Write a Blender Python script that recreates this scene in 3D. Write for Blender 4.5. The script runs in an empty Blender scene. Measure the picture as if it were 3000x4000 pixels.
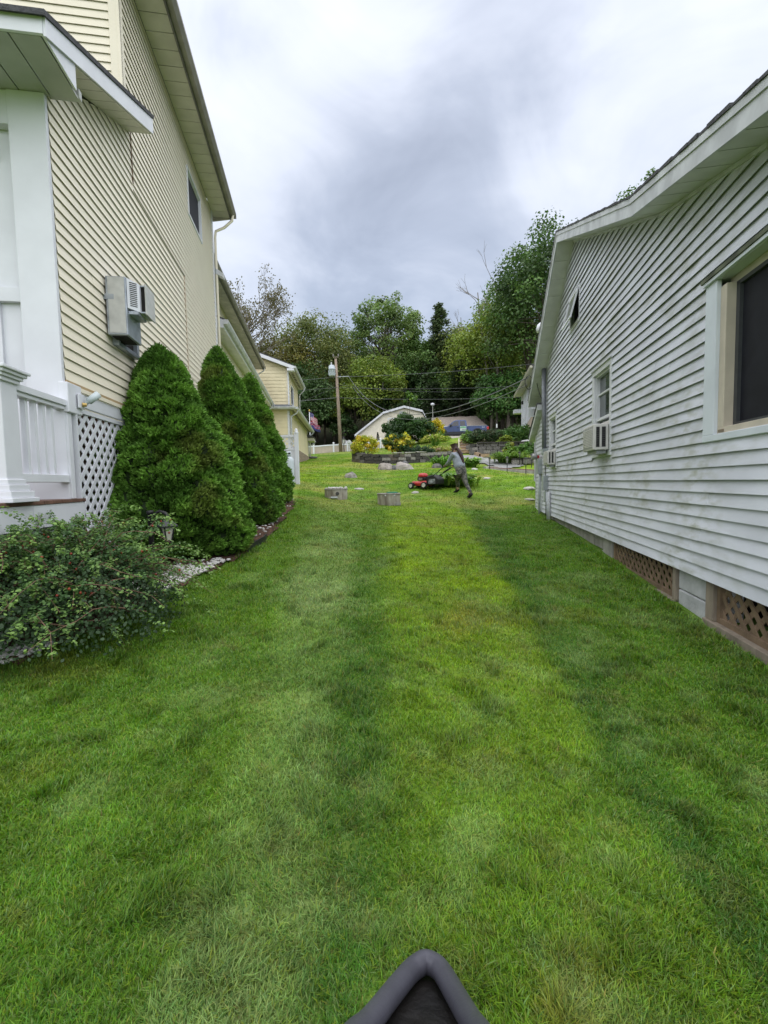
import bpy, math, random
import numpy as np
from mathutils import Vector, Matrix
R_ = math.radians
random.seed(7)
rng = np.random.default_rng(11)
sc = bpy.context.scene
COL = sc.collection

# ------------------------------------------------------------------ camera
EYE = Vector((0, 0, 1.3))
pitch = math.atan(115 / 1770); roll = .02
Fw = Vector((0, math.cos(pitch), -math.sin(pitch)))
U0 = Vector((0, math.sin(pitch), math.cos(pitch))); R0 = Vector((1, 0, 0))
Rt = R0 * math.cos(roll) - U0 * math.sin(roll)
Up = U0 * math.cos(roll) + R0 * math.sin(roll)
cam = bpy.data.cameras.new('camera')
cam.sensor_fit = 'VERTICAL'; cam.sensor_height = 36; cam.lens = 36 * 1770 / 4000
cam.clip_start = .05; cam.clip_end = 3000
co = bpy.data.objects.new('camera', cam); COL.objects.link(co)
mw = Matrix.Identity(4)
for i in range(3):
    mw[i][0] = Rt[i]; mw[i][1] = Up[i]; mw[i][2] = -Fw[i]; mw[i][3] = EYE[i]
co.matrix_world = mw
sc.camera = co

# ------------------------------------------------------------------ world: overcast sky over a Nishita base
SUN_EL, SUN_AZ = R_(76), R_(190)          # azimuth clockwise from +Y: behind the camera
world = bpy.data.worlds.new('World'); sc.world = world; world.use_nodes = True
nt = world.node_tree; nt.nodes.clear()
def wn(t, **k):
    n = nt.nodes.new(t)
    for a, b in k.items(): setattr(n, a, b)
    return n
out = wn('ShaderNodeOutputWorld')
sky = wn('ShaderNodeTexSky'); sky.sky_type = 'NISHITA'; sky.sun_disc = False
sky.sun_elevation = SUN_EL; sky.sun_rotation = SUN_AZ; sky.altitude = 200; sky.air_density = 1; sky.dust_density = 1.5
bg1 = wn('ShaderNodeBackground'); bg1.inputs[1].default_value = .05
nt.links.new(sky.outputs[0], bg1.inputs[0])
tc = wn('ShaderNodeTexCoord')
sep = wn('ShaderNodeSeparateXYZ'); nt.links.new(tc.outputs['Generated'], sep.inputs[0])
def math_(op, a, b=None, clamp=False):
    n = wn('ShaderNodeMath', operation=op); n.use_clamp = clamp
    for i, v in enumerate((a, b)):
        if v is None: continue
        if isinstance(v, (int, float)): n.inputs[i].default_value = v
        else: nt.links.new(v, n.inputs[i])
    return n.outputs[0]
zc = math_('MAXIMUM', sep.outputs[2], 0.0)
den = math_('ADD', zc, .38)
cx = math_('DIVIDE', sep.outputs[0], den); cy = math_('DIVIDE', sep.outputs[1], den)
comb = wn('ShaderNodeCombineXYZ'); nt.links.new(cx, comb.inputs[0]); nt.links.new(cy, comb.inputs[1]); comb.inputs[2].default_value = 3.7
def noise(scale, detail, rough, off, dist=.4):
    m = wn('ShaderNodeMapping'); m.inputs['Location'].default_value = off
    nt.links.new(comb.outputs[0], m.inputs[0])
    n = wn('ShaderNodeTexNoise'); n.inputs['Scale'].default_value = scale; n.inputs['Detail'].default_value = detail
    n.inputs['Roughness'].default_value = rough; n.inputs['Distortion'].default_value = dist
    nt.links.new(m.outputs[0], n.inputs['Vector']); return n.outputs[0]
n1 = noise(1.15, 6, .52, (3.1, 1.7, 0)); n2 = noise(3.0, 5, .55, (8.3, .4, 2), .6)
cl = math_('ADD', math_('MULTIPLY', n1, .62), math_('MULTIPLY', n2, .38))
cl = math_('ADD', math_('MULTIPLY', math_('SUBTRACT', cl, .5), 2.3), .53)
def lobe(v, c, k, amp):
    """soft cloud mass round a direction c: amp * exp(k (d.c - 1))"""
    vm = wn('ShaderNodeVectorMath', operation='DOT_PRODUCT'); nt.links.new(tc.outputs['Generated'], vm.inputs[0])
    vm.inputs[1].default_value = Vector(c).normalized()
    ex = math_('EXPONENT', math_('MULTIPLY', math_('SUBTRACT', vm.outputs['Value'], 1.0), k))
    return math_('ADD', v, math_('MULTIPLY', ex, amp))
for c_, k_, a_ in (((.15, 1, .76), 55, -.22), ((.30, 1, .86), 80, -.18), ((-.05, 1, .60), 80, -.18), ((-.14, 1, .50), 120, -.12), ((-.35, 1, 1.08), 90, -.12), ((.36, 1, .50), 50, -.10), ((.10, 1, .45), 60, -.05),
                   ((.44, 1, .69), 320, .26), ((-.18, 1, .90), 60, .14), ((.06, 1, 1.00), 90, .10), ((-.28, 1, .62), 90, .08), ((.55, 1, 1.0), 60, .08)):
    cl = lobe(cl, c_, k_, a_)             # cloud masses (negative) and breaks (positive) as they stand in the sky
cr = wn('ShaderNodeValToRGB'); nt.links.new(cl, cr.inputs[0])
el = cr.color_ramp.elements
el[0].position = .12; el[0].color = (.35, .35, .36, 1)
el[1].position = .84; el[1].color = (1.0, .99, .98, 1)
e2 = el.new(.34); e2.color = (.52, .53, .56, 1)
e3 = el.new(.58); e3.color = (.80, .805, .83, 1)
# standard overcast luminance: (1 + 2 sin elevation) / 3, three times brighter overhead than at the horizon
cie = math_('MULTIPLY', math_('ADD', math_('MULTIPLY', zc, 2.0), 1.0), .333)
bg2 = wn('ShaderNodeBackground'); nt.links.new(math_('MULTIPLY', cie, .66), bg2.inputs[1])
nt.links.new(cr.outputs[0], bg2.inputs[0])
add = wn('ShaderNodeAddShader'); nt.links.new(bg1.outputs[0], add.inputs[0]); nt.links.new(bg2.outputs[0], add.inputs[1])
nt.links.new(add.outputs[0], out.inputs[0])

sun = bpy.data.lights.new('sun', 'SUN'); sun.energy = 1.5; sun.angle = R_(140); sun.color = (1, .97, .92)
so = bpy.data.objects.new('sun', sun); COL.objects.link(so)
sd = Vector((math.sin(SUN_AZ) * math.cos(SUN_EL), math.cos(SUN_AZ) * math.cos(SUN_EL), math.sin(SUN_EL)))
so.rotation_euler = sd.to_track_quat('Z', 'Y').to_euler()

sc.view_settings.view_transform = 'Standard'; sc.view_settings.look = 'None'
sc.view_settings.exposure = .92; sc.view_settings.gamma = 1; sc.view_settings.use_curve_mapping = False
sc.render.engine = 'CYCLES'; sc.cycles.max_bounces = 6; sc.cycles.diffuse_bounces = 2
sc.cycles.transparent_max_bounces = 6; sc.cycles.use_denoising = True

# ------------------------------------------------------------------ helpers
def setp(b, **k):
    for n, v in k.items():
        b.inputs[n].default_value = v
_mats = {}
def mat(name, col, rough=.6, var=.12, scale=6, bump=0., bscale=40, metal=0., spec=.35, col2=None, detail=4, lo=.35, hi=.65, stretch=None, trans=0.):
    """Principled material: base colour mottled between col and col2 by object-space noise, optional fine bump."""
    if name in _mats: return _mats[name]
    m = bpy.data.materials.new(name); m.use_nodes = True; t = m.node_tree; b = t.nodes['Principled BSDF']
    setp(b, Roughness=rough, Metallic=metal); b.inputs['Specular IOR Level'].default_value = spec
    tcn = t.nodes.new('ShaderNodeTexCoord'); vec = tcn.outputs['Object']
    if stretch:
        mp = t.nodes.new('ShaderNodeMapping'); mp.inputs['Scale'].default_value = stretch
        t.links.new(vec, mp.inputs[0]); vec = mp.outputs[0]
    n = t.nodes.new('ShaderNodeTexNoise'); n.inputs['Scale'].default_value = scale; n.inputs['Detail'].default_value = detail
    t.links.new(vec, n.inputs['Vector'])
    r = t.nodes.new('ShaderNodeValToRGB'); t.links.new(n.outputs[0], r.inputs[0])
    c2 = col2 or tuple(max(0, c * (1 - 2 * var)) for c in col)
    r.color_ramp.elements[0].position = lo; r.color_ramp.elements[1].position = hi
    r.color_ramp.elements[0].color = (*c2, 1); r.color_ramp.elements[1].color = (*col, 1)
    t.links.new(r.outputs[0], b.inputs['Base Color'])
    if bump:
        n2_ = t.nodes.new('ShaderNodeTexNoise'); n2_.inputs['Scale'].default_value = bscale; n2_.inputs['Detail'].default_value = 5
        t.links.new(vec, n2_.inputs['Vector'])
        bp = t.nodes.new('ShaderNodeBump'); bp.inputs['Strength'].default_value = bump; bp.inputs['Distance'].default_value = .02
        t.links.new(n2_.outputs[0], bp.inputs['Height']); t.links.new(bp.outputs[0], b.inputs['Normal'])
    _mats[name] = m; return m
def attr_mat(name, rough=.55, spec=.25, trans=.35, gain=1.0):
    """leaf / blade material: colour from the vertex attribute 'col', partly translucent"""
    if name in _mats: return _mats[name]
    m = bpy.data.materials.new(name); m.use_nodes = True; t = m.node_tree; b = t.nodes['Principled BSDF']
    setp(b, Roughness=rough); b.inputs['Specular IOR Level'].default_value = spec
    a = t.nodes.new('ShaderNodeAttribute'); a.attribute_name = 'col'
    t.links.new(a.outputs['Color'], b.inputs['Base Color'])
    if trans:
        tr = t.nodes.new('ShaderNodeBsdfTranslucent'); mx = t.nodes.new('ShaderNodeMixShader'); mx.inputs[0].default_value = trans
        hs = t.nodes.new('ShaderNodeHueSaturation'); hs.inputs['Saturation'].default_value = 1.1; hs.inputs['Value'].default_value = 1.25
        t.links.new(a.outputs['Color'], hs.inputs['Color']); t.links.new(hs.outputs[0], tr.inputs[0])
        o = t.nodes['Material Output']; t.links.new(b.outputs[0], mx.inputs[1]); t.links.new(tr.outputs[0], mx.inputs[2]); t.links.new(mx.outputs[0], o.inputs[0])
    _mats[name] = m; return m
def glass_mat(name, col, rough=.06, var=.2, scale=3):
    return mat(name, col, rough=rough, var=var, scale=scale, spec=.8)

_org = {}
def org(o): return _org[o.name] if o else Vector((0, 0, 0))
def tag(o, label=None, cat=None, group=None, kind=None):
    if label: o['label'] = label
    if cat: o['category'] = cat
    if group: o['group'] = group
    if kind: o['kind'] = kind
    return o
def thing(name, label, cat, loc=(0, 0, 0), group=None):
    o = bpy.data.objects.new(name, None); COL.objects.link(o); o.location = loc; o.empty_display_size = .1
    _org[o.name] = Vector(loc); return tag(o, label, cat, group)
def link(name, me, m, parent=None, at=None):
    o = bpy.data.objects.new(name, me); COL.objects.link(o)
    if m is not None and not me.materials:
        for q in (m if isinstance(m, (list, tuple)) else [m]): me.materials.append(q)
    if parent: o.parent = parent; _org[o.name] = org(parent)
    else: _org[o.name] = Vector((0, 0, 0))
    return o
class Fr:
    """local frame: (u,w,z) -> world"""
    def __init__(s, P=(0, 0, 0), D=(1, 0), sgn=1, off=0.):
        D = Vector((D[0], D[1], 0)).normalized(); n = Vector((D.y, -D.x, 0)) * sgn
        s.O = Vector(P if len(P) == 3 else (P[0], P[1], 0)) + n * off; s.D = D; s.n = n
    def __call__(s, u, w, z): return s.O + s.D * u + s.n * w + Vector((0, 0, z))
class MB:
    def __init__(s, fr=None): s.v = []; s.f = []; s.mi = []; s.fr = fr; s.m = 0
    def P(s, p):
        if s.fr: return tuple(s.fr(*p))
        return tuple(p)
    def add(s, pts, faces):
        k = len(s.v); s.v += [s.P(p) for p in pts]
        for f in faces: s.f.append([k + i for i in f]); s.mi.append(s.m)
        return s
    def box(s, a0, a1, b0, b1, c0, c1):
        return s.add([(a0, b0, c0), (a1, b0, c0), (a1, b1, c0), (a0, b1, c0), (a0, b0, c1), (a1, b0, c1), (a1, b1, c1), (a0, b1, c1)],
                     [(0, 3, 2, 1), (4, 5, 6, 7), (0, 1, 5, 4), (1, 2, 6, 5), (2, 3, 7, 6), (3, 0, 4, 7)])
    def hexa(s, b4, t4): return s.add(list(b4) + list(t4), [(0, 3, 2, 1), (4, 5, 6, 7), (0, 1, 5, 4), (1, 2, 6, 5), (2, 3, 7, 6), (3, 0, 4, 7)])
    def prism(s, pa, pb):
        n = len(pa)
        return s.add(list(pa) + list(pb), [tuple(range(n))[::-1], tuple(range(n, 2 * n))] + [(i, (i + 1) % n, n + (i + 1) % n, n + i) for i in range(n)])
    def tube(s, pts, rad, n=8, caps=True):
        pts = [Vector(s.P(p)) for p in pts]; fr = s.fr; s.fr = None
        if not isinstance(rad, (list, tuple)): rad = [rad] * len(pts)
        vs = []; up = None
        for i, p in enumerate(pts):
            t = (pts[min(i + 1, len(pts) - 1)] - pts[max(i - 1, 0)]).normalized()
            if up is None: up = Vector((0, 0, 1)) if abs(t.z) < .9 else Vector((1, 0, 0))
            a = t.cross(up).normalized(); b = a.cross(t).normalized(); up = b
            for k in range(n):
                q = 2 * math.pi * k / n; vs.append(tuple(p + (a * math.cos(q) + b * math.sin(q)) * rad[i]))
        fs = []
        for i in range(len(pts) - 1):
            for k in range(n):
                fs.append((i * n + k, i * n + (k + 1) % n, (i + 1) * n + (k + 1) % n, (i + 1) * n + k))
        if caps: fs += [tuple(range(n))[::-1], tuple(range((len(pts) - 1) * n, len(pts) * n))]
        s.add(vs, fs); s.fr = fr; return s
    def lathe(s, c, prof, n=16, ax='z', caps=True):
        """prof: list of (r, h) about axis through c"""
        vs = []
        for r, h in prof:
            for k in range(n):
                q = 2 * math.pi * k / n; a, b = r * math.cos(q), r * math.sin(q)
                d = {'z': (a, b, h), 'x': (h, a, b), 'y': (a, h, b)}[ax]
                vs.append((c[0] + d[0], c[1] + d[1], c[2] + d[2]))
        fs = []
        for i in range(len(prof) - 1):
            for k in range(n): fs.append((i * n + k, i * n + (k + 1) % n, (i + 1) * n + (k + 1) % n, (i + 1) * n + k))
        if caps: fs += [tuple(range(n))[::-1], tuple(range((len(prof) - 1) * n, len(prof) * n))]
        return s.add(vs, fs)
    def build(s, name, m, parent=None, smooth=False, bevel=0., kind=None, label=None, sub=0):
        o0 = org(parent); me = bpy.data.meshes.new(name)
        me.from_pydata([(x - o0.x, y - o0.y, z - o0.z) for x, y, z in s.v], [], s.f)
        ob = link(name, me, m, parent)
        if max(s.mi or [0]) > 0: me.polygons.foreach_set('material_index', s.mi)
        if smooth: me.polygons.foreach_set('use_smooth', [True] * len(me.polygons))
        if bevel:
            b = ob.modifiers.new('bevel', 'BEVEL'); b.width = bevel; b.segments = 2; b.limit_method = 'ANGLE'
        if sub:
            q = ob.modifiers.new('sub', 'SUBSURF'); q.levels = q.render_levels = sub
        return tag(ob, label, kind=kind)
def poly_mesh(name, V, cols=None, parent=None, m=None, smooth=False):
    """V: (n,k,3) numpy array of k-gons in world coords, cols (n,3) -> mesh object"""
    n, k, _ = V.shape; o0 = np.array(org(parent)); me = bpy.data.meshes.new(name)
    me.vertices.add(n * k); me.vertices.foreach_set('co', (V.reshape(-1, 3) - o0).astype(np.float32).ravel())
    me.loops.add(n * k); me.loops.foreach_set('vertex_index', np.arange(n * k, dtype=np.int32))
    me.polygons.add(n); me.polygons.foreach_set('loop_start', np.arange(n, dtype=np.int32) * k)
    me.polygons.foreach_set('loop_total', np.full(n, k, np.int32))
    me.update(calc_edges=True)
    if cols is not None: put_cols(me, np.repeat(cols, k, axis=0))
    o = link(name, me, m, parent)
    if smooth: me.polygons.foreach_set('use_smooth', np.ones(n, bool))
    return o
def put_cols(me, c):
    a = me.attributes.new('col', 'FLOAT_COLOR', 'POINT')
    a.data.foreach_set('color', np.concatenate([c, np.ones((len(c), 1))], 1).astype(np.float32).ravel())
# numpy value noise
_lat = np.random.default_rng(3).random((32, 32, 32))
def vnoise(p, scale=1., octaves=3):
    p = np.asarray(p, float) * scale; tot = 0; amp = 1; nrm = 0
    for o in range(octaves):
        i = np.floor(p).astype(int); f = p - i; f = f * f * (3 - 2 * f); i &= 31; j = (i + 1) & 31
        x0, y0, z0 = i.T; x1, y1, z1 = j.T; fx, fy, fz = f.T
        L = _lat
        c = ((L[x0, y0, z0] * (1 - fx) + L[x1, y0, z0] * fx) * (1 - fy) + (L[x0, y1, z0] * (1 - fx) + L[x1, y1, z0] * fx) * fy) * (1 - fz) + \
            ((L[x0, y0, z1] * (1 - fx) + L[x1, y0, z1] * fx) * (1 - fy) + (L[x0, y1, z1] * (1 - fx) + L[x1, y1, z1] * fx) * fy) * fz
        tot = tot + c * amp; nrm += amp; amp *= .5; p = p * 2.03 + 11.7
    return tot / nrm
def n2(x, y, scale=1., o=3, z=.5): return vnoise(np.stack([.82 * x - .57 * y + 40, .57 * x + .82 * y + 40, z + .31 * x + .23 * y], 1), scale, o)
def unit(v): return v / (np.linalg.norm(v, axis=-1, keepdims=True) + 1e-9)
def rdir(n): return unit(rng.normal(size=(n, 3)))

# ------------------------------------------------------------------ terrain
CP = np.array([(0, 0, 0), (-2, 0, .08), (2, 0, -.05), (-3.5, -3, .1), (3.5, -3, -.1), (2.57, 3, .02), (2.75, 3.84, .05), (3.2, 6.35, .16), (3.81, 9.6, .28), (4.45, 13.1, .43),
    (-2.8, 6.1, .42), (-2.64, 8.6, .60), (-2.6, 11.2, .86), (-2.1, 4.5, .24), (-2.3, 3.2, .13), (-2.94, 15.6, 1.32), (-1.5, 14.3, .83), (.15, 13.3, .66),
    (0, 6.3, .25), (0, 3, .09), (0, 9.6, .42), (2.6, 14.6, .83), (1.3, 16.2, 1.09), (-1.34, 19, 1.55), (.56, 23, 1.95), (1.85, 23, 1.95), (-1.6, 26.6, 2.55), (-.2, 25.3, 2.32),
    (3.2, 26.6, 2.46), (4.3, 21, 1.80), (4.1, 18, 1.37), (5.4, 16.5, 1.15), (7, 14, .9), (5.85, 28.6, 2.80), (9.5, 28.6, 2.85), (-5.5, 30, 2.75), (-6, 36.6, 3.3), (-3.85, 42, 4.2), (-7, 43, 4.08),
    (-2.4, 43, 4.25), (5.4, 30, 3.1), (5.8, 32, 3.55), (6.2, 34, 4.25), (5.3, 45.5, 5.42), (10, 45.5, 5.48), (10, 52, 5.8), (5, 52, 5.75), (2, 38, 4.35), (0, 34, 3.5), (7, 22, 1.65), (5.5, 24.5, 2.1), (8, 25, 2.3),
    (-5.5, 12, 1.2), (-6, 6, .6), (-6, 20, 1.9), (7, 6, .2), (8, 10, .5), (13, 20, 1.8), (13, 32, 4.4), (14, 45, 5.6), (-12, 30, 2.9), (-13, 43, 4.1), (-12, 10, .9), (13, 5, .1),
    (0, 62, 5.6), (10, 62, 6.2), (-10, 62, 4.8), (10.5, 36, 4.9), (-12, 55, 4.5), (-3, 52, 4.7)])
def _tps(r2): return np.where(r2 > 0, .5 * r2 * np.log(r2 + 1e-12), 0)
_n = len(CP); _K = _tps(((CP[:, None, :2] - CP[None, :, :2]) ** 2).sum(-1)) + np.eye(_n) * .25
_P = np.c_[np.ones(_n), CP[:, :2]]
_A = np.block([[_K, _P], [_P.T, np.zeros((3, 3))]])
_w = np.linalg.solve(_A, np.r_[CP[:, 2], 0, 0, 0])
def ZN(x, y):
    x = np.asarray(x, float).ravel(); y = np.asarray(y, float).ravel()
    xc = np.clip(x, -13, 15); yc = np.clip(y, -3, 62); z = np.empty_like(x)
    for a in range(0, len(x), 20000):
        s = slice(a, a + 20000)
        k = _tps((xc[s, None] - CP[None, :, 0]) ** 2 + (yc[s, None] - CP[None, :, 1]) ** 2)
        z[s] = k @ _w[:_n] + _w[_n] + _w[_n + 1] * xc[s] + _w[_n + 2] * yc[s]
    far = np.clip(y - 62, 0, None)
    return z + np.minimum(far * .36, 26) - np.clip(-3 - y, 0, 40) * .04 + np.clip(x - 15, 0, 60) * .05 * np.clip(y / 60, 0, 1)
def Z(x, y): return float(ZN([x], [y])[0])

# wall frames measured from the photograph
LP, LD = (-3.04, 4.34), (-.158, .9874)       # cream house, side wall: u = 0 at the porch corner
RP, RD = (2.58, 3.05), (.183, .983)          # grey house, side wall
WP, WD = (-4.27, 12.05), (-.1416, .99)       # cream house, rear wing
GD = (-.075, 1.)                             # cream garage

# lawn edge on the left (bed side) and right
_le = np.array([(-4, -4), (0, -3.5), (2.6, -2.62), (3.2, -2.38), (4.0, -2.2), (4.7, -2.12), (5.6, -1.95), (7, -1.86), (8.6, -2.0), (10.5, -2.12), (12, -2.35), (15.6, -2.9), (18, -3.4), (25, -4.9), (36, -5.9), (43, -9), (60, -12)])
def lawn_l(y): return np.interp(y, _le[:, 0], _le[:, 1])
def lawn_r(y): return np.where(y < 13.2, 2.54 + .186 * (y - 3.05), 12.)

# lawn colour field (mown strips fanning up the slope, dry patches, clover): used by the soil sheet and the blades
def lawn_col(x, y):
    a = n2(x, y, .55, 4, .3); b = n2(x, y, 1.9, 3, 5.2); c = n2(x, y, .9, 4, 9.1); d = n2(x, y, .23, 3, 14.); f = n2(x, y, 6., 2, 21.)
    base = np.array([.140, .275, .020]); lush = np.array([.092, .220, .022]); dry = np.array([.33, .245, .060]); pale = np.array([.26, .37, .13]); yel = np.array([.225, .365, .020]); deep = np.array([.066, .170, .022])
    mix = lambda p, q, t: p * (1 - t)[:, None] + q * t[:, None]
    st = lambda lo, hi, v: np.clip((v - lo) / (hi - lo), 0, 1) ** 2 * (3 - 2 * np.clip((v - lo) / (hi - lo), 0, 1))
    o = np.tile(base, (len(x), 1)); o = mix(o, lush, st(.40, .68, a) * .8)
    s = (x - .042 * y) / (1 + .3 * np.minimum(np.maximum(y, 0), 12)) + .10 * (n2(x, y, .7, 3, 3.) - .5) + .07 * (f - .5) + .05 * (b - .5)
    band = lambda lo, hi, e: st(lo - e, lo + e, s) * (1 - st(hi - e, hi + e, s))
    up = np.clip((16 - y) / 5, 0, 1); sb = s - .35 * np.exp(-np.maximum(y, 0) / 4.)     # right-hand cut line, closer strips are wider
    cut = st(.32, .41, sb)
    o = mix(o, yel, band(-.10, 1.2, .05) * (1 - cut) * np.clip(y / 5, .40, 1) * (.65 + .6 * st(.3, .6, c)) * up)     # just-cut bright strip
    o = mix(o, deep, cut * (1 - st(.44, .62, sb)) * (.70 + .5 * f) * up)                                              # darker green grass along the cut line
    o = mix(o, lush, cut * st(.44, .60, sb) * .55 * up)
    o = mix(o, deep, band(-.24, -.06, .05) * (.55 + .5 * f) * np.clip(1.2 - y / 12, 0, 1))
    o = mix(o, pale, band(-.50, -.23, .045) * (.35 + .65 * st(.32, .58, c)) * np.clip(1.15 - y / 16, 0, 1))
    o = mix(o, deep, band(-.74, -.54, .05) * (.15 + .6 * f) * np.clip(1.1 - y / 10, 0, 1))
    o = mix(o, lush, band(-1.6, -.74, .05) * (.25 + .4 * f) * up)
    o = mix(o, dry, st(.50, .70, b) * .45 * np.exp(-((s - .24) / .16) ** 2) * (1 - cut) * np.clip(1.2 - y / 9, 0, 1))
    o = mix(o, dry, st(.60, .78, b * .8 + d * .2) * .26)
    o = mix(o, pale, st(.62, .80, c) * .30)
    o = mix(o, yel * 1.05, st(.42, .66, d * .6 + a * .4) * np.clip((y - 10) / 6, 0, .8))
    o = mix(o, (dry + pale) * .55, st(.46, .66, n2(x, y, .8, 3, 71.)) * np.clip((y - 9) / 6, 0, .60))
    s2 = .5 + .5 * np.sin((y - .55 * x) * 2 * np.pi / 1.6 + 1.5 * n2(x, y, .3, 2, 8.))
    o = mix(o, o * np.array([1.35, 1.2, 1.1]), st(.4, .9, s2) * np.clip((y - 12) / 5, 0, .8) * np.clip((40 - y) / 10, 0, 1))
    g = n2(x, y, 17., 2, 33.); t = n2(x, y, 3.6, 3, 41.)
    o = mix(o, lush * .8, st(.60, .70, t) * .45); o = mix(o, pale, st(.62, .74, n2(x, y, 4.5, 2, 52.)) * .40); o = mix(o, np.tile(np.array([.21, .18, .07]), (len(x), 1)), st(.66, .78, n2(x, y, 8., 2, 63.)) * .32)
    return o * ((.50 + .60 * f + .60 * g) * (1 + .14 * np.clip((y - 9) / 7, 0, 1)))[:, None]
# ------------------------------------------------------------------ materials
cream = mat('cream_vinyl', (.89, .82, .665), .5, .05, 2.5, .03, 60, col2=(.86, .79, .635))
cream_g = mat('cream_clapboard', (.84, .74, .50), .55, .05, 2)
white = mat('white_vinyl', (.74, .755, .80), .42, .04, 3)
white_old = mat('white_weathered', (.62, .64, .66), .5, .14, 5)
almond = mat('almond_gutter', (.52, .49, .42), .45, .12, 5)
greyroof = mat('asphalt_shingle', (.10, .10, .11), .9, .25, 30, .5, 120)
dark = mat('dark_void', (.022, .020, .018), .9, .2, 4)
screen = mat('dark_window_screen', (.016, .017, .024), .6, .15, 8, spec=.2)
pane_m = glass_mat('window_glass', (.10, .125, .13), .05, .35, 2.5)
bluegrey = mat('pale_window_trim', (.67, .72, .78), .45, .05, 3)
beige_frame = mat('beige_window_frame', (.58, .52, .42), .5, .08, 5)
galv = mat('galvanised_sheet', (.46, .50, .55), .42, .16, 7, .05, 30, metal=.55, col2=(.30, .33, .37))
galv_l = mat('pale_painted_sheet', (.60, .60, .58), .45, .10, 9)
blackp = mat('black_plastic', (.018, .018, .02), .45, .1, 8)
conc = mat('old_concrete', (.40, .385, .36), .85, .16, 5, .35, 60)
def grime_mat():
    """pale grey-blue siding with chalky wear and blotchy green-brown mildew"""
    m = mat('grey_vinyl', (.665, .688, .755), .5, .07, 1.6, .03, 60, stretch=(1, 1, 2))
    t = m.node_tree; b = t.nodes['Principled BSDF']; src = b.inputs['Base Color'].links[0].from_socket
    tcn = t.nodes.new('ShaderNodeTexCoord')
    def nz(sc_, st, det, lo, hi):
        mp = t.nodes.new('ShaderNodeMapping'); mp.inputs['Scale'].default_value = st; t.links.new(tcn.outputs['Object'], mp.inputs[0])
        n = t.nodes.new('ShaderNodeTexNoise'); n.inputs['Scale'].default_value = sc_; n.inputs['Detail'].default_value = det; t.links.new(mp.outputs[0], n.inputs['Vector'])
        r = t.nodes.new('ShaderNodeMapRange'); r.inputs[1].default_value = lo; r.inputs[2].default_value = hi; t.links.new(n.outputs[0], r.inputs[0]); return r.outputs[0]
    f1 = nz(1.1, (1, 1, 1.6), 6, .44, .70); f2 = nz(5, (1, 1, 3), 5, .42, .68)
    mu = t.nodes.new('ShaderNodeMath'); mu.operation = 'MULTIPLY'; t.links.new(f1, mu.inputs[0]); t.links.new(f2, mu.inputs[1])
    m2 = t.nodes.new('ShaderNodeMath'); m2.operation = 'MULTIPLY'; t.links.new(mu.outputs[0], m2.inputs[0]); m2.inputs[1].default_value = 1.0; m2.use_clamp = True
    mx = t.nodes.new('ShaderNodeMix'); mx.data_type = 'RGBA'; t.links.new(m2.outputs[0], mx.inputs[0]); t.links.new(src, mx.inputs[6]); mx.inputs[7].default_value = (.33, .345, .27, 1)
    t.links.new(mx.outputs[2], b.inputs['Base Color']); return m
grey_v = grime_mat()
soil = attr_mat('lawn_soil', .9, .1, 0)
blade_m = attr_mat('grass_blade', .5, .3, .35)
leaf_m = attr_mat('leaf', .5, .3, .30)
needle_m = attr_mat('spruce_needle', .6, .2, .15)
bark = mat('bark', (.16, .135, .11), .9, .25, 6, .6, 25, stretch=(1, 1, .25))
oldwood = mat('weathered_wood', (.29, .245, .19), .8, .22, 6, .3, 30, stretch=(1, 1, .4))
brownwood = mat('brown_lattice_wood', (.235, .165, .105), .8, .2, 8, .2, 40)
polewood = mat('pole_wood', (.36, .29, .23), .85, .25, 5, .4, 20, stretch=(6, 6, .3), col2=(.16, .115, .085))

# ------------------------------------------------------------------ ground sheet
def axis(a, b, step, far0, far1):
    c = list(np.arange(a, b + 1e-6, step)); s = step; x = b
    while x < far1: s *= 1.35; x += s; c.append(min(x, far1))
    s = step; x = a; pre = []
    while x > far0: s *= 1.35; x -= s; pre.append(max(x, far0))
    return np.array(pre[::-1] + c)
xs = axis(-8, 13, .25, -600, 600); ys = axis(-1, 50, .25, -200, 900)
gx, gy = np.meshgrid(xs, ys); fx, fy = gx.ravel(), gy.ravel()
gz = ZN(fx, fy) + .02 * (n2(fx, fy, 1.3, 3) - .5) * np.exp(-np.abs(fy) / 30)
nx, ny = len(xs), len(ys)
idx = np.arange(nx * ny).reshape(ny, nx)
quads = np.stack([idx[:-1, :-1], idx[:-1, 1:], idx[1:, 1:], idx[1:, :-1]], -1).reshape(-1, 4)
me = bpy.data.meshes.new('ground'); me.from_pydata(np.stack([fx, fy, gz], 1).tolist(), [], quads.tolist())
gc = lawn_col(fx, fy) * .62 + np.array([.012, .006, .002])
wood = np.clip((fy - 50) / 6, 0, 1) + np.clip((np.abs(fx) - 16) / 6, 0, 1); wood = np.clip(wood, 0, 1)[:, None]
gc = gc * (1 - wood) + np.array([.055, .06, .025]) * wood
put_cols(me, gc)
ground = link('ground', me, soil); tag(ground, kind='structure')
me.polygons.foreach_set('use_smooth', [True] * len(me.polygons))

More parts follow.
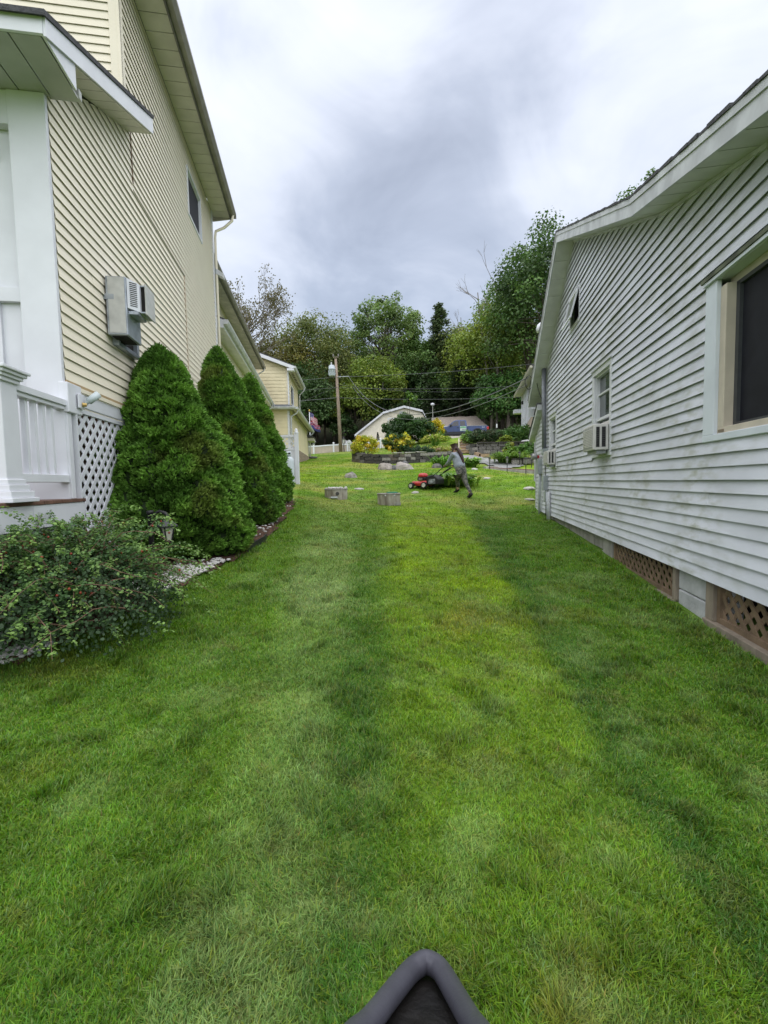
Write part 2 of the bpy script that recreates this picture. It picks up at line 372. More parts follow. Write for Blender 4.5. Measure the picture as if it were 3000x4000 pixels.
def drape(name, poly, m, lift, step=.3, kind='structure', jitter=0., parent=None):
    """a sheet following the terrain inside a polygon [(x,y)..], lifted by lift"""
    P = np.array(poly); x0, y0 = P.min(0); x1, y1 = P.max(0)
    gx_ = np.arange(x0, x1 + step, step); gy_ = np.arange(y0, y1 + step, step)
    def inside(x, y):
        c = False; n = len(P)
        for i in range(n):
            (ax, ay), (bx, by) = P[i], P[(i + 1) % n]
            if (ay > y) != (by > y) and x < (bx - ax) * (y - ay) / (by - ay) + ax: c = not c
        return c
    v = []; ix = {}; f = []
    cells = [(i, j) for i in range(len(gx_) - 1) for j in range(len(gy_) - 1) if inside(gx_[i] + step / 2, gy_[j] + step / 2)]
    for i, j in cells:
        q = []
        for a, b in ((i, j), (i + 1, j), (i + 1, j + 1), (i, j + 1)):
            if (a, b) not in ix: ix[(a, b)] = len(v); v.append((gx_[a], gy_[b]))
            q.append(ix[(a, b)])
        f.append(q)
    va = np.array(v); z = ZN(va[:, 0], va[:, 1]) + lift + jitter * (rng.random(len(va)) - .5)
    me = bpy.data.meshes.new(name); me.from_pydata(np.c_[va, z].tolist(), [], f)
    o = link(name, me, m, parent); tag(o, kind=kind); return o
mulch = mat('brown_mulch', (.105, .055, .032), .95, .3, 14, .8, 60, col2=(.045, .026, .018))
bed = [(-4.4, 2.3), (-2.75, 2.3), (-2.5, 2.9), (-2.28, 3.5), (-2.18, 4.2), (-2.05, 5), (-1.93, 5.7), (-1.86, 7), (-1.98, 8.6), (-2.12, 10.5), (-2.3, 11.6), (-2.6, 12.6), (-4.6, 12.6), (-4.6, 9)]
drape('mulch_bed', bed, mulch, .035, .09, jitter=.03)
asphalt = mat('driveway_asphalt', (.07, .07, .072), .9, .2, 12)
drape('driveway', [(4.3, 45.6), (20, 45.6), (24, 54), (2, 54)], asphalt, .05, .5)
drape('road', [(-40, 44.5), (1.5, 44.5), (1.5, 51), (-40, 51)], asphalt, .03, .8)

# ------------------------------------------------------------------ grass
def grass():
    N = 1400000
    y = .62 * (47 / .62) ** rng.random(N); hw = 1.0 + .93 * y
    x = (rng.random(N) * 2 - 1) * hw
    ok = (x > lawn_l(y) + .03 * rng.normal(size=N)) & (x < lawn_r(y)) & ~((y > 43.3) & (x < 3))
    ok &= ~((y > 45.5) & (x > 4)) & ~((x > 5.2) & (y > 28.2)) & ~((x < -4.2) & (y > 25) & (y < 37) & (x < -3.24 - .075 * y + .05))
    ok &= ~((y > 25.6) & (y < 31) & (x > -2) & (x < 4.6)) & ~((y > 19.4) & (y < 29) & (x > 4.4) & (x > 4.9 + (23.2 - y) * .45))
    clump = n2(x, y, 14, 2, 2.2); ok &= rng.random(N) < .12 + 1.5 * clump
    x, y = x[ok], y[ok]; n = len(x); z = ZN(x, y) - .004
    patch = n2(x, y, 2.6, 3, 7.7) * .5 + n2(x, y, 16., 2, 17.7) * .6; d = np.sqrt(x * x + y * y)
    edge = np.clip(1 - np.abs(x - lawn_r(y)) / .22, 0, 1) * (y < 13.4) + np.clip(1 - np.abs(x - lawn_l(y)) / .15, 0, 1) * (y < 13)
    tuft = np.clip((n2(x, y, 7.5, 2, 77.) - .60) * 6, 0, 1); h = (.011 + .024 * patch + .014 * rng.random(n)) * (1 + .9 * tuft) * (1 + .018 * np.minimum(d, 25)) * (1 + 1.3 * edge * rng.random(n))
    w = (.0009 + .0007 * rng.random(n)) * (1 + .36 * np.minimum(d, 26))
    comb = 2 * np.pi * n2(x, y, 2.4, 2, 4.4) * 2.2
    ang = comb + rng.normal(size=n) * 1.7; lean = .15 + .95 * rng.random(n) ** 1.5
    flat = rng.random(n) < .18; lean = np.where(flat, 1.6, lean)
    dx, dy = np.cos(ang), np.sin(ang)
    side = ang + np.pi / 2 + rng.normal(size=n) * .6; sx, sy = np.cos(side), np.sin(side)
    b = np.stack([x, y, z], 1); dirv = np.stack([dx, dy, np.zeros(n)], 1); sv = np.stack([sx, sy, np.zeros(n)], 1) * w[:, None]
    up = np.array([0, 0, 1.])
    cl_ = np.cos(np.arctan(lean)); sl_ = np.sin(np.arctan(lean))
    m1 = b + (up * cl_[:, None] + dirv * sl_[:, None] * .6) * (h * .55)[:, None]
    tip = b + (up * (cl_ * .82)[:, None] + dirv * sl_[:, None] * 1.15) * (h * 1.05)[:, None]
    V = np.empty((n, 5, 3)); V[:, 0] = b - sv; V[:, 1] = b + sv; V[:, 2] = m1 + sv * .8; V[:, 3] = m1 - sv * .8; V[:, 4] = tip
    me = bpy.data.meshes.new('grass')
    me.vertices.add(n * 5); me.vertices.foreach_set('co', V.reshape(-1).astype(np.float32))
    k = np.arange(n, dtype=np.int32)[:, None] * 5
    L = np.concatenate([k + np.array([0, 1, 2, 3], np.int32), k + np.array([3, 2, 4], np.int32)], 1)
    me.loops.add(n * 7); me.loops.foreach_set('vertex_index', L.ravel())
    me.polygons.add(n * 2)
    ls = (np.arange(n, dtype=np.int32)[:, None] * 7 + np.array([0, 4], np.int32)).ravel(); me.polygons.foreach_set('loop_start', ls)
    me.polygons.foreach_set('loop_total', np.tile(np.array([4, 3], np.int32), n)); me.update(calc_edges=True)
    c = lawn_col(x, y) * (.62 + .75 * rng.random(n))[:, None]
    k = rng.random(n); near = np.clip(1.4 - d / 14, .25, 1)
    def some(lo, hi, col, amt):
        s_ = (k >= lo) & (k < hi); t_ = (amt * near[s_] * (.5 + .5 * rng.random(s_.sum())))[:, None]; c[s_] = c[s_] * (1 - t_) + np.array(col) * t_
    some(0, .12, (.26, .36, .03), .8); some(.12, .22, (.26, .38, .15), .7); some(.22, .36, (.045, .15, .02), .8); some(.40, .418, (.36, .32, .10), .8); some(.418, .45, (.15, .13, .045), .8)
    c[:, 0] *= .85 + .35 * rng.random(n); cf = flat & (k > .6); c[cf] = c[cf] * .45 + np.array([.24, .30, .10]) * .55; c *= (1 - .22 * tuft)[:, None]
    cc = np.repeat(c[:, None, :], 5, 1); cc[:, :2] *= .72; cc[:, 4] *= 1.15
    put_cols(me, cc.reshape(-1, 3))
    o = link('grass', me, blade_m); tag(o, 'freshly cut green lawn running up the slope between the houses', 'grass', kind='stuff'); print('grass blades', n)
grass()

# ------------------------------------------------------------------ siding
def spans(poly, z):
    xs_ = []
    for i in range(len(poly)):
        (a, za), (b, zb) = poly[i], poly[(i + 1) % len(poly)]
        if (za > z) != (zb > z): xs_.append(a + (b - a) * (z - za) / (zb - za))
    xs_.sort(); return [(xs_[i], xs_[i + 1]) for i in range(0, len(xs_) - 1, 2)]
def siding(parent, fr, poly, e, m, holes=(), lip=.021, wav=0., joints=0.):
    """lapped courses inside poly [(u,z)..]: every course (piece between openings) is one thin sloped sheet with an open bottom lip"""
    z0 = min(p[1] for p in poly); z1 = max(p[1] for p in poly); k = 0
    while z0 + k * e < z1 - .02:
        a = z0 + k * e; b = min(a + e, z1); k += 1
        sb, st_ = spans(poly, a + .004), spans(poly, b - .004)
        if not sb: continue
        if len(st_) != len(sb): st_ = [(q[0] + .4 * (q[1] - q[0]), q[1] - .4 * (q[1] - q[0])) for q in sb]
        for (l0, r0), (l1, r1) in zip(sb, st_):
            segs = [(l0, r0, l1, r1)]
            for (ha, hb, hz0, hz1) in holes:
                if b - .5 * e > hz0 and a + .5 * e < hz1:
                    ns = []
                    for (p, q, p1, q1) in segs:
                        if hb <= min(p, p1) or ha >= max(q, q1): ns.append((p, q, p1, q1)); continue
                        if ha > min(p, p1): ns.append((p, ha, p1, ha))
                        if hb < max(q, q1): ns.append((hb, q, hb, q1))
                    segs = ns
            if joints:
                ns = []
                for (p, q, p1, q1) in segs:
                    if q - p > 2.2 and random.random() < joints:
                        j = random.uniform(p + .7, q - .7); ns += [(p, j, p1, j), (j - .02, q, j - .02, q1, .0028)]
                    else: ns.append((p, q, p1, q1))
                segs = ns
            for sg_ in segs:
                p, q, p1, q1 = sg_[:4]; ex = sg_[4] if len(sg_) > 4 else 0.
                if q - p < .01 and q1 - p1 < .01: continue
                mb = MB(fr); t = b + .012; nseg = max(1, int((q - p) / .5)) if wav else 1
                vs = []
                for i in range(nseg + 1):
                    s_ = i / nseg; ub = p + (q - p) * s_; ut = p1 + (q1 - p1) * s_
                    wv = wav * (random.random() - .5) if 0 < i < nseg else 0; wz = wv * .5
                    vs += [(ub, lip + wv + ex, a + wz - ex * .6), (ub, lip - .004 + wv + ex, a + wz - ex * .6), (ut, .003 + ex, t), (ut, .0, t)]
                fs = []
                for i in range(nseg):
                    o_ = 4 * i; n_ = o_ + 4
                    fs += [(o_, n_, n_ + 2, o_ + 2), (o_ + 1, o_, n_, n_ + 1)[::-1], (o_ + 1, o_ + 3, n_ + 3, n_ + 1)]
                fs += [(0, 2, 3, 1), (4 * nseg, 4 * nseg + 1, 4 * nseg + 3, 4 * nseg + 2)]
                mb.add(vs, fs); mb.build('siding_board', m, parent)
def backing(name, fr, poly, m, parent, holes=(), th=.06):
    """solid sheathing behind the boards, pierced by rectangular openings: built as column strips"""
    us = sorted(set([p[0] for p in poly] + [h[0] for h in holes] + [h[1] for h in holes])); mb = MB(fr)
    def ext(u, lo):
        zs_ = []
        for i in range(len(poly)):
            (a, za), (b, zb) = poly[i], poly[(i + 1) % len(poly)]
            if abs(a - b) < 1e-6: continue
            if min(a, b) - 1e-6 <= u <= max(a, b) + 1e-6: zs_.append(za + (zb - za) * (u - a) / (b - a))
        return min(zs_) if lo else max(zs_)
    for a, b in zip(us, us[1:]):
        if b - a < 1e-4: continue
        m_ = (a + b) / 2; e_ = 1e-3
        cut = sorted([(h[2], h[3]) for h in holes if h[0] < m_ < h[1]])
        za, zb = ext(a + e_, 1), ext(b - e_, 1); ta, tb = ext(a + e_, 0), ext(b - e_, 0)
        lo = [(za, zb)] + [(c[1], c[1]) for c in cut]; hi = [(c[0], c[0]) for c in cut] + [(ta, tb)]
        for (p, q), (r, s) in zip(lo, hi):
            mb.hexa([(a, -.001, p), (b, -.001, q), (b, -th, q), (a, -th, p)], [(a, -.001, r), (b, -.001, s), (b, -th, s), (a, -th, r)])
    return mb.build(name, m, parent)
def window(parent, fr, u0, u1, z0, z1, fw=.05, proud=.03, fm=None, pm=None, rail=None, deep=.05, inner=None):
    """window > frame, pane(s), sash"""
    w = MB(fr)
    w.box(u0, u1, -.004, proud, z0, z0 + fw).box(u0, u1, -.004, proud, z1 - fw, z1).box(u0, u0 + fw, -.004, proud - .002, z0 + fw, z1 - fw).box(u1 - fw, u1, -.004, proud - .002, z0 + fw, z1 - fw)
    o = w.build('window', fm or white, parent, bevel=.004)
    a, b, c, d = u0 + fw, u1 - fw, z0 + fw, z1 - fw
    s = MB(fr); g = .03
    s.box(a, b, -deep, -.002, c, c + g).box(a, b, -deep, -.002, d - g, d).box(a, a + g, -deep, -.004, c + g, d - g).box(b - g, b, -deep, -.004, c + g, d - g)
    if rail: s.box(a + g, b - g, -deep, -.012, rail - .02, rail + .02)
    s.build('sash', inner or fm or white, o)
    zz = [(c + g, rail - .02), (rail + .02, d - g)] if rail else [(c + g, d - g)]
    for q0, q1 in zz: MB(fr).box(a + g, b - g, -deep + .006, -deep + .012, q0, q1).build('pane', pm or pane_m, o)
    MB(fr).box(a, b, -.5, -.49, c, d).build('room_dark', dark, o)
    return o
def gutter(fr, u0, u1, w, z, m, parent, name='gutter', d=.11, h=.11):
    """K-style gutter: open trough along u, back at w"""
    prof = [(w, z), (w + d * .62, z), (w + d, z + h * .62), (w + d, z + h), (w + d - .012, z + h), (w + d - .014, z + h * .66), (w + d * .58, z + .008), (w + .006, z + .008), (w + .006, z + h), (w, z + h)]
    mb = MB(fr); mb.prism([(u0, a, b) for a, b in prof], [(u1, a, b) for a, b in prof])
    mb.box(u0 - .003, u0 + .003, w, w + d, z + .002, z + h).box(u1 - .003, u1 + .003, w, w + d, z + .002, z + h)
    return mb.build(name, m, parent)
def lattice(parent, fr, u0, u1, z0, z1, m, pitch=.155, sw=.038, w=0., th=.009, name='lattice'):
    """diagonal strips, each one an object, clipped to the rectangle; the panel object is its frame"""
    f = MB(fr); g = .045
    f.box(u0 - g, u0, w - .012, w + .026, z0 - g, z1 + g).box(u1, u1 + g, w - .012, w + .026, z0 - g, z1 + g)
    f.box(u0, u1, w - .012, w + .024, z0 - g, z0).box(u0, u1, w - .012, w + .024, z1, z1 + g)
    o = f.build(name, m, parent); hv = sw / 2 * math.sqrt(2)
    def clip(poly):
        for ax, val, keep in ((0, u0, 1), (0, u1, -1), (1, z0, 1), (1, z1, -1)):
            out_ = []
            for i in range(len(poly)):
                p, q = poly[i], poly[(i + 1) % len(poly)]; a, b = (p[ax] - val) * keep, (q[ax] - val) * keep
                if a >= 0: out_.append(p)
                if a * b < 0: t = a / (a - b); out_.append((p[0] + (q[0] - p[0]) * t, p[1] + (q[1] - p[1]) * t))
            poly = out_
            if not poly: return []
        return poly
    for sg in (1, -1):
        c = -(u1 - u0) - (z1 - z0)
        while c < (u1 - u0) + (z1 - z0):
            # centre line z - z0 = sg*(u - u0) + c
            A = (u0, z0 + c), (u1, z0 + sg * (u1 - u0) + c)
            p = clip([(A[0][0], A[0][1] - hv), (A[1][0], A[1][1] - hv), (A[1][0], A[1][1] + hv), (A[0][0], A[0][1] + hv)])
            if len(p) >= 3:
                lo, hi = (w + .0005, w + th) if sg == 1 else (w - th, w - .0005)
                MB(fr).prism([(a, hi, b) for a, b in p], [(a, lo, b) for a, b in p]).build('lattice_strip', m, o)
            c += pitch
    return o
def panels(parent, name, A0, A1, B0, B1, n, th, m, gap=.006):
    """n flat panels side by side from edge A0-B0 to edge A1-B1 (each panel one object), th thick downwards"""
    A0, A1, B0, B1 = map(Vector, (A0, A1, B0, B1)); dz = Vector((0, 0, th))
    for i in range(n):
        s, t = i / n, (i + 1) / n; g = gap / max((A1 - A0).length, .01)
        a, b, c, d = A0.lerp(A1, s + g), A0.lerp(A1, t - g), B0.lerp(B1, t - g), B0.lerp(B1, s + g)
        MB().hexa([a, b, c, d], [a + dz, b + dz, c + dz, d + dz]).build(name, m, parent)

# ================================================================== cream house
H = thing('cream_house', 'tall two-storey cream vinyl-sided house with white porch and dark upper window', 'house', (-4.5, 7, .5))
FL = Fr(LP, LD, 1)
E_ = .105
# --- upper side wall
holes = [(5.35, 6.52, 6.84, 7.82)]
pmain = [(2.04, 5.25), (4.56, 5.25), (4.56, 1.6), (7.80, 1.6), (7.80, 8.34), (2.04, 8.34)]
w_main = backing('wall', FL, [(2.04, .3), (7.80, .3), (7.80, 8.34), (2.04, 8.34)], cream, H, holes)
siding(w_main, FL, pmain, E_, cream, holes, joints=.35)
window(H, FL, 5.35, 6.52, 6.84, 7.82, fw=.045, proud=.035, pm=screen, deep=.03)
MB(FL).box(7.74, 7.84, -.005, .035, 1.2, 8.3).box(7.801, 7.845, -.30, .034, 1.2, 8.3).build('corner_trim', white, H)
MB(FL).box(2.0, 2.12, -.005, .03, 5.4, 8.3).build('corner_trim', cream, H)
# --- porch / lower side wall, proud of the wall above
FP = Fr(LP, LD, 1, .05)
pp = [(.0, 2.33), (4.56, 2.33), (4.56, 5.28), (2.07, 5.28), (2.07, 6.12), (.0, 5.02)]
w_p = backing('porch_side_wall', FP, pp, cream, H, th=.049)
siding(w_p, FP, pp, E_, cream, joints=.3)
tan = mat('tan_starter_strip', (.50, .36, .20), .6, .1, 8)
MB(FP).box(.0, 4.56, .0, .024, 2.300, 2.328).build('starter_strip', tan, H)
MB(FP).box(.0, 4.57, .004, .03, 2.26, 2.30).build('lower_trim', cream, H)
rust = mat('rust_stained_trim', (.56, .40, .26), .6, .2, 3, col2=(.66, .56, .40), stretch=(1, 1, .5))
MB(FP).box(4.555, 4.585, -.045, .022, 2.3, 5.28).build('edge_trim', rust, H)
MB(FP).box(2.065, 2.09, -.045, .022, 5.40, 6.1).build('edge_trim', mat('dark_rust_trim', (.26, .16, .09), .7, .25, 3), H)
olive = mat('olive_cap_flashing', (.36, .33, .20), .4, .1, 3)
MB(FP).hexa([(2.07, -.049, 5.285), (4.60, -.049, 5.285), (4.60, .03, 5.285), (2.07, .03, 5.285)], [(2.07, -.049, 5.40), (4.60, -.049, 5.40), (4.60, .026, 5.31), (2.07, .026, 5.31)]).build('cap_flashing', olive, H)
# --- front wall above the porch roof
P0 = FL(2.04, 0, 0)
FF = Fr(P0, (-.9874, -.158), -1)
pf = [(.0, 5.3), (5.5, 5.3), (5.5, 11.1), (.0, 8.34)]
w_f = backing('front_wall', FF, pf, cream, H, th=.05)
siding(w_f, FF, [(.1, 5.3), (5.5, 5.3), (5.5, 11.1), (.1, 8.4)], E_, cream)
MB(FF).box(-.03, .10, -.004, .034, 5.4, 8.35).build('corner_trim', cream, H)
# --- main eave: soffit panels, fascia, gutter, roof
panels(H, 'soffit_panel', FL(1.66, .43, 8.30), FL(8.08, .43, 8.30), FL(1.66, .02, 8.30), FL(8.08, .02, 8.30), 22, .02, mat('almond_soffit', (.60, .57, .50), .5, .06, 4))
MB(FL).box(1.66, 8.1, .432, .455, 8.27, 8.47).build('fascia', mat('dark_fascia', (.16, .15, .14), .5, .15, 5), H)
gutter(FL, 1.6, 8.12, .457, 8.32, mat('taupe_gutter', (.30, .28, .25), .45, .12, 5), H, d=.13, h=.13)
MB(FL).hexa([(1.6, .50, 8.475), (8.12, .50, 8.475), (8.12, -5.2, 11.32), (1.6, -5.2, 11.32)], [(1.6, .50, 8.52), (8.12, .50, 8.52), (8.12, -5.2, 11.37), (1.6, -5.2, 11.37)]).build('roof', greyroof, H)
MB(FL).hexa([(8.06, .0, 8.2), (8.10, .0, 8.2), (8.10, .43, 8.28), (8.06, .43, 8.28)], [(8.06, -5, 10.9), (8.10, -5, 10.9), (8.10, .43, 8.46), (8.06, .43, 8.46)]).build('eave_return', almond, H)
dsp = MB(FL); dsp.tube([(7.98, .52, 8.36), (7.98, .50, 8.20), (7.93, .30, 7.98), (7.90, .09, 7.86), (7.885, .07, 7.7), (7.885, .07, 1.0)], .033, 8)
dsp.build('downspout', cream, H, smooth=True)
backing('rear_wall', Fr(FL(7.80, 0, 0), (-.9874, -.158), 1), [(0, .3), (5.5, .3), (5.5, 11), (0, 8.3)], cream, H, th=.05)
# --- porch roof (shed), rake, boxed eave
zt = lambda u: 4.985 + .468 * (u + .59)
MB(FL).hexa([(-.66, .39, zt(-.66) + .01), (2.03, .39, zt(2.03) + .01), (2.03, -4.6, zt(2.03) + .01), (-.66, -4.6, zt(-.66) + .01)],
            [(-.66, .39, zt(-.66) + .055), (2.03, .39, zt(2.03) + .055), (2.03, -4.6, zt(2.03) + .055), (-.66, -4.6, zt(-.66) + .055)]).build('porch_roof', greyroof, H)
MB(FL).hexa([(-.62, .355, zt(-.62) - .13), (2.02, .355, zt(2.02) - .185), (2.02, .375, zt(2.02) - .185), (-.62, .375, zt(-.62) - .13)],
            [(-.62, .355, zt(-.62) + .008), (2.02, .355, zt(2.02) + .008), (2.02, .375, zt(2.02) + .008), (-.62, .375, zt(-.62) + .008)]).build('rake_fascia', white, H)
MB(FL).box(-.625, -.60, -4.6, .354, 4.855, 4.99).build('front_fascia', white, H)
MB(FL).prism([(-.598, .335, 4.857), (-.10, .335, 4.857), (-.10, .335, zt(-.1) - .13), (-.598, .335, zt(-.598) - .12)], [(-.598, .353, 4.857), (-.10, .353, 4.857), (-.10, .353, zt(-.1) - .13), (-.598, .353, zt(-.598) - .12)]).build('eave_return', white, H)
sof = mat('grey_soffit', (.44, .45, .42), .5, .08, 4)
panels(H, 'soffit_panel', FL(-.598, .33, 4.852), FL(-.598, -4.4, 4.852), FL(-.01, .33, 4.852), FL(-.01, -4.4, 4.852), 20, .02, sof)
panels(H, 'rake_soffit', FL(-.09, .352, zt(-.09) - .15), FL(2.02, .352, zt(2.02) - .19), FL(-.09, .07, zt(-.09) - .15), FL(2.02, .07, zt(2.02) - .19), 7, .02, mat('cream_soffit', (.58, .56, .48), .5, .06, 4))
MB(FL).box(-.005, .05, .07, .33, 4.87, 4.95).build('soffit_trim', sof, H)
# --- porch column and white panels
MB(FL).box(-.05, -.002, -.25, .06, 1.2, 4.85).build('porch_column', white, H, bevel=.006)
MB(FL).box(.05, .10, -3.6, -.25, 1.2, 4.85).build('porch_panel', white, H)
MB(FL).box(.0, .05, -3.6, -.25, 3.03, 3.16).build('panel_rail', white, H, bevel=.004)
MB(FL).box(.02, .05, -.50, -.46, 1.2, 3.03).build('panel_batten', white, H)
MB(FL).box(-.04, .05, -3.6, -.251, 4.56, 4.85).build('porch_header', white, H, bevel=.006)
cc = MB(); a, b, c = FL(-.3, -.42, 4.78), FL(-.06, -.36, 4.5), FL(.04, -.5, 4.32)
cc.tube([a, a.lerp(b, .5) + Vector((0, 0, -.05)), b, b.lerp(c, .5) + Vector((.02, 0, -.08)), c], .008, 6); cc.build('hanging_cable', blackp, H)
# --- skirt under the wall: band board, lattice
MB(FL).box(.20, 3.2, .03, .062, 2.12, 2.255).build('band_board', white, H, bevel=.004)
MB(FL).box(-.06, .20, .02, .105, 2.02, 2.30).build('post_block', white, H, bevel=.008)
lattice(H, FL, .19, 2.7, .35, 2.06, white, pitch=.158, sw=.047, w=.03, name='side_lattice')
brick_red = mat('dim_brick', (.16, .085, .065), .9, .3, 7)
MB(FL).box(.1, 7.7, -.62, -.58, .0, 2.3).build('foundation', brick_red, H)
# --- deck
deckm = mat('brown_deck_board', (.19, .105, .075), .7, .2, 9)
for i in range(13):
    u = -1.75 + i * .142
    MB(FL).box(u, u + .136, -3.4, .135, 1.175, 1.205).build('deck_board', deckm, H, bevel=.003)
MB(FL).box(-1.8, -.762, .10, .125, .985, 1.172).build('skirt_board', white, H)
MB(FL).box(-.757, .075, .10, .125, .985, 1.172).build('skirt_board', white, H)
MB(FL).box(.076, .10, -.1, .10, .3, 2.02).build('corner_board', white, H)
MB(FL).box(-.045, .03, -.03, .08, 1.206, 2.02).build('post_wrap', white, H, bevel=.005)
lattice(H, FL, -1.75, .03, .15, .93, white_old, pitch=.158, sw=.040, w=.06, name='deck_lattice')
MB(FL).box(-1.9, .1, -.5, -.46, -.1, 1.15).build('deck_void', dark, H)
# --- railing with newel
nw = MB(FL)
nw.box(-1.03, -.84, -.07, .115, 1.36, 2.14)
nl = nw.build('newel_post', white, H, bevel=.006)
cp = MB(FL)
for k, (g, z0, z1) in enumerate([(.018, 2.10, 2.13), (.034, 2.13, 2.155), (.052, 2.155, 2.18), (.07, 2.18, 2.205)]): cp.box(-1.03 - g, -.84 + g, -.07 - g, .115 + g, z0, z1)
cp.build('cap', white, nl, bevel=.006)
bs = MB(FL)
for g, z0, z1 in [(.07, 1.206, 1.24), (.05, 1.24, 1.29), (.03, 1.29, 1.34), (.014, 1.34, 1.38)]: bs.box(-1.03 - g, -.84 + g, -.07 - g, .115 + g, z0, z1)
bs.build('base_moulding', white, nl, bevel=.005)
MB(FL).box(-.838, -.05, -.035, .085, 2.075, 2.13).box(-.838, -.05, -.018, .068, 2.04, 2.0745).build('top_rail', white, H, bevel=.004)
MB(FL).box(-.838, -.05, -.018, .068, 1.36, 1.43).build('bottom_rail', white, H, bevel=.004)
for i in range(5):
    u = -.75 + i * .125; MB(FL).box(u, u + .037, .006, .043, 1.43, 2.04).build('baluster', white, H)
MB(FL).box(-.98, -.90, -1.6, -.07, 1.36, 1.43).build('bottom_rail', white, H, bevel=.004)
MB(FL).box(-1.0, -.88, -1.6, -.07, 2.06, 2.12).build('top_rail', white, H, bevel=.004)
for i in range(8):
    w = -.2 - i * .125; MB(FL).box(-.96, -.92, w, w + .037, 1.43, 2.06).build('baluster', white, H)
# --- rear wing
FWg = Fr(WP, WD, 1)
FWl = Fr(WP, WD, 1, -.17); FWu = Fr(WP, WD, 1, -.6)
hl = [(1.55, 2.5, 3.85, 5.08)]
wl = backing('wing_wall', FWl, [(0, .5), (13.3, .5), (13.3, 5.5), (0, 5.5)], cream, H, hl)
siding(wl, FWl, [(.0, 2.4), (13.3, 2.4), (13.3, 5.5), (.0, 5.5)], .105, cream, hl)
window(H, FWl, 1.55, 2.5, 3.85, 5.08, fw=.06, rail=4.45)
hu = [(2.1, 3.25, 6.15, 7.2)]
wu = backing('wing_upper_wall', FWu, [(0, 5.6), (12.4, 5.6), (12.4, 7.42), (0, 7.42)], cream, H, hu)
siding(wu, FWu, [(.0, 5.95), (12.4, 5.95), (12.4, 7.42), (.0, 7.42)], .105, cream, hu)
window(H, FWu, 2.1, 3.25, 6.15, 7.2, fw=.05, pm=screen)
MB(FWg).hexa([(.3, .18, 5.70), (13.2, .18, 5.70), (13.2, -.6, 6.02), (.3, -.6, 6.02)], [(.3, .18, 5.74), (13.2, .18, 5.74), (13.2, -.6, 6.06), (.3, -.6, 6.06)]).build('lower_roof', greyroof, H)
MB(FWg).prism([(.28, .15, 5.50), (.28, .15, 5.70), (.28, -.6, 6.0), (.28, -.6, 5.50)], [(.30, .15, 5.50), (.30, .15, 5.70), (.30, -.6, 6.0), (.30, -.6, 5.50)]).build('eave_return', white, H)
panels(H, 'soffit_panel', FWg(.3, .13, 5.50), FWg(13.2, .13, 5.50), FWg(.3, -.17, 5.50), FWg(13.2, -.17, 5.50), 24, .02, mat('white_soffit', (.66, .66, .64), .5, .05, 4))
MB(FWg).box(.3, 13.2, .131, .15, 5.49, 5.69).build('fascia', white, H)
gutter(FWg, .25, 13.25, .152, 5.58, white_old, H, d=.12, h=.12)
panels(H, 'soffit_panel', FWg(.0, -.2, 7.36), FWg(12.4, -.2, 7.36), FWg(.0, -.58, 7.36), FWg(12.4, -.58, 7.36), 20, .02, almond)
MB(FWg).box(-.05, 12.45, -.2, -.18, 7.34, 7.52).build('fascia', mat('dark_fascia', (.16, .15, .14)), H)
gutter(FWg, -.05, 12.5, -.179, 7.40, mat('taupe_gutter', (.3, .28, .25)), H, d=.12, h=.12)
MB(FWg).hexa([(-.05, -.12, 7.53), (12.5, -.12, 7.53), (12.5, -5, 9.5), (-.05, -5, 9.5)], [(-.05, -.12, 7.57), (12.5, -.12, 7.57), (12.5, -5, 9.54), (-.05, -5, 9.54)]).build('wing_roof', greyroof, H)
backing('wing_end_wall', Fr(FWg(12.4, -.6, 0), (-.99, -.1416), 1), [(0, 1), (4.4, 1), (4.4, 9.2), (0, 7.42)], cream, H)
dsp = MB(FWg); dsp.tube([(12.3, -.13, 7.42), (12.3, -.14, 7.28), (12.25, -.4, 7.1), (12.25, -.53, 7.02), (12.25, -.53, 6.1)], .032, 8); dsp.build('downspout', white_old, H, smooth=True)
dsp = MB(FWg); dsp.tube([(12.6, .2, 5.6), (12.6, .19, 5.45), (12.6, .0, 5.3), (12.6, -.12, 5.22), (12.6, -.12, 2.6)], .035, 8); dsp.build('downspout', white_old, H, smooth=True)
fl = thing('floodlight', 'white floodlight fixed high at the far corner of the cream house', 'lamp', tuple(FL(7.85, .1, 6.83)))
q = MB(FL); q.hexa([(7.84, .05, 6.78), (8.0, .05, 6.78), (8.0, .26, 6.66), (7.84, .26, 6.66)], [(7.84, .05, 6.92), (8.0, .05, 6.92), (8.0, .24, 6.80), (7.84, .24, 6.80)]); q.build('lamp_head', white_old, fl, bevel=.02)
MB(FL).box(7.86, 7.94, .035, .055, 6.78, 6.94).build('mounting_plate', white_old, fl)
# --- wall-hung vented unit
V = thing('wall_heater_vent', 'galvanised metal vent unit with white louvred hood on the cream wall', 'vent unit', tuple(FP(1.2, .1, 3.3)))
fr_ = MB(FP); a0, a1, z0, z1 = 1.12, 1.78, 2.98, 3.50
fr_.box(a0, a1, .012, .085, z0, z0 + .05).box(a0, a1, .012, .085, z1 - .05, z1).box(a0, a0 + .06, .012, .084, z0 + .05, z1 - .05).box(a1 - .06, a1, .012, .084, z0 + .05, z1 - .05)
fr_.build('wall_frame', galv, V, bevel=.004)
MB(FP).box(a0 + .06, a1 - .06, .012, .03, z0 + .05, z1 - .05).build('frame_recess', dark, V)
bx = MB(FP); bx.box(.95, 1.37, .035, .25, 3.05, 3.70); bx.build('casing', galv, V, bevel=.006)
MB(FP).box(.945, .951, .06, .235, 3.07, 3.69).build('side_cover', galv_l, V)
MB(FP).box(1.0, 1.32, .06, .22, 3.042, 3.051).build('vent_opening', dark, V)
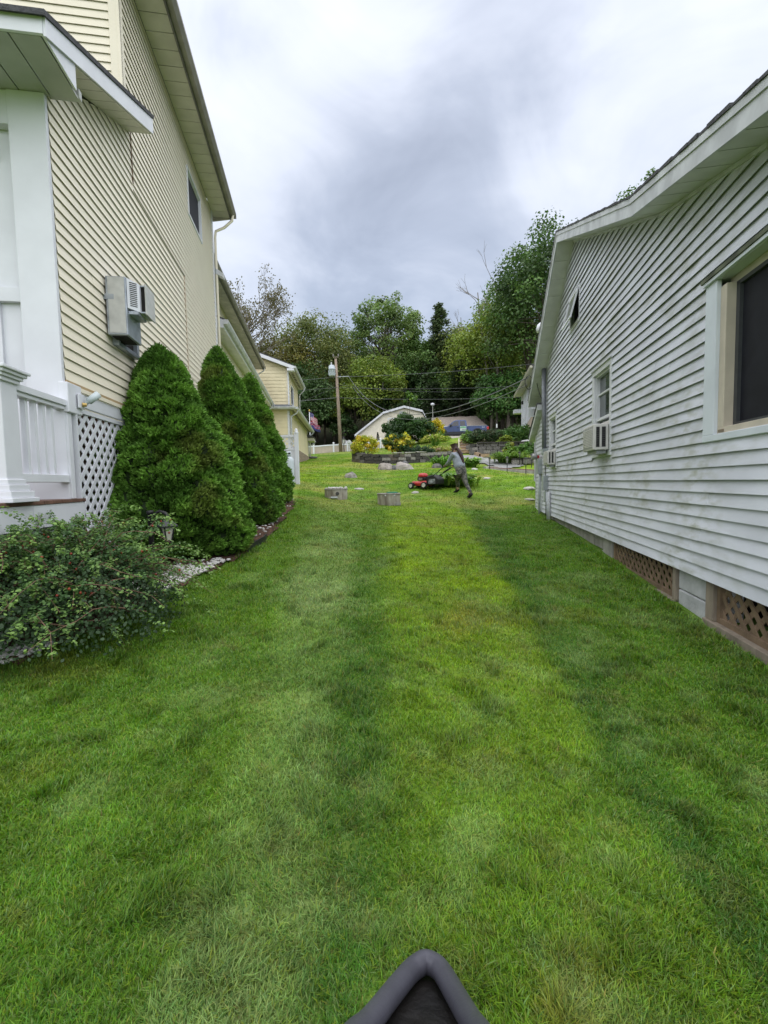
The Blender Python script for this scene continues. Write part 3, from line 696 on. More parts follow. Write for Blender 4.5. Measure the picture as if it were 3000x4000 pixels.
hd = MB(FP); hd.hexa([(.97, .252, 3.36), (1.36, .252, 3.36), (1.36, .36, 3.34), (1.05, .36, 3.34)], [(.97, .252, 3.70), (1.36, .252, 3.70), (1.36, .36, 3.66), (1.05, .36, 3.66)])
hood = hd.build('louvre_hood', white, V, bevel=.003)
for i in range(13):
    z = 3.39 + i * .0215; p0 = FP(.97, .252, 0).lerp(FP(1.05, .36, 0), .22); p1 = FP(.97, .252, 0).lerp(FP(1.05, .36, 0), .8); nn = (p1 - p0).normalized().cross(Vector((0, 0, 1))); nn = nn if nn.y < 0 else -nn
    o_ = nn * .003; MB().hexa([p0 + o_ + Vector((0, 0, z)), p1 + o_ + Vector((0, 0, z)), p1 - o_ + Vector((0, 0, z)), p0 - o_ + Vector((0, 0, z))], [p0 + o_ + Vector((0, 0, z + .009)), p1 + o_ + Vector((0, 0, z + .009)), p1 - o_ + Vector((0, 0, z + .009)), p0 - o_ + Vector((0, 0, z + .009))]).build('louvre_slot', dark, hood)
MB(FP).box(1.10, 1.33, .362, .405, 3.37, 3.64).build('exhaust_core', dark, V)
MB(FP).box(1.08, 1.38, .407, .423, 3.33, 3.68).build('baffle_plate', galv_l, V, bevel=.003)
MB(FP).box(1.08, 1.36, .36, .407, 3.645, 3.66).box(1.08, 1.36, .36, .407, 3.345, 3.36).build('hood_lip', galv, V)
MB(FP).box(1.0, 1.28, .253, .35, 3.30, 3.335).build('hood_underside', galv, V)
MB(FP).box(0.944, .955, .0, .12, 3.44, 3.50).build('bracket', galv, V)
# --- small spotlight by the lattice
SL = thing('spotlight', 'small pale tilted spotlight mounted beside the white lattice', 'lamp', tuple(FL(.14, .13, 2.15)))
q = MB(FL); q.box(.08, .20, .116, .13, 2.08, 2.22); q.build('base_plate', white, SL, bevel=.01)
q = MB(); a = FL(.16, .15, 2.13); b = FL(.24, .24, 2.24); q.tube([a, a.lerp(b, .25), a.lerp(b, .26), b], [.018, .018, .033, .036], 12); q.build('lamp_head', mat('pale_blue_plastic', (.60, .68, .70), .4, .06, 5), SL, smooth=True)
q = MB(); q.tube([FL(.14, .13, 2.12), FL(.16, .16, 2.12)], .02, 10); q.build('swivel', mat('brass', (.60, .42, .15), .4, .1, 5, metal=.6), SL)

# ================================================================== cream garage beyond
G = thing('cream_garage', 'cream clapboard garage with upper storey behind the pointed shrubs', 'garage', (-6.5, 29, 2.3))
GP = (-3.24 - .075 * 25.5, 25.5)
FG = Fr(GP, GD, 1); FGf = Fr(GP, (-1, -.075), -1)
stone = mat('tan_stone', (.40, .31, .24), .9, .25, 9, .6, 18)
gl = backing('side_wall', FG, [(0, 2.0), (11, 2.0), (11, 5.42), (0, 5.42)], cream_g, G)
siding(gl, FG, [(.08, 3.5), (11, 3.5), (11, 5.42), (.08, 5.42)], .19, cream_g, lip=.022)
MB(FG).box(0.05, 11, .002, .05, 1.9, 3.49).build('stone_base', stone, G)
gf = backing('front_wall', FGf, [(0, 1.5), (4, 1.5), (4, 5.42), (0, 5.42)], cream_g, G)
siding(gf, FGf, [(.08, 2.2), (4, 2.2), (4, 5.42), (.08, 5.42)], .19, cream_g, lip=.022)
MB(FG).box(-.03, .10, -.0, .035, 1.9, 5.4).build('corner_trim', white, G); MB(FGf).box(-.035, .10, -.0, .03, 1.9, 5.4).build('corner_trim', white, G)
hu = [(1.2, 2.5, 5.95, 7.1)]
gu = backing('upper_side_wall', Fr(GP, GD, 1, -.04), [(0, 5.5), (5, 5.5), (5, 7.72), (0, 7.72)], cream_g, G, hu)
FGu = Fr(GP, GD, 1, -.04)
siding(gu, FGu, [(.1, 5.72), (5, 5.72), (5, 7.72), (.1, 7.72)], .19, cream_g, hu, lip=.022)
window(G, FGu, 1.2, 2.5, 5.95, 7.1, fw=.06, pm=screen)
gfu = backing('upper_front_wall', Fr(GP, (-1, -.075), -1, -.04), [(0, 5.5), (5, 5.5), (5, 9.6), (0, 7.72)], cream_g, G)
siding(gfu, Fr(GP, (-1, -.075), -1, -.04), [(.1, 5.72), (5, 5.72), (5, 9.6), (.1, 7.75)], .19, cream_g, lip=.022)
MB(FGu).box(-.03, .10, 0, .035, 5.7, 7.7).build('corner_trim', white, G); MB(Fr(GP, (-1, -.075), -1, -.04)).box(-.035, .11, 0, .03, 5.7, 7.7).build('corner_trim', white, G)
# pent roof along front and side, gutters, gable roof
MB(FGf).hexa([(-.40, .40, 5.46), (4, .40, 5.46), (4, 0, 5.50), (0, 0, 5.50)], [(-.40, .40, 5.50), (4, .40, 5.50), (4, 0, 5.74), (0, 0, 5.74)]).build('pent_roof', mat('blue_grey_shingle', (.17, .185, .20), .9, .2, 20, .3, 80), G)
MB(FG).hexa([(-.40, .40, 5.46), (11.2, .40, 5.46), (11.2, 0, 5.50), (0, 0, 5.50)], [(-.40, .40, 5.50), (11.2, .40, 5.50), (11.2, 0, 5.74), (0, 0, 5.74)]).build('pent_roof', mat('blue_grey_shingle', (.17, .185, .2)), G)
MB(FG).box(-.38, 11.15, .02, .38, 5.43, 5.455).build('soffit', almond, G); MB(FGf).box(.0, 4, .02, .38, 5.43, 5.455).build('soffit', almond, G)
for i in range(26): MB(FG).box(.2 + i * .42, .36 + i * .42, .10, .22, 5.418, 5.431).build('soffit_vent', dark, G)
gutter(FG, -.42, 11.2, .40, 5.42, white_old, G, d=.13, h=.12); gutter(FGf, -.40, 4, .40, 5.42, white_old, G, d=.13, h=.12)
# gable roof over the upper storey: ridge runs along u
def rz(w): return 7.78 + .38 * (.35 - w)
MB(FG).hexa([(-.35, .35, 7.74), (5.2, .35, 7.74), (5.2, -5, rz(-5) - .04), (-.35, -5, rz(-5) - .04)], [(-.35, .35, 7.80), (5.2, .35, 7.80), (5.2, -5, rz(-5) + .04), (-.35, -5, rz(-5) + .04)]).build('roof', greyroof, G)
MB(FG).hexa([(-.37, .37, 7.56), (-.33, .37, 7.56), (-.33, -5, rz(-5) - .24), (-.37, -5, rz(-5) - .24)], [(-.37, .37, 7.735), (-.33, .37, 7.735), (-.33, -5, rz(-5) - .045), (-.37, -5, rz(-5) - .045)]).build('rake_fascia', white, G)
MB(FG).hexa([(-.33, .35, 7.60), (0, .35, 7.60), (0, -5, rz(-5) - .20), (-.33, -5, rz(-5) - .20)], [(-.33, .35, 7.62), (0, .35, 7.62), (0, -5, rz(-5) - .18), (-.33, -5, rz(-5) - .18)]).build('rake_soffit', white, G)
MB(FG).box(-.37, .05, .0, .37, 7.50, 7.62).build('eave_return', white, G)
MB(FG).box(.05, 5.1, .0, .35, 7.58, 7.60).build('soffit', almond, G)
for i in range(11): MB(FG).box(.3 + i * .42, .46 + i * .42, .10, .22, 7.566, 7.581).build('soffit_vent', dark, G)
gutter(FG, -.36, 5.2, .355, 7.62, white_old, G, d=.12, h=.12)
for (u, w, z0, z1, zz) in ((4.9, .40, 7.6, 7.2, 5.8), (.08, .44, 5.42, 5.1, 2.3), (10.9, .44, 5.42, 5.1, 3.5)):
    q = MB(FG); q.tube([(u, w, z0), (u, w, z0 - .12), (u, .12, z1), (u, .09, z1 - .1), (u, .09, zz)], .04, 8); q.build('downspout', white_old, G, smooth=True)
# far low porch eave
MB(FG).box(10.6, 12.4, .0, .5, 4.72, 4.95).build('porch_eave', almond, G)
MB(FG).hexa([(10.5, .55, 4.95), (12.5, .55, 4.95), (12.5, 0, 5.0), (10.5, 0, 5.0)], [(10.5, .55, 5.0), (12.5, .55, 5.0), (12.5, 0, 5.2), (10.5, 0, 5.2)]).build('porch_roof', greyroof, G)
q = MB(FG); q.tube([(12.3, .52, 4.85), (12.3, .4, 4.6), (12.3, .1, 4.45), (12.3, .06, 4.3), (12.3, .06, 3.45)], .045, 8); q.build('downspout', white_old, G, smooth=True)
backing('far_wall', Fr(FG(11, 0, 0), (-1, -.075), 1), [(0, 2), (5, 2), (5, 5.4), (0, 5.4)], cream_g, G)
q = MB(); c = FG(11.3, .35, 0); zb = Z(c.x, c.y)
q.tube([(c.x - .3, c.y, zb + .08), (c.x, c.y - .05, zb + .10), (c.x + .35, c.y - .1, zb + .06)], [.09, .09, .07], 10)
tag(q.build('drain_elbow', mat('grey_drain_pipe', (.13, .13, .13), .6, .15, 8), smooth=True), 'dark corrugated drain pipe lying at the garage corner', 'pipe')

# ================================================================== grey house
K = thing('grey_house', 'pale grey vinyl-sided house with mildew stains and white eaves', 'house', (5, 7, .2))
FR = Fr(RP, RD, -1)
U = lambda y: (y - 3.05) / .983
ub = U(4.75); up_ = U(8.69); ue = U(12.1)
ztop = lambda u: (3.97 - .29 * (ub - u)) if u < ub else (3.97 + (5.71 - 3.97) * (u - ub) / (up_ - ub) if u < up_ else 5.71 - .60 * (u - up_))
pr = [(-1.7, .43), (ue, .43), (ue, ztop(ue)), (up_, 5.71), (ub, 3.97), (-1.7, ztop(-1.7))]
bw = (-1.1, .82, 1.58, 2.88); w2 = (3.33, 4.30, 1.62, 2.95); w3 = (7.28, 8.2, 1.55, 2.80); aw = (5.2, 6.0, 4.09, 4.72)
holes = [bw, w2, w3, aw]
wk = backing('wall', FR, pr, grey_v, K, holes)
siding(wk, FR, pr, .105, grey_v, holes, lip=.028, wav=.008, joints=.55)
# big near window with pale casing, beige frame and dark insect screen
o = MB(FR); a, b, c, d = bw
o.box(a, b, -.01, .03, c, c + .055).box(a, b, -.14, .05, d - .03, d).box(b - .17, b, -.01, .028, c + .055, d - .03)
wnd = o.build('window', bluegrey, K, bevel=.005)
o = MB(FR); a1, b1, c1, d1 = a, b - .17, c + .055, d - .03
o.box(a1, b1, -.13, -.0, c1, c1 + .05).box(a1, b1, -.14, -.07, d1 - .06, d1).box(b1 - .085, b1, -.13, -.002, c1 + .05, d1 - .06)
o.build('sash', beige_frame, wnd, bevel=.004)
o = MB(FR); a2, b2, c2, d2 = a1, b1 - .085, c1 + .05, d1 - .06
o.box(a2, b2, -.11, -.07, c2, c2 + .03).box(b2 - .045, b2, -.11, -.07, c2 + .03, d2).box(a2, b2, -.11, -.07, d2 - .03, d2)
o.build('screen_frame', mat('dark_grey_metal', (.06, .065, .07), .5, .1, 9), wnd)
MB(FR).box(a2, b2 - .045, -.102, -.096, c2 + .03, d2 - .03).build('insect_screen', screen, wnd)
MB(FR).box(b2 - .02, b2 + .05, .0005, .01, c1 + .012, c1 + .032).build('latch', mat('bronze_latch', (.25, .2, .14), .5), wnd)
olive_h = mat('shade_toned_head_flashing', (.16, .18, .12), .7, .3, 6)  # green-brown shadow of the window head, put into the flashing colour
MB(FR).box(a, b + .02, .0, .06, d, d + .03).build('head_flashing', olive_h, wnd)
for (u0, u1, z0, z1), rl in ((w2, 2.2), (w3, 2.12)):
    wn_ = window(K, FR, u0, u1, z0, z1, fw=.075, proud=.035, rail=rl, fm=mat('white_window', (.70, .72, .74), .45, .06, 4), deep=.07)
    q = MB(FR); q.box(u0 + .1, u1 - .1, -.06, -.03, z1 - .38, z1 - .355); q.build('upper_rail', mat('white_window', (.7, .72, .74)), wn_)
    MB(FR).box(u0 - .02, u1 + .02, .0, .055, z1, z1 + .02).build('head_flashing', white_old, wn_)
# attic awning window, propped open
a, b, c, d = aw
aw_o = MB(FR); aw_o.box(a, b, -.004, .03, c, c + .07).box(a, b, -.004, .03, d - .07, d).box(a, a + .07, -.004, .028, c + .07, d - .07).box(b - .07, b, -.004, .028, c + .07, d - .07)
awn = aw_o.build('window', white, K)
MB(FR).box(a, b, -.3, -.29, c, d).build('room_dark', dark, awn)
hz, ho = d - .05, (.02, .27); q = MB(FR)
def aws(u0, u1, t0, t1, th=.02):
    z = lambda t: hz - t * .52; w = lambda t: .03 + t * .13
    q.hexa([(u0, w(t0), z(t0)), (u1, w(t0), z(t0)), (u1, w(t1), z(t1)), (u0, w(t1), z(t1))], [(u0, w(t0) + th, z(t0) + .01), (u1, w(t0) + th, z(t0) + .01), (u1, w(t1) + th, z(t1) + .01), (u0, w(t1) + th, z(t1) + .01)])
aws(a + .04, b - .04, 0, .10); aws(a + .04, b - .04, .9, 1.0); aws(a + .04, a + .09, .10, .9); aws(b - .09, b - .04, .10, .9); q.build('awning_sash', white, awn)
q = MB(FR); aws(a + .09, b - .09, .10, .9, .006); q.build('pane', glass_mat('attic_pane', (.30, .32, .32)), awn)
# rake fascia, soffit, roof (overhang .30)
OV = .30
def rake(u0, z0, u1, z1, h, nm, m):
    MB(FR).hexa([(u0, OV, z0 - h), (u1, OV, z1 - h), (u1, OV + .02, z1 - h), (u0, OV + .02, z0 - h)], [(u0, OV, z0), (u1, OV, z1), (u1, OV + .02, z1), (u0, OV + .02, z0)]).build(nm, m, K)
rt = lambda u: ztop(u) + .16
for (u0, u1) in ((-1.8, ub), (ub, up_), (up_, ue + .55)):
    z0, z1 = rt(u0), rt(u1) if u1 <= up_ else 5.71 - .6 * (u1 - up_) + .16
    rake(u0, z0, u1, z1, .17, 'rake_fascia', white_old)
    MB(FR).hexa([(u0, OV + .021, z0 - .045), (u1, OV + .021, z1 - .045), (u1, OV + .032, z1 - .045), (u0, OV + .032, z0 - .045)], [(u0, OV + .021, z0 + .01), (u1, OV + .021, z1 + .01), (u1, OV + .032, z1 + .01), (u0, OV + .032, z0 + .01)]).build('drip_edge', white_old, K)
    n = max(3, int((u1 - u0) / .32))
    panels(K, 'soffit_panel', FR(u0, OV, z0 - .165), FR(u1, OV, z1 - .165), FR(u0, .015, z0 - .165), FR(u1, .015, z1 - .165), n, .015, mat('white_soffit2', (.60, .61, .58), .5, .08, 4))
    MB(FR).hexa([(u0, .0, z0 - .20), (u1, .0, z1 - .20), (u1, .032, z1 - .20), (u0, .032, z0 - .20)], [(u0, .0, z0 - .166), (u1, .0, z1 - .166), (u1, .032, z1 - .166), (u0, .032, z0 - .166)]).build('frieze_trim', white_old, K)
    # shingle edge: short overlapping tabs along the rake
    s = MB(FR); k = int((u1 - u0) / .14)
    for i in range(k):
        p, q_ = u0 + (u1 - u0) * i / k, u0 + (u1 - u0) * (i + 1) / k; a_, b_ = z0 + (z1 - z0) * i / k, z0 + (z1 - z0) * (i + 1) / k
        jw = OV + .035 + .012 * random.random(); lift = .012 * random.random()
        s.hexa([(p, jw, a_ + .011), (q_, jw, b_ + .011), (q_, -6, b_ + .011), (p, -6, a_ + .011)], [(p, jw, a_ + .032 + lift), (q_, jw, b_ + .026 + lift), (q_, -6, b_ + .03), (p, -6, a_ + .03)])
    s.build('roof', greyroof, K)
MB(FR).box(ue + .50, ue + .53, -5, OV + .02, 3.03, 3.24).build('fascia', white_old, K)
MB(FR).box(ue - .02, ue + .03, -.02, .03, .43, 3.45).build('corner_trim', white_old, K)
# lean-to at the far end
ul = U(13.3)
pl = [(ue + .03, .43), (ul, .43), (ul, 2.60), (ue + .03, 3.10)]
wlt = backing('lean_to_wall', FR, pl, grey_v, K); siding(wlt, FR, pl, .105, grey_v)
MB(FR).hexa([(ue - .02, .0, 3.13), (ul + .45, .0, 2.42), (ul + .45, .16, 2.42), (ue - .02, .16, 3.13)], [(ue - .02, .0, 3.27), (ul + .45, .0, 2.56), (ul + .45, .16, 2.56), (ue - .02, .16, 3.27)]).build('lean_to_rake', white_old, K)
MB(FR).hexa([(ue - .02, -4, 3.275), (ul + .5, -4, 2.565), (ul + .5, .18, 2.565), (ue - .02, .18, 3.275)], [(ue - .02, -4, 3.31), (ul + .5, -4, 2.60), (ul + .5, .18, 2.60), (ue - .02, .18, 3.31)]).build('lean_to_roof', greyroof, K)
MB(FR).box(ul - .03, ul + .03, -.03, .03, .43, 2.58).build('corner_trim', white_old, K)
MB(FR).box(ul + .05, ul + .16, -.06, .05, 1.25, 2.4).build('gutter_box', white_old, K)
# foundation: piers, lattice vents, sills
blk = mat('grey_painted_block', (.50, .51, .52), .85, .14, 5, .3, 40)
def block(u0, u1, z0, z1, m=blk, w=-.03): MB(FR).box(u0, u1, w - .3, w, z0, z1).build('foundation_block', m, K, bevel=.012)
block(.82, 1.33, .22, .43); block(.82, 1.33, -.12, .212); block(3.4, 3.85, .12, .43, conc)
for i in range(9):
    u = 3.86 + i * .60; block(u, u + .585, .20, .43, conc, -.05 - .02 * random.random()); block(u - .2, u + .38, -.02, .19, conc, -.04 - .02 * random.random())
curb = MB(FR)
for (a, b) in ((-1.7, .78), (1.36, 3.38)):
    MB(FR).box(a, b, -.12, .015, .02, .095).build('wood_sill', oldwood, K, bevel=.006)
    MB(FR).box(a - .02, b + .02, -.2, .06, -.25, .015).build('concrete_curb', conc, K, bevel=.02)
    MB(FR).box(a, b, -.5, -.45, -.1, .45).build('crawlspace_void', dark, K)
lattice(K, FR, -1.7, .60, .14, .50, brownwood, pitch=.135, sw=.042, w=-.06, name='vent_lattice')
lattice(K, FR, 1.46, 3.3, .14, .50, brownwood, pitch=.135, sw=.042, w=-.06, name='vent_lattice')
MB(FR).box(.65, .77, -.12, -.005, .096, .43).build('wood_post', oldwood, K, bevel=.006)
MB(FR).box(1.34, 1.41, -.12, -.005, .096, .43).build('wood_post', oldwood, K, bevel=.006)
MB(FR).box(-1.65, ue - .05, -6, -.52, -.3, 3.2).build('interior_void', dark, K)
backing('end_wall', Fr(FR(ue, 0, 0), (.983, -.183), -1), [(.02, .43), (6, .43), (6, 3.3), (.02, 3.3)], grey_v, K)
# plumbing vent on the far roof slope
PV = thing('roof_vent', 'white capped vent pipe standing on the far slope of the grey roof', 'vent pipe', (4.75, 13.4, 4.0))
q = MB(); q.lathe((4.9, 14.0, 0), [(.055, 3.0), (.055, 5.75)], 12); q.build('pipe', mat('pinkish_pipe', (.55, .48, .45), .6, .1, 5), PV, smooth=True)
q = MB(); q.lathe((4.88, 14.0, 0), [(.16, 5.75), (.17, 5.86), (.14, 5.96), (.06, 6.02), (.005, 6.03)], 14); q.build('cap', white, PV, smooth=True)

# ---- window air conditioners
acw = mat('ac_white', (.64, .63, .60), .5, .08, 6)
def aircon(label, u0, u1, z0, z1, dp, grp):
    A = thing('air_conditioner', label, 'air conditioner', tuple(FR(u0, .1, z0)), grp)
    MB(FR).box(u0, u1, .04, dp, z0, z1).build('case', acw, A, bevel=.012)
    for (a, b) in ((.08, dp * .46 + .02), (dp * .46 + .05, dp - .035)):
        g = MB(FR).box(u0 - .004, u0 + .004, a, b, z0 + .04, z1 - .04).build('side_grille', blackp, A)
        for k in range(9):
            z = z0 + .06 + k * (z1 - z0 - .12) / 8; MB(FR).box(u0 - .007, u0 - .004, a, b, z, z + .006).build('grille_slat', mat('dark_grille', (.07, .07, .07), .5), g)
    bk = MB(FR).box(u0 + .03, u1 - .03, dp - .004, dp + .006, z0 + .03, z1 - .03).build('rear_grille', mat('grey_fins', (.5, .5, .5), .5, .2, 20), A)
    for k in range(11):
        z = z0 + .05 + k * (z1 - z0 - .1) / 11; MB(FR).box(u0 + .035, u1 - .035, dp + .006, dp + .012, z, z + .014).build('fin', acw, bk)
    MB(FR).box(u0 + .05, u1 - .05, .06, dp - .05, z0 - .05, z0 - .005).build('drip_tray', mat('clear_tray', (.35, .37, .38), .3), A)
    MB(FR).box(u0 + .02, u1 - .02, -.03, .03, z1 - .002, z1 + .05).build('mounting_rail', acw, A)
aircon('window air conditioner with two dark side grilles, nearer to the large window', 3.38, 3.96, 1.70, 2.06, .24, 'window air conditioners on the grey house')
aircon('window air conditioner beside the grey conduit, in the far window', 7.32, 7.84, 1.63, 1.95, .21, 'window air conditioners on the grey house')
# ---- electric service on the far corner
con = mat('grey_conduit', (.20, .215, .235), .5, .1, 6, metal=.3)
q = MB(FR); q.tube([(8.55, .10, 4.12), (8.5, .10, 3.0), (8.45, .10, 2.05)], .055, 14)
tag(q.build('service_conduit', con, smooth=True), 'thick grey vertical conduit running up under the grey house soffit', 'conduit')
mbx = mat('grey_enamel_box', (.36, .40, .41), .45, .1, 6)
def ebox(name, label, u0, u1, z0, z1, d, cov=True):
    E1 = thing(name, label, 'electrical box', tuple(FR(u0, .03, z0)), 'electric boxes on the grey house')
    MB(FR).box(u0, u1, .018, d, z0, z1).build('case', mbx, E1, bevel=.008)
    if cov: MB(FR).box(u0 + .02, u1 - .02, d, d + .008, z0 + .03, z1 - .03).build('cover', mat('pale_enamel', (.44, .48, .49), .45, .08, 6), E1)
    return E1
ebox('junction_box', 'pale grey junction box at the foot of the thick conduit', 8.33, 8.56, 1.92, 2.06, .15)
mt = ebox('electric_meter', 'electric meter with round glass and red seal by the lean-to corner', 9.25, 9.55, 1.45, 1.85, .14, False)
q = MB(); c0 = FR(9.4, .14, 1.92); c1 = FR(9.4, .27, 1.92); q.tube([c0, c0.lerp(c1, .8), c1], [.085, .08, .05], 16); q.build('meter_glass', mat('meter_glass', (.35, .36, .36), .1, .2, 6, spec=.8), mt, smooth=True)
MB(FR).box(9.56, 9.66, .05, .12, 1.88, 1.96).build('red_seal', mat('red_plastic', (.45, .03, .03), .4), mt)
ebox('disconnect_box', 'tall grey disconnect box below the far air conditioner', 8.35, 8.58, 1.02, 1.40, .13)
ebox('cable_box', 'small pale cable box low on the grey wall above two white pipes', 8.15, 8.40, .75, 1.0, .12)
def pipe(name, label, pts, r, m):
    q = MB(FR); q.tube(pts, r, 10); tag(q.build(name, m, smooth=True), label, 'pipe')
pale = mat('pale_pvc', (.52, .56, .59), .5, .08, 5)
pipe('drain_pipe', 'pale pipe dropping from the cable box to the grass', [(8.12, .07, .98), (8.05, .07, .30)], .035, pale)
pipe('drain_pipe', 'pale pipe nearest the siding beside its twin at the wall foot', [(7.98, .06, 1.0), (7.93, .06, .30)], .03, white_old)
pipe('meter_conduit', 'thin conduit running from the meter down into the ground', [(9.35, .06, 1.45), (9.38, .07, 1.2), (9.42, .07, .35)], .03, pale)
pipe('service_cable', 'black loose cable hanging beside the thick conduit', [(9.0, .25, 4.0), (8.9, .15, 3.5), (8.75, .06, 3.2), (8.78, .04, 2.6), (8.7, .04, 2.1), (8.72, .03, 1.2), (8.6, .03, .7), (8.5, .05, .4)], .010, blackp)
q = MB()
c = FR(9.15, .38, 3.85)
q.tube([c + Vector((math.cos(t) * .10, .01 * math.sin(3 * t), math.sin(t) * .17)) for t in np.linspace(0, 12.3, 40)], .009, 6)
tag(q.build('cable_coil', blackp, smooth=True), 'coiled black cable hanging at the eave tip of the grey house', 'cable')

# ================================================================== second grey house beyond
K2 = thing('grey_house', 'distant pale grey house on the upper terrace behind the near grey house', 'house', (12, 32, 4.6))
FK = Fr((9.5, 28.0), (.186, 1), -1)
hk = [(3.9, 4.6, 6.3, 7.9), (6.4, 6.9, 5.9, 7.0)]
pk = [(-1, 5.0), (8.1, 5.0), (8.1, 7.95), (-1, 7.95)]
wk2 = backing('wall', FK, [(-1, 4.2), (8.1, 4.2), (8.1, 7.95), (-1, 7.95)], mat('tan_foundation', (.50, .41, .32), .85, .15, 3), K2, hk)
siding(wk2, FK, [(-1, 5.9), (3, 5.5), (8.1, 5.0), (8.1, 7.95), (-1, 7.95)], .15, grey_v, hk, lip=.02)
for h in hk: window(K2, FK, *h[:2], h[2], h[3], fw=.06, pm=screen)
MB(FK).box(8.05, 8.22, -.1, .04, 4.6, 7.95).build('corner_trim', white, K2); MB(FK).box(7.5, 7.7, 0, .03, 4.9, 7.9).build('corner_trim', white_old, K2)
MB(FK).hexa([(-1.2, .5, 7.93), (8.5, .5, 7.93), (8.5, -3.5, 9.8), (-1.2, -3.5, 9.8)], [(-1.2, .5, 8.0), (8.5, .5, 8.0), (8.5, -3.5, 9.88), (-1.2, -3.5, 9.88)]).build('roof', greyroof, K2)
MB(FK).box(-1.2, 8.45, .0, .46, 7.86, 7.90).build('soffit', almond, K2); gutter(FK, -1.2, 8.5, .47, 7.82, almond, K2, d=.13, h=.13)
MB(FK).box(8.2, 8.9, -.2, .6, 6.55, 6.85).build('porch_beam', white_old, K2)
q = MB(FK); q.box(7.1, 7.25, .02, .14, 7.05, 7.3); q.build('wall_lamp', blackp, K2)
backing('end_wall', Fr(FK(8.1, 0, 0), (1, -.186), -1), [(0, 4), (6, 4), (6, 8.5), (0, 8.0)], grey_v, K2)
# ------------------------------------------------------------------ foliage builders
def leaf_quads(c, nrm, size, asp=.62, droop=0.):
    """diamond-ish leaf quads at c facing nrm"""
    n = len(c); a = unit(np.cross(nrm, rdir(n))); b = np.cross(nrm, a); s = size[:, None]
    V_ = np.empty((n, 4, 3)); V_[:, 0] = c - a * s * .5; V_[:, 1] = c - b * s * .5 * asp; V_[:, 2] = c + a * s * .5 - nrm * s * droop; V_[:, 3] = c + b * s * .5 * asp
    return V_
def tint(base, n, v=.25, hue=.12):
    c = np.array(base)[None] * (1 - v + 2 * v * rng.random((n, 1))); c[:, 0] *= 1 - hue + 2 * hue * rng.random(n); c[:, 2] *= 1 - hue + 2 * hue * rng.random(n); return c
def crown(centre, rad, n, nc, size, cols, rc=.30, up=.55, hollow=.45, squash=1., seed_pts=False):
    """leaves gathered in clumps spread through an ellipsoid; returns quads, colours and clump centres"""
    d = rdir(nc); d[:, 2] = np.where(d[:, 2] < -.35, -d[:, 2] * .6, d[:, 2]); d = unit(d)
    r = hollow + (1 - hollow) * rng.random(nc) ** .6
    r *= .80 + .40 * vnoise(d * 1.7 + np.array(centre) * .37, 1.3, 2)
    R3 = np.array(rad); C = np.array(centre) + d * r[:, None] * R3
    k = rng.integers(0, nc, n); o = rdir(n); rr = (.35 + .65 * rng.random(n) ** .5)[:, None]
    cr_ = np.mean(R3) * rc * (.6 + .8 * rng.random(nc))
    p = C[k] + o * rr * cr_[k][:, None] * np.array([1, 1, .75 * squash])
    nrm = unit(o * .7 + np.array([0, 0, up]) + rdir(n) * .7)
    q = leaf_quads(p, nrm, size * (.6 + .8 * rng.random(n)), .75)
    cols = np.array(cols); ci = rng.integers(0, len(cols), nc); cb = cols[ci] * (.75 + .5 * rng.random((nc, 1)))
    c = cb[k] * (.75 + .5 * rng.random((n, 1))); c[:, 0] *= .88 + .24 * rng.random(n)
    return q, c, C
def limbs(T, base, top, targets, r0, m=None, n=8, name='trunk', wob=.04, split=.45):
    base, top = Vector(base), Vector(top); L_ = (top - base).length; mb = MB()
    pts = []
    for i in range(7):
        t = i / 6; p = base.lerp(top, t); pts.append(p + Vector((random.uniform(-1, 1), random.uniform(-1, 1), 0)) * wob * L_ * (t * (1.2 - t)))
    mb.tube(pts, [r0 * (1.25 if i == 0 else 1) * (1 - .75 * i / 6) for i in range(7)], n)
    for tg in targets:
        tg = Vector(tg); t = max(split * .6, min(.92, random.uniform(split, .9))); j = int(t * 6); s = pts[j].lerp(pts[min(j + 1, 6)], t * 6 - j)
        mid = s.lerp(tg, .5) + Vector((0, 0, (tg - s).length * .10)) + Vector((random.uniform(-1, 1), random.uniform(-1, 1), 0)) * .06 * L_
        mb.tube([s, mid, tg], [r0 * .38 * (1 - .5 * t), r0 * .22, r0 * .06], 5)
    return mb.build(name, m or bark, T, smooth=True)
def tree(name, label, x, y, h, rx, cols, n=5200, nc=60, leaf=.36, zc=.66, rz=.36, trunk=.28, rc=.28, hollow=.4, ry=None, group='trees on the wooded hillside', limb=22, cat='tree'):
    z = Z(x, y); T = thing(name, label, cat, (x, y, z - .2), group); cz = z + h * zc
    q, c, C = crown((x, y, cz), (rx, ry or rx, h * rz), n, nc, np.full(n, leaf), cols, rc, hollow=hollow)
    poly_mesh('crown', q, c, T, leaf_m)
    limbs(T, (x, y, z - .3), (x + random.uniform(-.6, .6), y, cz + h * rz * .35), [tuple(C[i]) for i in rng.integers(0, nc, limb)], trunk)
    return T
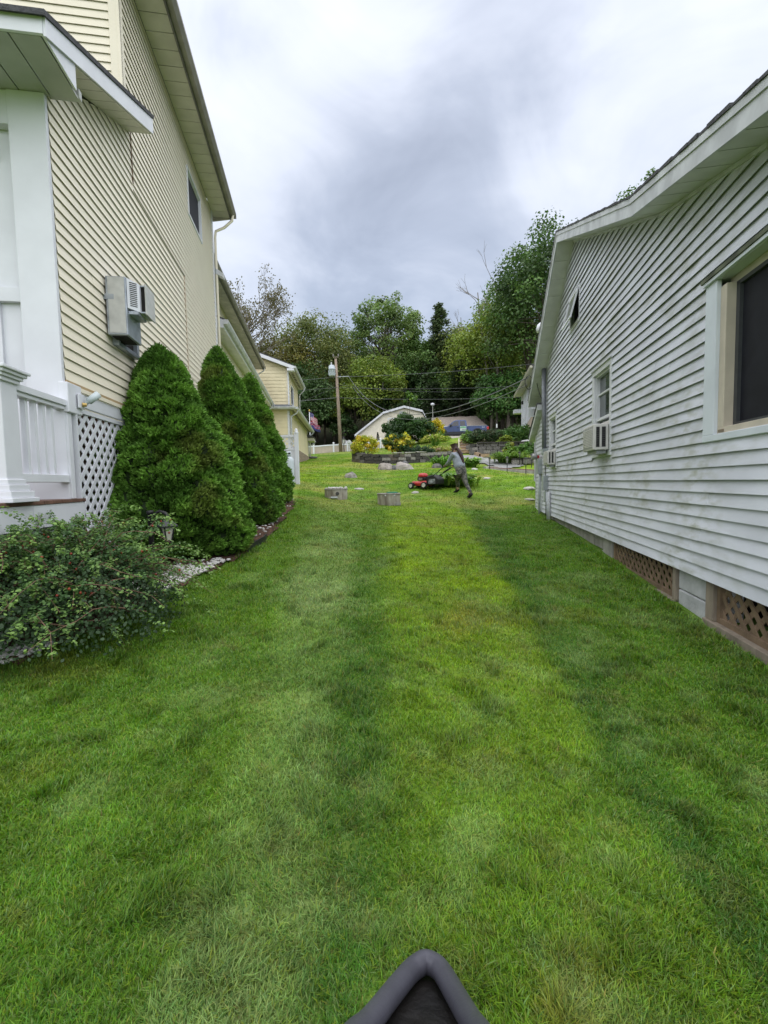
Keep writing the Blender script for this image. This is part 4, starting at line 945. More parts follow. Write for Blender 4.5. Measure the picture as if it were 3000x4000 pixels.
def shrub(name, label, x, y, z, rad, cols, n, nc, leaf, rc=.3, hollow=.5, group=None, stems=8, cat='shrub', up=.6, zc=.55):
    T = thing(name, label, cat, (x, y, z), group)
    q, c, C = crown((x, y, z + rad[2] * zc), rad, n, nc, np.full(n, leaf), cols, rc, hollow=hollow, up=up)
    q = q[q[:, :, 2].min(1) > z - .12] if len(q) == 0 else q
    keep = q[:, :, 2].min(1) > z - .10; q, c = q[keep], c[keep]
    poly_mesh('foliage', q, c, T, leaf_m)
    mb = MB()
    for i in range(stems):
        t = Vector(C[rng.integers(0, nc)]); b = Vector((x + random.uniform(-.2, .2) * rad[0], y + random.uniform(-.2, .2) * rad[1], z - .05)); mb.tube([b, b.lerp(t, .5) + Vector((0, 0, .05)), t], [.02 * rad[0] + .008, .012 * rad[0] + .005, .004], 5)
    mb.build('stem', bark, T)
    return T

# ------------------------------------------------------------------ pointed dwarf spruces by the cream house
def spruce(label, bx, by, tx, ty, zb, zt_, R, nspr, spl, seed, ell=1.0):
    T = thing('dwarf_spruce', label, 'shrub', (bx, by, zb), 'pointed spruces beside the cream house')
    prof_t = [0, .04, .12, .25, .45, .65, .82, .93, 1]; prof_r = [.74, .93, 1.0, .97, .83, .61, .39, .22, .03]
    def surf(t, th):
        r = np.interp(t, prof_t, prof_r) * R; cx_ = bx + (tx - bx) * t ** .8; cy_ = by + (ty - by) * t
        p = np.stack([cx_ + r * np.cos(th) * ell, cy_ + r * np.sin(th), zb + (zt_ - zb) * t], 1)
        l1 = vnoise(p + seed, 2.6, 2); l2 = vnoise(p + seed * 2 + 5, 6.5, 2)
        l3 = vnoise(p + seed * 3 + 9, 13, 1); k = .76 + .42 * l1 + .36 * (l2 - .5) + .16 * (l3 - .5) - .24 * np.exp(-((l1 - .48) / .04) ** 2)
        p[:, 0] = cx_ + (p[:, 0] - cx_) * k; p[:, 1] = cy_ + (p[:, 1] - cy_) * k; p[:, 2] += .05 * (l2 - .5)
        return p, l1, l2
    # inner body
    nt_, nh = 46, 56; tt, hh = np.meshgrid(np.linspace(0, 1, nt_), np.linspace(0, 2 * np.pi, nh, endpoint=False), indexing='ij')
    p, _, _ = surf(tt.ravel(), hh.ravel()); ctr = np.stack([bx + (tx - bx) * tt.ravel() ** .8, by + (ty - by) * tt.ravel(), p[:, 2]], 1)
    p = ctr + (p - ctr) * .93; g = np.arange(nt_ * nh).reshape(nt_, nh)
    f = np.stack([g[:-1], np.roll(g[:-1], -1, 1), np.roll(g[1:], -1, 1), g[1:]], -1).reshape(-1, 4)
    me = bpy.data.meshes.new('inner_growth'); me.from_pydata((p - np.array([bx, by, zb])).tolist(), [], f.tolist())
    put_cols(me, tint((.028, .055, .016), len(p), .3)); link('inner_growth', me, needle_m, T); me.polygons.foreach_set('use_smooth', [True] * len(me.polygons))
    # sprigs: little fans of needles pointing out and up
    t = rng.random(nspr * 2); wgt = np.interp(t, prof_t, prof_r); t = t[rng.random(nspr * 2) < wgt][:nspr]; th = rng.random(len(t)) * 2 * np.pi
    p, l1, l2 = surf(t, th); ctr = np.stack([bx + (tx - bx) * t ** .8, by + (ty - by) * t, p[:, 2]], 1)
    outv = unit(p - ctr + np.array([0, 0, .02])); n = len(p)
    p = ctr + (p - ctr) * (.93 + .09 * rng.random((n, 1)))
    k = 4; P_ = np.repeat(p, k, 0); O = unit(np.repeat(outv, k, 0) * .8 + np.array([0, 0, .5]) + rdir(n * k) * .62)
    L_ = spl * (.55 + .8 * rng.random(n * k)); S = unit(np.cross(O, rdir(n * k))) * (spl * .17)
    V_ = np.stack([P_ - S, P_ + O * L_[:, None] * .55 + S * 1.3, P_ + O * L_[:, None], P_ + O * L_[:, None] * .5 - S * 1.4], 1)
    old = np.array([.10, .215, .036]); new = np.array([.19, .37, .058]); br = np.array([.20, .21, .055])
    a = np.clip((l2 - .35) * 2.5, 0, 1)[:, None]; c = old * (1 - a) + new * a
    bw_ = np.clip((vnoise(p + 31, 1.8, 2) - .60) * 5, 0, .55)[:, None]; c = c * (1 - bw_) + br * bw_
    c = np.repeat(c, k, 0) * (.6 + .75 * rng.random((n * k, 1)))
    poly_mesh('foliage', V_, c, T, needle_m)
    q = MB(); q.tube([(bx, by, zb - .3), (bx + (tx - bx) * .5, by + (ty - by) * .5, zb + (zt_ - zb) * .5)], [.07, .03], 8); q.build('trunk', bark, T)
spruce('largest pointed spruce, nearest the white lattice', -2.70, 6.15, -2.95, 6.15, Z(-2.7, 6.15) - .02, 3.17, .92, 30000, .058, 1.3, .98)
spruce('middle pointed spruce of the three by the cream wall', -2.78, 8.55, -3.05, 8.6, Z(-2.78, 8.55) - .02, 3.85, .82, 20000, .068, 4.1)
spruce('narrowest pointed spruce, beside the white fence gate', -2.95, 11.1, -3.22, 11.2, Z(-2.95, 11.1) - .02, 3.97, .70, 14000, .078, 7.7)

# ------------------------------------------------------------------ berried cotoneaster in the near left corner
def cotoneaster():
    T = thing('cotoneaster_bush', 'sprawling small-leaved bush with red berries in front of the porch', 'bush', (-2.55, 3.5, .15))
    cen = np.array([-2.55, 3.42, .40]); rad = np.array([1.08, .95, .64])
    # stems: arch out from a low crown
    ns = 360; starts = cen + np.c_[rng.normal(0, .30, ns), rng.normal(0, .25, ns), rng.normal(-.15, .08, ns)]
    az = rng.random(ns) * 2 * np.pi; el_ = rng.random(ns) ** .8 * 1.25 - .1
    d = np.stack([np.cos(az) * np.cos(el_), np.sin(az) * np.cos(el_), np.sin(el_)], 1)
    L_ = .62 + .55 * rng.random(ns); tw = MB(); P_, N_, S_, C_ = [], [], [], []; berries = MB()
    for i in range(ns):
        reach = (1 / np.sqrt(((d[i] / rad) ** 2).sum())) * ((.74 + .50 * rng.random()) if i % 7 else (1.22 + .22 * rng.random())) ; pts = []
        for s in np.linspace(0, 1, 9):
            p = starts[i] * (1 - s) + (cen + d[i] * reach) * s; p = p + np.array([0, 0, .26 * np.sin(s * 2.2) * L_[i] - .30 * s ** 3 * L_[i]]) + rng.normal(0, .012, 3)
            p[2] = max(p[2], Z(p[0], p[1]) + .03); pts.append(p)
        pts = np.array(pts)
        if i % 2 == 0: tw.tube([tuple(q) for q in pts[2:]], [.006 - .0045 * j / 6 for j in range(7)], 4)
        m = int(80 + 50 * rng.random()); s = .25 + .75 * rng.random(m) ** .75; j = np.minimum((s * 8).astype(int), 7); f_ = (s * 8 - j)[:, None]
        base = pts[j] * (1 - f_) + pts[j + 1] * f_; ax = unit(pts[j + 1] - pts[j])
        o = unit(np.cross(ax, rdir(m))); lp = base + o * (.012 + .016 * rng.random((m, 1)))
        P_.append(lp); N_.append(unit(np.array([0, 0, .9]) + o * .5 + rdir(m) * .55)); S_.append(.016 + .013 * rng.random(m))
        young = np.clip((s - .72) * 4, 0, 1)[:, None]
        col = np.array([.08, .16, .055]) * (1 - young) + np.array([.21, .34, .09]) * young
        C_.append(col * (.65 + .7 * rng.random((m, 1))))
        if rng.random() < .22:
            for b_ in range(2):
                bp = pts[rng.integers(3, 8)] + rng.normal(0, .02, 3); r = .0085 + .003 * rng.random()
                berries.lathe(bp, [(.001, -r), (r * .8, -r * .55), (r, 0), (r * .8, r * .55), (.001, r)], 6, caps=False)
    P_, N_, S_, C_ = np.concatenate(P_), np.concatenate(N_), np.concatenate(S_), np.concatenate(C_)
    # inner leaves fill the body
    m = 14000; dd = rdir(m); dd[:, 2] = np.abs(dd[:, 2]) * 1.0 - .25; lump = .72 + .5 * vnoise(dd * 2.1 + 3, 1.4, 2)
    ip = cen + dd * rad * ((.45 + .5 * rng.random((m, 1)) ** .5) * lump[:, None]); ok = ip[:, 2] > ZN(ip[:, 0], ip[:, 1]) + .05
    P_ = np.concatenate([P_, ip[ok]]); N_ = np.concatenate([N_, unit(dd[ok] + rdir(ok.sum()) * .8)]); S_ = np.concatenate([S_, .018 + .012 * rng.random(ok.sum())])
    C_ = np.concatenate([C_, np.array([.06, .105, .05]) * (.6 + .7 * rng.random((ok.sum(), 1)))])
    n = len(P_); a = unit(np.cross(N_, rdir(n))); b = np.cross(N_, a); s = S_[:, None]
    V_ = np.stack([P_ - a * s * .5, P_ - a * s * .18 - b * s * .34 + N_ * s * .08, P_ + a * s * .25 - b * s * .30 + N_ * s * .06, P_ + a * s * .5, P_ + a * s * .25 + b * s * .30 + N_ * s * .06, P_ - a * s * .18 + b * s * .34 + N_ * s * .08], 1)
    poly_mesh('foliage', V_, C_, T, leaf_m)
    tw.build('stem', mat('reddish_twig', (.20, .12, .08), .8, .2, 12), T)
    tag(berries.build('berries', mat('red_berry', (.30, .05, .025), .35, .15, 30), T, smooth=True), kind='stuff')
cotoneaster()
# white landscape pebbles along the bed edge
def pebbles():
    mb = MB(); k = 0
    def stone_(x, y, s):
        z = Z(x, y) + .045; a = random.random() * 6.28; sx, sy, sz = s * random.uniform(.7, 1.3), s * random.uniform(.6, 1.0), s * random.uniform(.35, .6); vs = []
        for (r, h) in ((.55, -1), (1, -.1), (.9, .5), (.45, 1)):
            for i in range(6):
                q = i * 1.047 + a; rr = r * random.uniform(.8, 1.15); vs.append((x + sx * rr * math.cos(q), y + sy * rr * math.sin(q), z + sz * h))
        fs = [(j * 6 + i, j * 6 + (i + 1) % 6, j * 6 + 6 + (i + 1) % 6, j * 6 + 6 + i) for j in range(3) for i in range(6)] + [tuple(range(18, 24))]
        mb.add(vs, fs)
    for i in range(620):
        t = random.random(); y = 4.35 + 1.35 * t; x = lawn_l(y) - .02 - abs(random.gauss(0, .26)) * (1 - .3 * t)
        if t > .72 and random.random() < .6: continue
        stone_(float(x), y, random.uniform(.016, .034))
    for i in range(150):
        y = random.uniform(2.5, 3.25); x = lawn_l(y) - .01 - abs(random.gauss(0, .14)); stone_(float(x), y, random.uniform(.016, .032))
    for i in range(45):
        y = random.uniform(7.2, 12.4); x = lawn_l(y) - .05 - abs(random.gauss(0, .12)); stone_(float(x), y, random.uniform(.018, .04))
    tag(mb.build('pebbles', mat('white_marble_chip', (.66, .65, .62), .6, .18, 30), smooth=True), 'white marble pebbles scattered along the mulch edge', 'pebbles', kind='stuff')
pebbles()
edg = mat('black_edging', (.025, .025, .028), .5, .1, 9)
q = MB()
for a, b in zip(np.arange(6.2, 7.1, .2), np.arange(6.4, 7.3, .2)):
    xa, xb = float(lawn_l(a)) + .0, float(lawn_l(b)); q.hexa([(xa, a, Z(xa, a) - .02), (xb, b, Z(xb, b) - .02), (xb - .02, b, Z(xb, b) - .02), (xa - .02, a, Z(xa, a) - .02)], [(xa, a, Z(xa, a) + .09), (xb, b, Z(xb, b) + .09), (xb - .02, b, Z(xb, b) + .09), (xa - .02, a, Z(xa, a) + .09)])
tag(q.build('garden_edging', edg), 'black plastic edging strip along the mulch under the spruces', 'edging')

# ------------------------------------------------------------------ garden lantern behind the bush
LX, LY = -2.44, 4.72; lz = Z(LX, LY)
GL = thing('garden_lantern', 'black garden lantern with a curved arm half hidden by the berried bush', 'lantern', (LX, LY, lz))
q = MB(); q.lathe((LX, LY, 0), [(.026, lz - .1), (.026, 1.02), (.034, 1.025), (.034, 1.055), (.012, 1.06)], 12); q.build('post', blackp, GL, smooth=True)
q = MB(); q.tube([(LX + .01, LY, .96), (LX + .05, LY - .01, 1.02), (LX + .11, LY - .02, 1.05), (LX + .17, LY - .03, 1.03), (LX + .22, LY - .04, .97)], .017, 8); q.build('arm', blackp, GL, smooth=True)
hx, hy = LX + .19, LY - .035
q = MB(); q.lathe((hx, hy, 0), [(.105, .885), (.11, .90), (.05, .95), (.03, .985), (.005, .99)], 4); q.build('roof_cap', mat('dark_slate_metal', (.045, .045, .055), .4, .1, 9), GL)
q = MB(); q.lathe((hx, hy, 0), [(.035, .745), (.066, .884)], 4); q.build('glass', mat('frosted_glass', (.55, .54, .46), .3, .08, 9), GL)
q = MB()
for i in range(4):
    a = i * math.pi / 2; q.tube([(hx + .037 * math.cos(a), hy + .037 * math.sin(a), .74), (hx + .069 * math.cos(a), hy + .069 * math.sin(a), .886)], .008, 5)
q.lathe((hx, hy, 0), [(.012, .70), (.04, .735), (.04, .75)], 4); q.build('cage', blackp, GL)

# ------------------------------------------------------------------ vinyl gate and propane cylinder
gz0 = Z(-2.94, 15.6)
FT = thing('vinyl_fence', 'white vinyl privacy fence section with lattice top beside the last spruce', 'fence', (-3.3, 15.6, gz0))
for x in (-2.94, -3.75):
    p = MB().box(x - .065, x + .065, 15.54, 15.67, gz0 - .2, gz0 + 1.72).build('post', white, FT, bevel=.006)
    q = MB(); q.lathe((x, 15.605, 0), [(.085, gz0 + 1.72), (.085, gz0 + 1.75), (.04, gz0 + 1.78), (.06, gz0 + 1.83), (.03, gz0 + 1.88), (.004, gz0 + 1.89)], 12); q.build('finial', white, p, smooth=True)
for k in range(5):
    x = -3.685 + k * .136; MB().box(x, x + .132, 15.59, 15.62, gz0 + .1, gz0 + 1.15).build('board', white, FT, bevel=.003)
for z in (.06, 1.15, 1.6): MB().box(-3.69, -3.005, 15.57, 15.64, gz0 + z, gz0 + z + .07).build('rail', white, FT)
FTf = Fr((-3.69, 15.605), (1, 0), 1); lattice(FT, FTf, .02, .665, gz0 + 1.24, gz0 + 1.58, white, pitch=.16, sw=.03, name='lattice_top')
PT = thing('propane_cylinder', 'pale upright propane cylinder standing before the white gate', 'gas cylinder', (-3.15, 15.15, Z(-3.15, 15.15)))
tz = Z(-3.15, 15.15); pt_m = mat('pale_tank_paint', (.60, .67, .71), .4, .05, 5)
q = MB(); q.lathe((-3.15, 15.15, 0), [(.17, tz - .03), (.19, tz + .05), (.19, tz + .78), (.175, tz + .87), (.12, tz + .94), (.05, tz + .96)], 18); q.build('tank', pt_m, PT, smooth=True)
q = MB(); q.lathe((-3.15, 15.15, 0), [(.10, tz + .96), (.10, tz + 1.12)], 14); q.build('collar', pt_m, PT, smooth=True)
q = MB(); q.tube([(-3.12, 15.06, tz + 1.05), (-3.05, 15.05, tz + 1.06)], .025, 8); q.build('valve', blackp, PT)

# ------------------------------------------------------------------ septic risers
def riser(label, x, y, r, h, top):
    z = Z(x, y); T = thing('septic_riser', label, 'riser', (x, y, z), 'concrete septic risers on the lawn')
    n = 24; vs = MB(); vs.lathe((x, y, 0), [(r * .98, z - .15), (r, z + h * .86), (r * .985, z + h * .88)], n); vs.build('ring', mat('stained_concrete', (.47, .44, .38), .9, .3, 7, .3, 40, col2=(.20, .17, .14), stretch=(1, 1, .35)), T)
    q = MB(); q.lathe((x, y, 0), [(r * 1.03, z + h * .88), (r * 1.05, z + h * .93), (r * 1.02, z + h)], n); q.build('lid', mat('grey_lid', (.36, .34, .31), .9, .2, 9, .3, 50), T)
    if top == 'stones':
        for i in range(46):
            a, d = random.random() * 6.28, r * .92 * math.sqrt(random.random()); s = random.uniform(.03, .055); sx = x + d * math.cos(a); sy = y + d * math.sin(a)
            st = MB(); st.lathe((sx, sy, 0), [(s * .6, z + h), (s * random.uniform(.8, 1.1), z + h + s * .5), (s * .5, z + h + s * random.uniform(.8, 1.2)), (s * .1, z + h + s * 1.15)], 6); st.build('white_stone', mat('white_marble_chip', (.7, .69, .67)), T)
        q = MB(); q.tube([(x + .08, y - r - .02, z + h * .5), (x + .08, y - r + .05, z + h * .5)], .055, 14); q.build('pipe_stub', mat('dark_pipe', (.08, .08, .08), .6), T)
        q = MB(); q.tube([(x - .12, y - r - .03, z + .03), (x + .08, y - r - .04, z + .03)], .03, 8); q.build('cut_pipe', mat('pale_pvc', (.52, .56, .59)), T)
    else:
        q = MB(); q.lathe((x + .10, y - .02, 0), [(.17, z + h), (.175, z + h + .02), (.12, z + h + .035), (.11, z + h + .02)], 20); q.build('green_cover', mat('green_plastic', (.02, .20, .10), .45, .1, 8), T, smooth=True)
        for dx in (-.10, .16):
            q = MB(); q.tube([(x + dx, y - math.sqrt(r * r - dx * dx) - .012, z + h * .82), (x + dx, y - math.sqrt(r * r - dx * dx) + .02, z + h * .82)], .022, 8); q.build('bolt', white, T)
        MB().box(x + .18, x + .34, y - r * .93, y - r * .80, z - .02, z + .06).build('loose_slab', conc, T)
riser('concrete septic riser heaped with white stones', -1.5, 14.3, .36, .30, 'stones')
riser('concrete septic riser with a round green cover', .15, 13.3, .335, .33, 'green')

# ------------------------------------------------------------------ rocks and stones in the lawn
rock_m = mat('lawn_rock', (.36, .34, .31), .9, .25, 5, .5, 14); pale_rock = mat('pale_fieldstone', (.48, .465, .43), .85, .12, 8, .3, 20)
def rock(label, x, y, sx, sy, sz, m, rot=0., rough=.28, seed=0., cat='rock', group=None):
    nu, nv = 18, 11; u, v = np.meshgrid(np.linspace(0, 2 * np.pi, nu, endpoint=False), np.linspace(-.5, .5, nv) * np.pi, indexing='ij')
    d = np.stack([np.cos(u) * np.cos(v), np.sin(u) * np.cos(v), np.sin(v)], -1).reshape(-1, 3); k = 1 + rough * 2 * (vnoise(d * 1.3 + seed, 1.2, 3) - .5)
    p = d * k[:, None] * np.array([sx, sy, sz]); c, s = math.cos(rot), math.sin(rot); p = np.stack([p[:, 0] * c - p[:, 1] * s, p[:, 0] * s + p[:, 1] * c, p[:, 2]], 1) + np.array([x, y, Z(x, y)])
    g = np.arange(nu * nv).reshape(nu, nv); f = np.stack([g[:, :-1], np.roll(g, -1, 0)[:, :-1], np.roll(g, -1, 0)[:, 1:], g[:, 1:]], -1).reshape(-1, 4)
    mb = MB(); mb.add([tuple(q) for q in p], [tuple(q) for q in f]); return tag(mb.build('rock', m), label, cat, group)
rock('jagged grey rock between the septic risers and the garage', -1.34, 18.8, .23, .2, .22, rock_m, .3, .4, 2.)
rock('long rounded boulder with a streaked side, left of its pair below the stone wall', .13, 22.9, .40, .36, .36, mat('streaked_boulder', (.36, .325, .29), .9, .25, 5, .5, 10), .2, .35, 5.)
rock('long pale boulder lying below the stone wall', 1.03, 22.9, .50, .36, .36, mat('pale_boulder', (.40, .365, .335), .9, .15, 5, .4, 10), .15, .3, 8.)
rock('small dark rock wedged between the two long boulders', 0.56, 22.8, .13, .16, .24, mat('dark_rock', (.16, .16, .165), .9, .2, 6), .5, .4, 9.)
rock('dark flat stone on top of the pale boulder', 1.10, 23.25, .26, .2, .42, mat('dark_rock', (.16, .16, .165)), .2, .3, 19.)
for i, (lb, x, y, sx, sy, sz) in enumerate([('flat white stone just right of the heaped riser', -.86, 15.9, .28, .2, .07), ('white stone in front of the red mower', 1.06, 15.2, .22, .16, .09), ('low white stone right of the long-haired person', 4.1, 18.0, .30, .22, .08),
     ('pale stone nearest the brown walkway', 4.25, 21.2, .36, .25, .10), ('broad pale stone by the far corner of the grey house', 5.0, 15.6, .5, .3, .10), ('flat stone lying in the dry patch by the grey house', 4.55, 14.2, .4, .14, .05)]):
    rock(lb, x, y, sx * .62, sy * .62, sz * .8, pale_rock, i * .4, .25, i * 3.3, 'stone', 'pale stones in the lawn')
# ------------------------------------------------------------------ retaining walls, steps, path
stone_pal = [mat('wall_stone_%s' % n, c, .9, .3, 6, .5, 18) for n, c in (('grey', (.21, .20, .185)), ('dark', (.085, .08, .074)), ('pale', (.36, .34, .31)), ('brown', (.17, .145, .12)))]
_unit = {}
def unit_block(m):
    if m.name in _unit: return _unit[m.name]
    mb = MB().box(-.5, .5, -.5, .5, -.5, .5); import bmesh
    me = bpy.data.meshes.new('stone_block'); me.from_pydata(mb.v, [], mb.f); bm = bmesh.new(); bm.from_mesh(me)
    bmesh.ops.bevel(bm, geom=bm.edges[:], offset=.07, segments=1, affect='EDGES')
    for v in bm.verts: v.co += Vector((random.uniform(-1, 1), random.uniform(-1, 1), random.uniform(-1, 1))) * .05
    bm.to_mesh(me); bm.free(); me.materials.append(m); _unit[m.name] = me; return me
def piece(name, m, parent, c, size, rotz=0.):
    o = bpy.data.objects.new(name, unit_block(m)); COL.objects.link(o); o.parent = parent; o0 = org(parent)
    o.location = Vector(c) - o0; o.scale = size; o.rotation_euler = (0, 0, rotz); return o
def stone_wall(label, pts, courses, bh, bl, depth, zf, name='stone_wall', pal=(0, 1, 2, 3), jit=.25):
    T = thing(name, label, 'wall', (pts[0][0], pts[0][1], zf(*pts[0])))
    P = [Vector((x, y, 0)) for x, y in pts]; seg = [(b - a).length for a, b in zip(P, P[1:])]; tot = sum(seg)
    def at(s):
        for a, b, l in zip(P, P[1:], seg):
            if s <= l or b is P[-1]: t = min(1, s / l); return a.lerp(b, t), (b - a).normalized()
            s -= l
    for c in range(courses):
        s = -(c % 2) * bl * .5
        while s < tot:
            l = bl * random.uniform(1 - jit, 1 + jit); p, d = at(max(0, min(tot, s + l / 2))); zb = zf(p.x, p.y)
            m = stone_pal[random.choice(pal)]
            piece('stone_block', m, T, (p.x + random.uniform(-.02, .02), p.y + random.uniform(-.03, .03) + .03 * c, zb + bh * (c + .5)), (l * .97, depth, bh * .96), math.atan2(d.y, d.x)); s += l
    return T
W1 = [(-1.70, 27.6), (-1.62, 26.6), (-1.0, 25.75), (-.2, 25.45), (1.0, 25.75), (2.2, 26.3), (3.3, 26.8), (4.2, 27.3)]
stone_wall('low curved dry-stone wall holding up the yellow shrubs', W1, 3, .19, .42, .32, lambda x, y: Z(x, y) - .03, pal=(0, 1, 1, 1, 2, 3), jit=.5)
capm = mat('pale_capstone', (.55, .53, .49), .85, .15, 6)
T1 = thing('wall_capping', 'row of pale flat capstones on the middle of the curved stone wall', 'capstones', (1.3, 26, 2.95))
for k in range(3):
    t0 = .62 + k * .52; x = .85 + k * .66; y = 25.78 + k * .27; piece('capstone', capm, T1, (x, y + .04, Z(x, y) + .585), (.66, .36, .05), .37)
def bed_top(name, front, back, zfun, m):
    """planting bed between a front polyline (x,y,z) and a back polyline (x,y,z)"""
    n = 24; vs = []; fs = []
    def samp(L_, t):
        k = t * (len(L_) - 1); i = min(int(k), len(L_) - 2); return Vector(L_[i]).lerp(Vector(L_[i + 1]), k - i)
    for i in range(n + 1):
        a, b = samp(front, i / n), samp(back, i / n)
        for j in range(7):
            p = a.lerp(b, j / 6); vs.append((p.x, p.y, p.z + .05 * random.uniform(-1, 1) * (0 < j < 6)))
    for i in range(n):
        for j in range(6): fs.append((i * 7 + j, i * 7 + j + 1, i * 7 + 8 + j, i * 7 + 7 + j))
    mb = MB(); mb.add(vs, fs); return tag(mb.build(name, m, smooth=True), kind='structure')
bedsoil = mat('bed_ground_cover', (.115, .16, .04), .95, .3, 4, .5, 20, col2=(.10, .075, .04))
bed_top('raised_bed', [(x, y + .1, Z(x, y) + .50) for x, y in W1], [(-1.5, 29.5, Z(-1.5, 29.5) + .02), (0, 31, Z(0, 31) + .03), (2, 31.5, Z(2, 31.5) + .03), (4.3, 30.5, Z(4.3, 30.5) + .03)], None, bedsoil)
W2 = [(5.75, 30.6), (5.8, 29.4), (6.1, 29.0), (7.5, 28.95), (9.9, 28.9)]
stone_wall('grey concrete-block retaining wall beside the timber steps', W2, 4, .215, .44, .3, lambda x, y: 2.80, name='block_wall', pal=(0, 0, 2, 1), jit=.08)
for k in range(9): piece('capstone', stone_pal[1], bpy.data.objects['block_wall'], (6.2 + k * .44, 28.97, 3.69), (.43, .36, .07))
bed_top('raised_bed', [(5.9, 30.5, 3.66), (6.0, 29.3, 3.64), (7.5, 29.15, 3.66), (10.4, 29.1, 3.72)], [(6.1, 34.5, 4.45), (7.5, 35, 4.75), (9, 36, 5.1), (10.6, 36, 5.2)], None, bedsoil)
# timber steps
tim = mat('step_timber', (.44, .31, .19), .8, .2, 6, .3, 30); tim_l = mat('step_nosing', (.56, .49, .40), .8, .15, 8)
ST = thing('timber_steps', 'timber garden steps climbing to the parked truck', 'steps', (5.4, 30, 3.2))
for k in range(6):
    y = 29.9 + k * .72; z = 3.12 + k * .245; x = 5.5 + k * .15
    MB().box(x - .47, x + .47, y, y + .12, z, z + .21).build('riser', tim, ST, bevel=.012)
    MB().box(x - .47, x + .47, y - .03, y + .76, z + .212, z + .24).build('tread', tim_l, ST, bevel=.008)
MB().hexa([(4.94, 29.8, 3.0), (5.02, 29.8, 3.0), (5.76, 34.2, 4.3), (5.68, 34.2, 4.3)], [(4.94, 29.8, 3.26), (5.02, 29.8, 3.26), (5.76, 34.2, 4.50), (5.68, 34.2, 4.50)]).build('stringer', tim_l, ST)
MB().box(5.95, 6.6, 28.2, 28.35, 2.75, 2.95).build('border_timber', tim, ST); MB().hexa([(5.9, 28.2, 2.75), (6.05, 28.2, 2.75), (5.95, 29.7, 2.9), (5.8, 29.7, 2.9)], [(5.9, 28.2, 3.0), (6.05, 28.2, 3.0), (5.95, 29.7, 3.2), (5.8, 29.7, 3.2)]).build('border_timber', tim, ST)
# walkway: concrete landing and brown boards going to the grey house
concp = mat('walk_concrete', (.30, .30, .30), .9, .12, 5); brp = mat('red_brown_paver', (.27, .165, .135), .85, .18, 8)
drape('path_landing', [(4.6, 28.9), (5.9, 28.9), (7.3, 23.6), (6.0, 22.9), (5.4, 25.5)], concp, .06, .25)
PW = thing('walkway', 'red-brown paved walkway with pale curb leading to the grey house', 'walkway', (6.5, 21, 1.7))
for k in range(14):
    t = k / 14; t2 = (k + .96) / 14; f = lambda t, s: (5.35 + 3.3 * t + .28 * s, 23.0 - 3.6 * t + 1.15 * s)
    a, b, c, d = f(t, 0), f(t2, 0), f(t2, 1), f(t, 1); zz = lambda p: 1.98 - .42 * ((p[0] - 5.35) / 3.3)
    MB().hexa([(*p, zz(p) - .18) for p in (a, b, c, d)], [(*p, zz(p)) for p in (a, b, c, d)]).build('paver', brp, PW, bevel=.008)
for k in range(6):
    t = k / 6; t2 = (k + .98) / 6; a, b = f(t, -.02), f(t2, -.02); a2, b2 = f(t, -.12), f(t2, -.12)
    MB().hexa([(*p, zz(p) - .35) for p in (a2, b2, b, a)], [(*p, zz(p) - .06) for p in (a2, b2, b, a)]).build('curb_block', conc, PW, bevel=.01)
MB().hexa([(5.2, 23.0, 1.8), (6.2, 23.5, 1.8), (6.1, 23.75, 1.8), (5.1, 23.25, 1.8)], [(5.2, 23.0, 2.02), (6.2, 23.5, 2.02), (6.1, 23.75, 2.02), (5.1, 23.25, 2.02)]).build('step_slab', capm, PW)
LBW = thing('low_border', 'low grey block border under the leafy plants by the walkway', 'border', (8, 24, 2))
for k in range(5): piece('stone_block', stone_pal[0 if k % 2 else 2], LBW, (7.1 + k * .52, 24.2 - .1 * k, Z(7.1 + k * .52, 24.2) + .16), (.5, .25, .26))
for k in range(5): piece('capstone', stone_pal[1], LBW, (7.1 + k * .52, 24.2 - .1 * k, Z(7.1 + k * .52, 24.2) + .33), (.52, .3, .06))
def solar(label, x, y, h=.42):
    z = Z(x, y); T = thing('path_light', label, 'path light', (x, y, z), 'black solar path lights along the walkway')
    q = MB(); q.lathe((x, y, 0), [(.018, z - .1), (.018, z + h * .6)], 8); q.build('stake', blackp, T)
    q = MB(); q.lathe((x, y, 0), [(.03, z + h * .6), (.055, z + h * .9)], 8); q.build('lens', mat('lens_plastic', (.20, .20, .19), .3), T)
    q = MB(); q.lathe((x, y, 0), [(.075, z + h * .9), (.07, z + h * .95), (.01, z + h)], 8); q.build('cap', blackp, T)
for lb, x, y, h in [('solar path light at the start of the brown walkway', 5.2, 22.2, .62), ('solar path light halfway along the brown walkway', 5.75, 21.1, .72), ('solar path light nearest the grey house corner', 6.15, 19.6, .75), ('solar path light beyond the walkway below the leafy plants', 7.2, 24.0, .75), ('solar path light beyond the walkway closest to the grey house', 7.6, 23.3, .7)]: solar(lb, x, y, h)

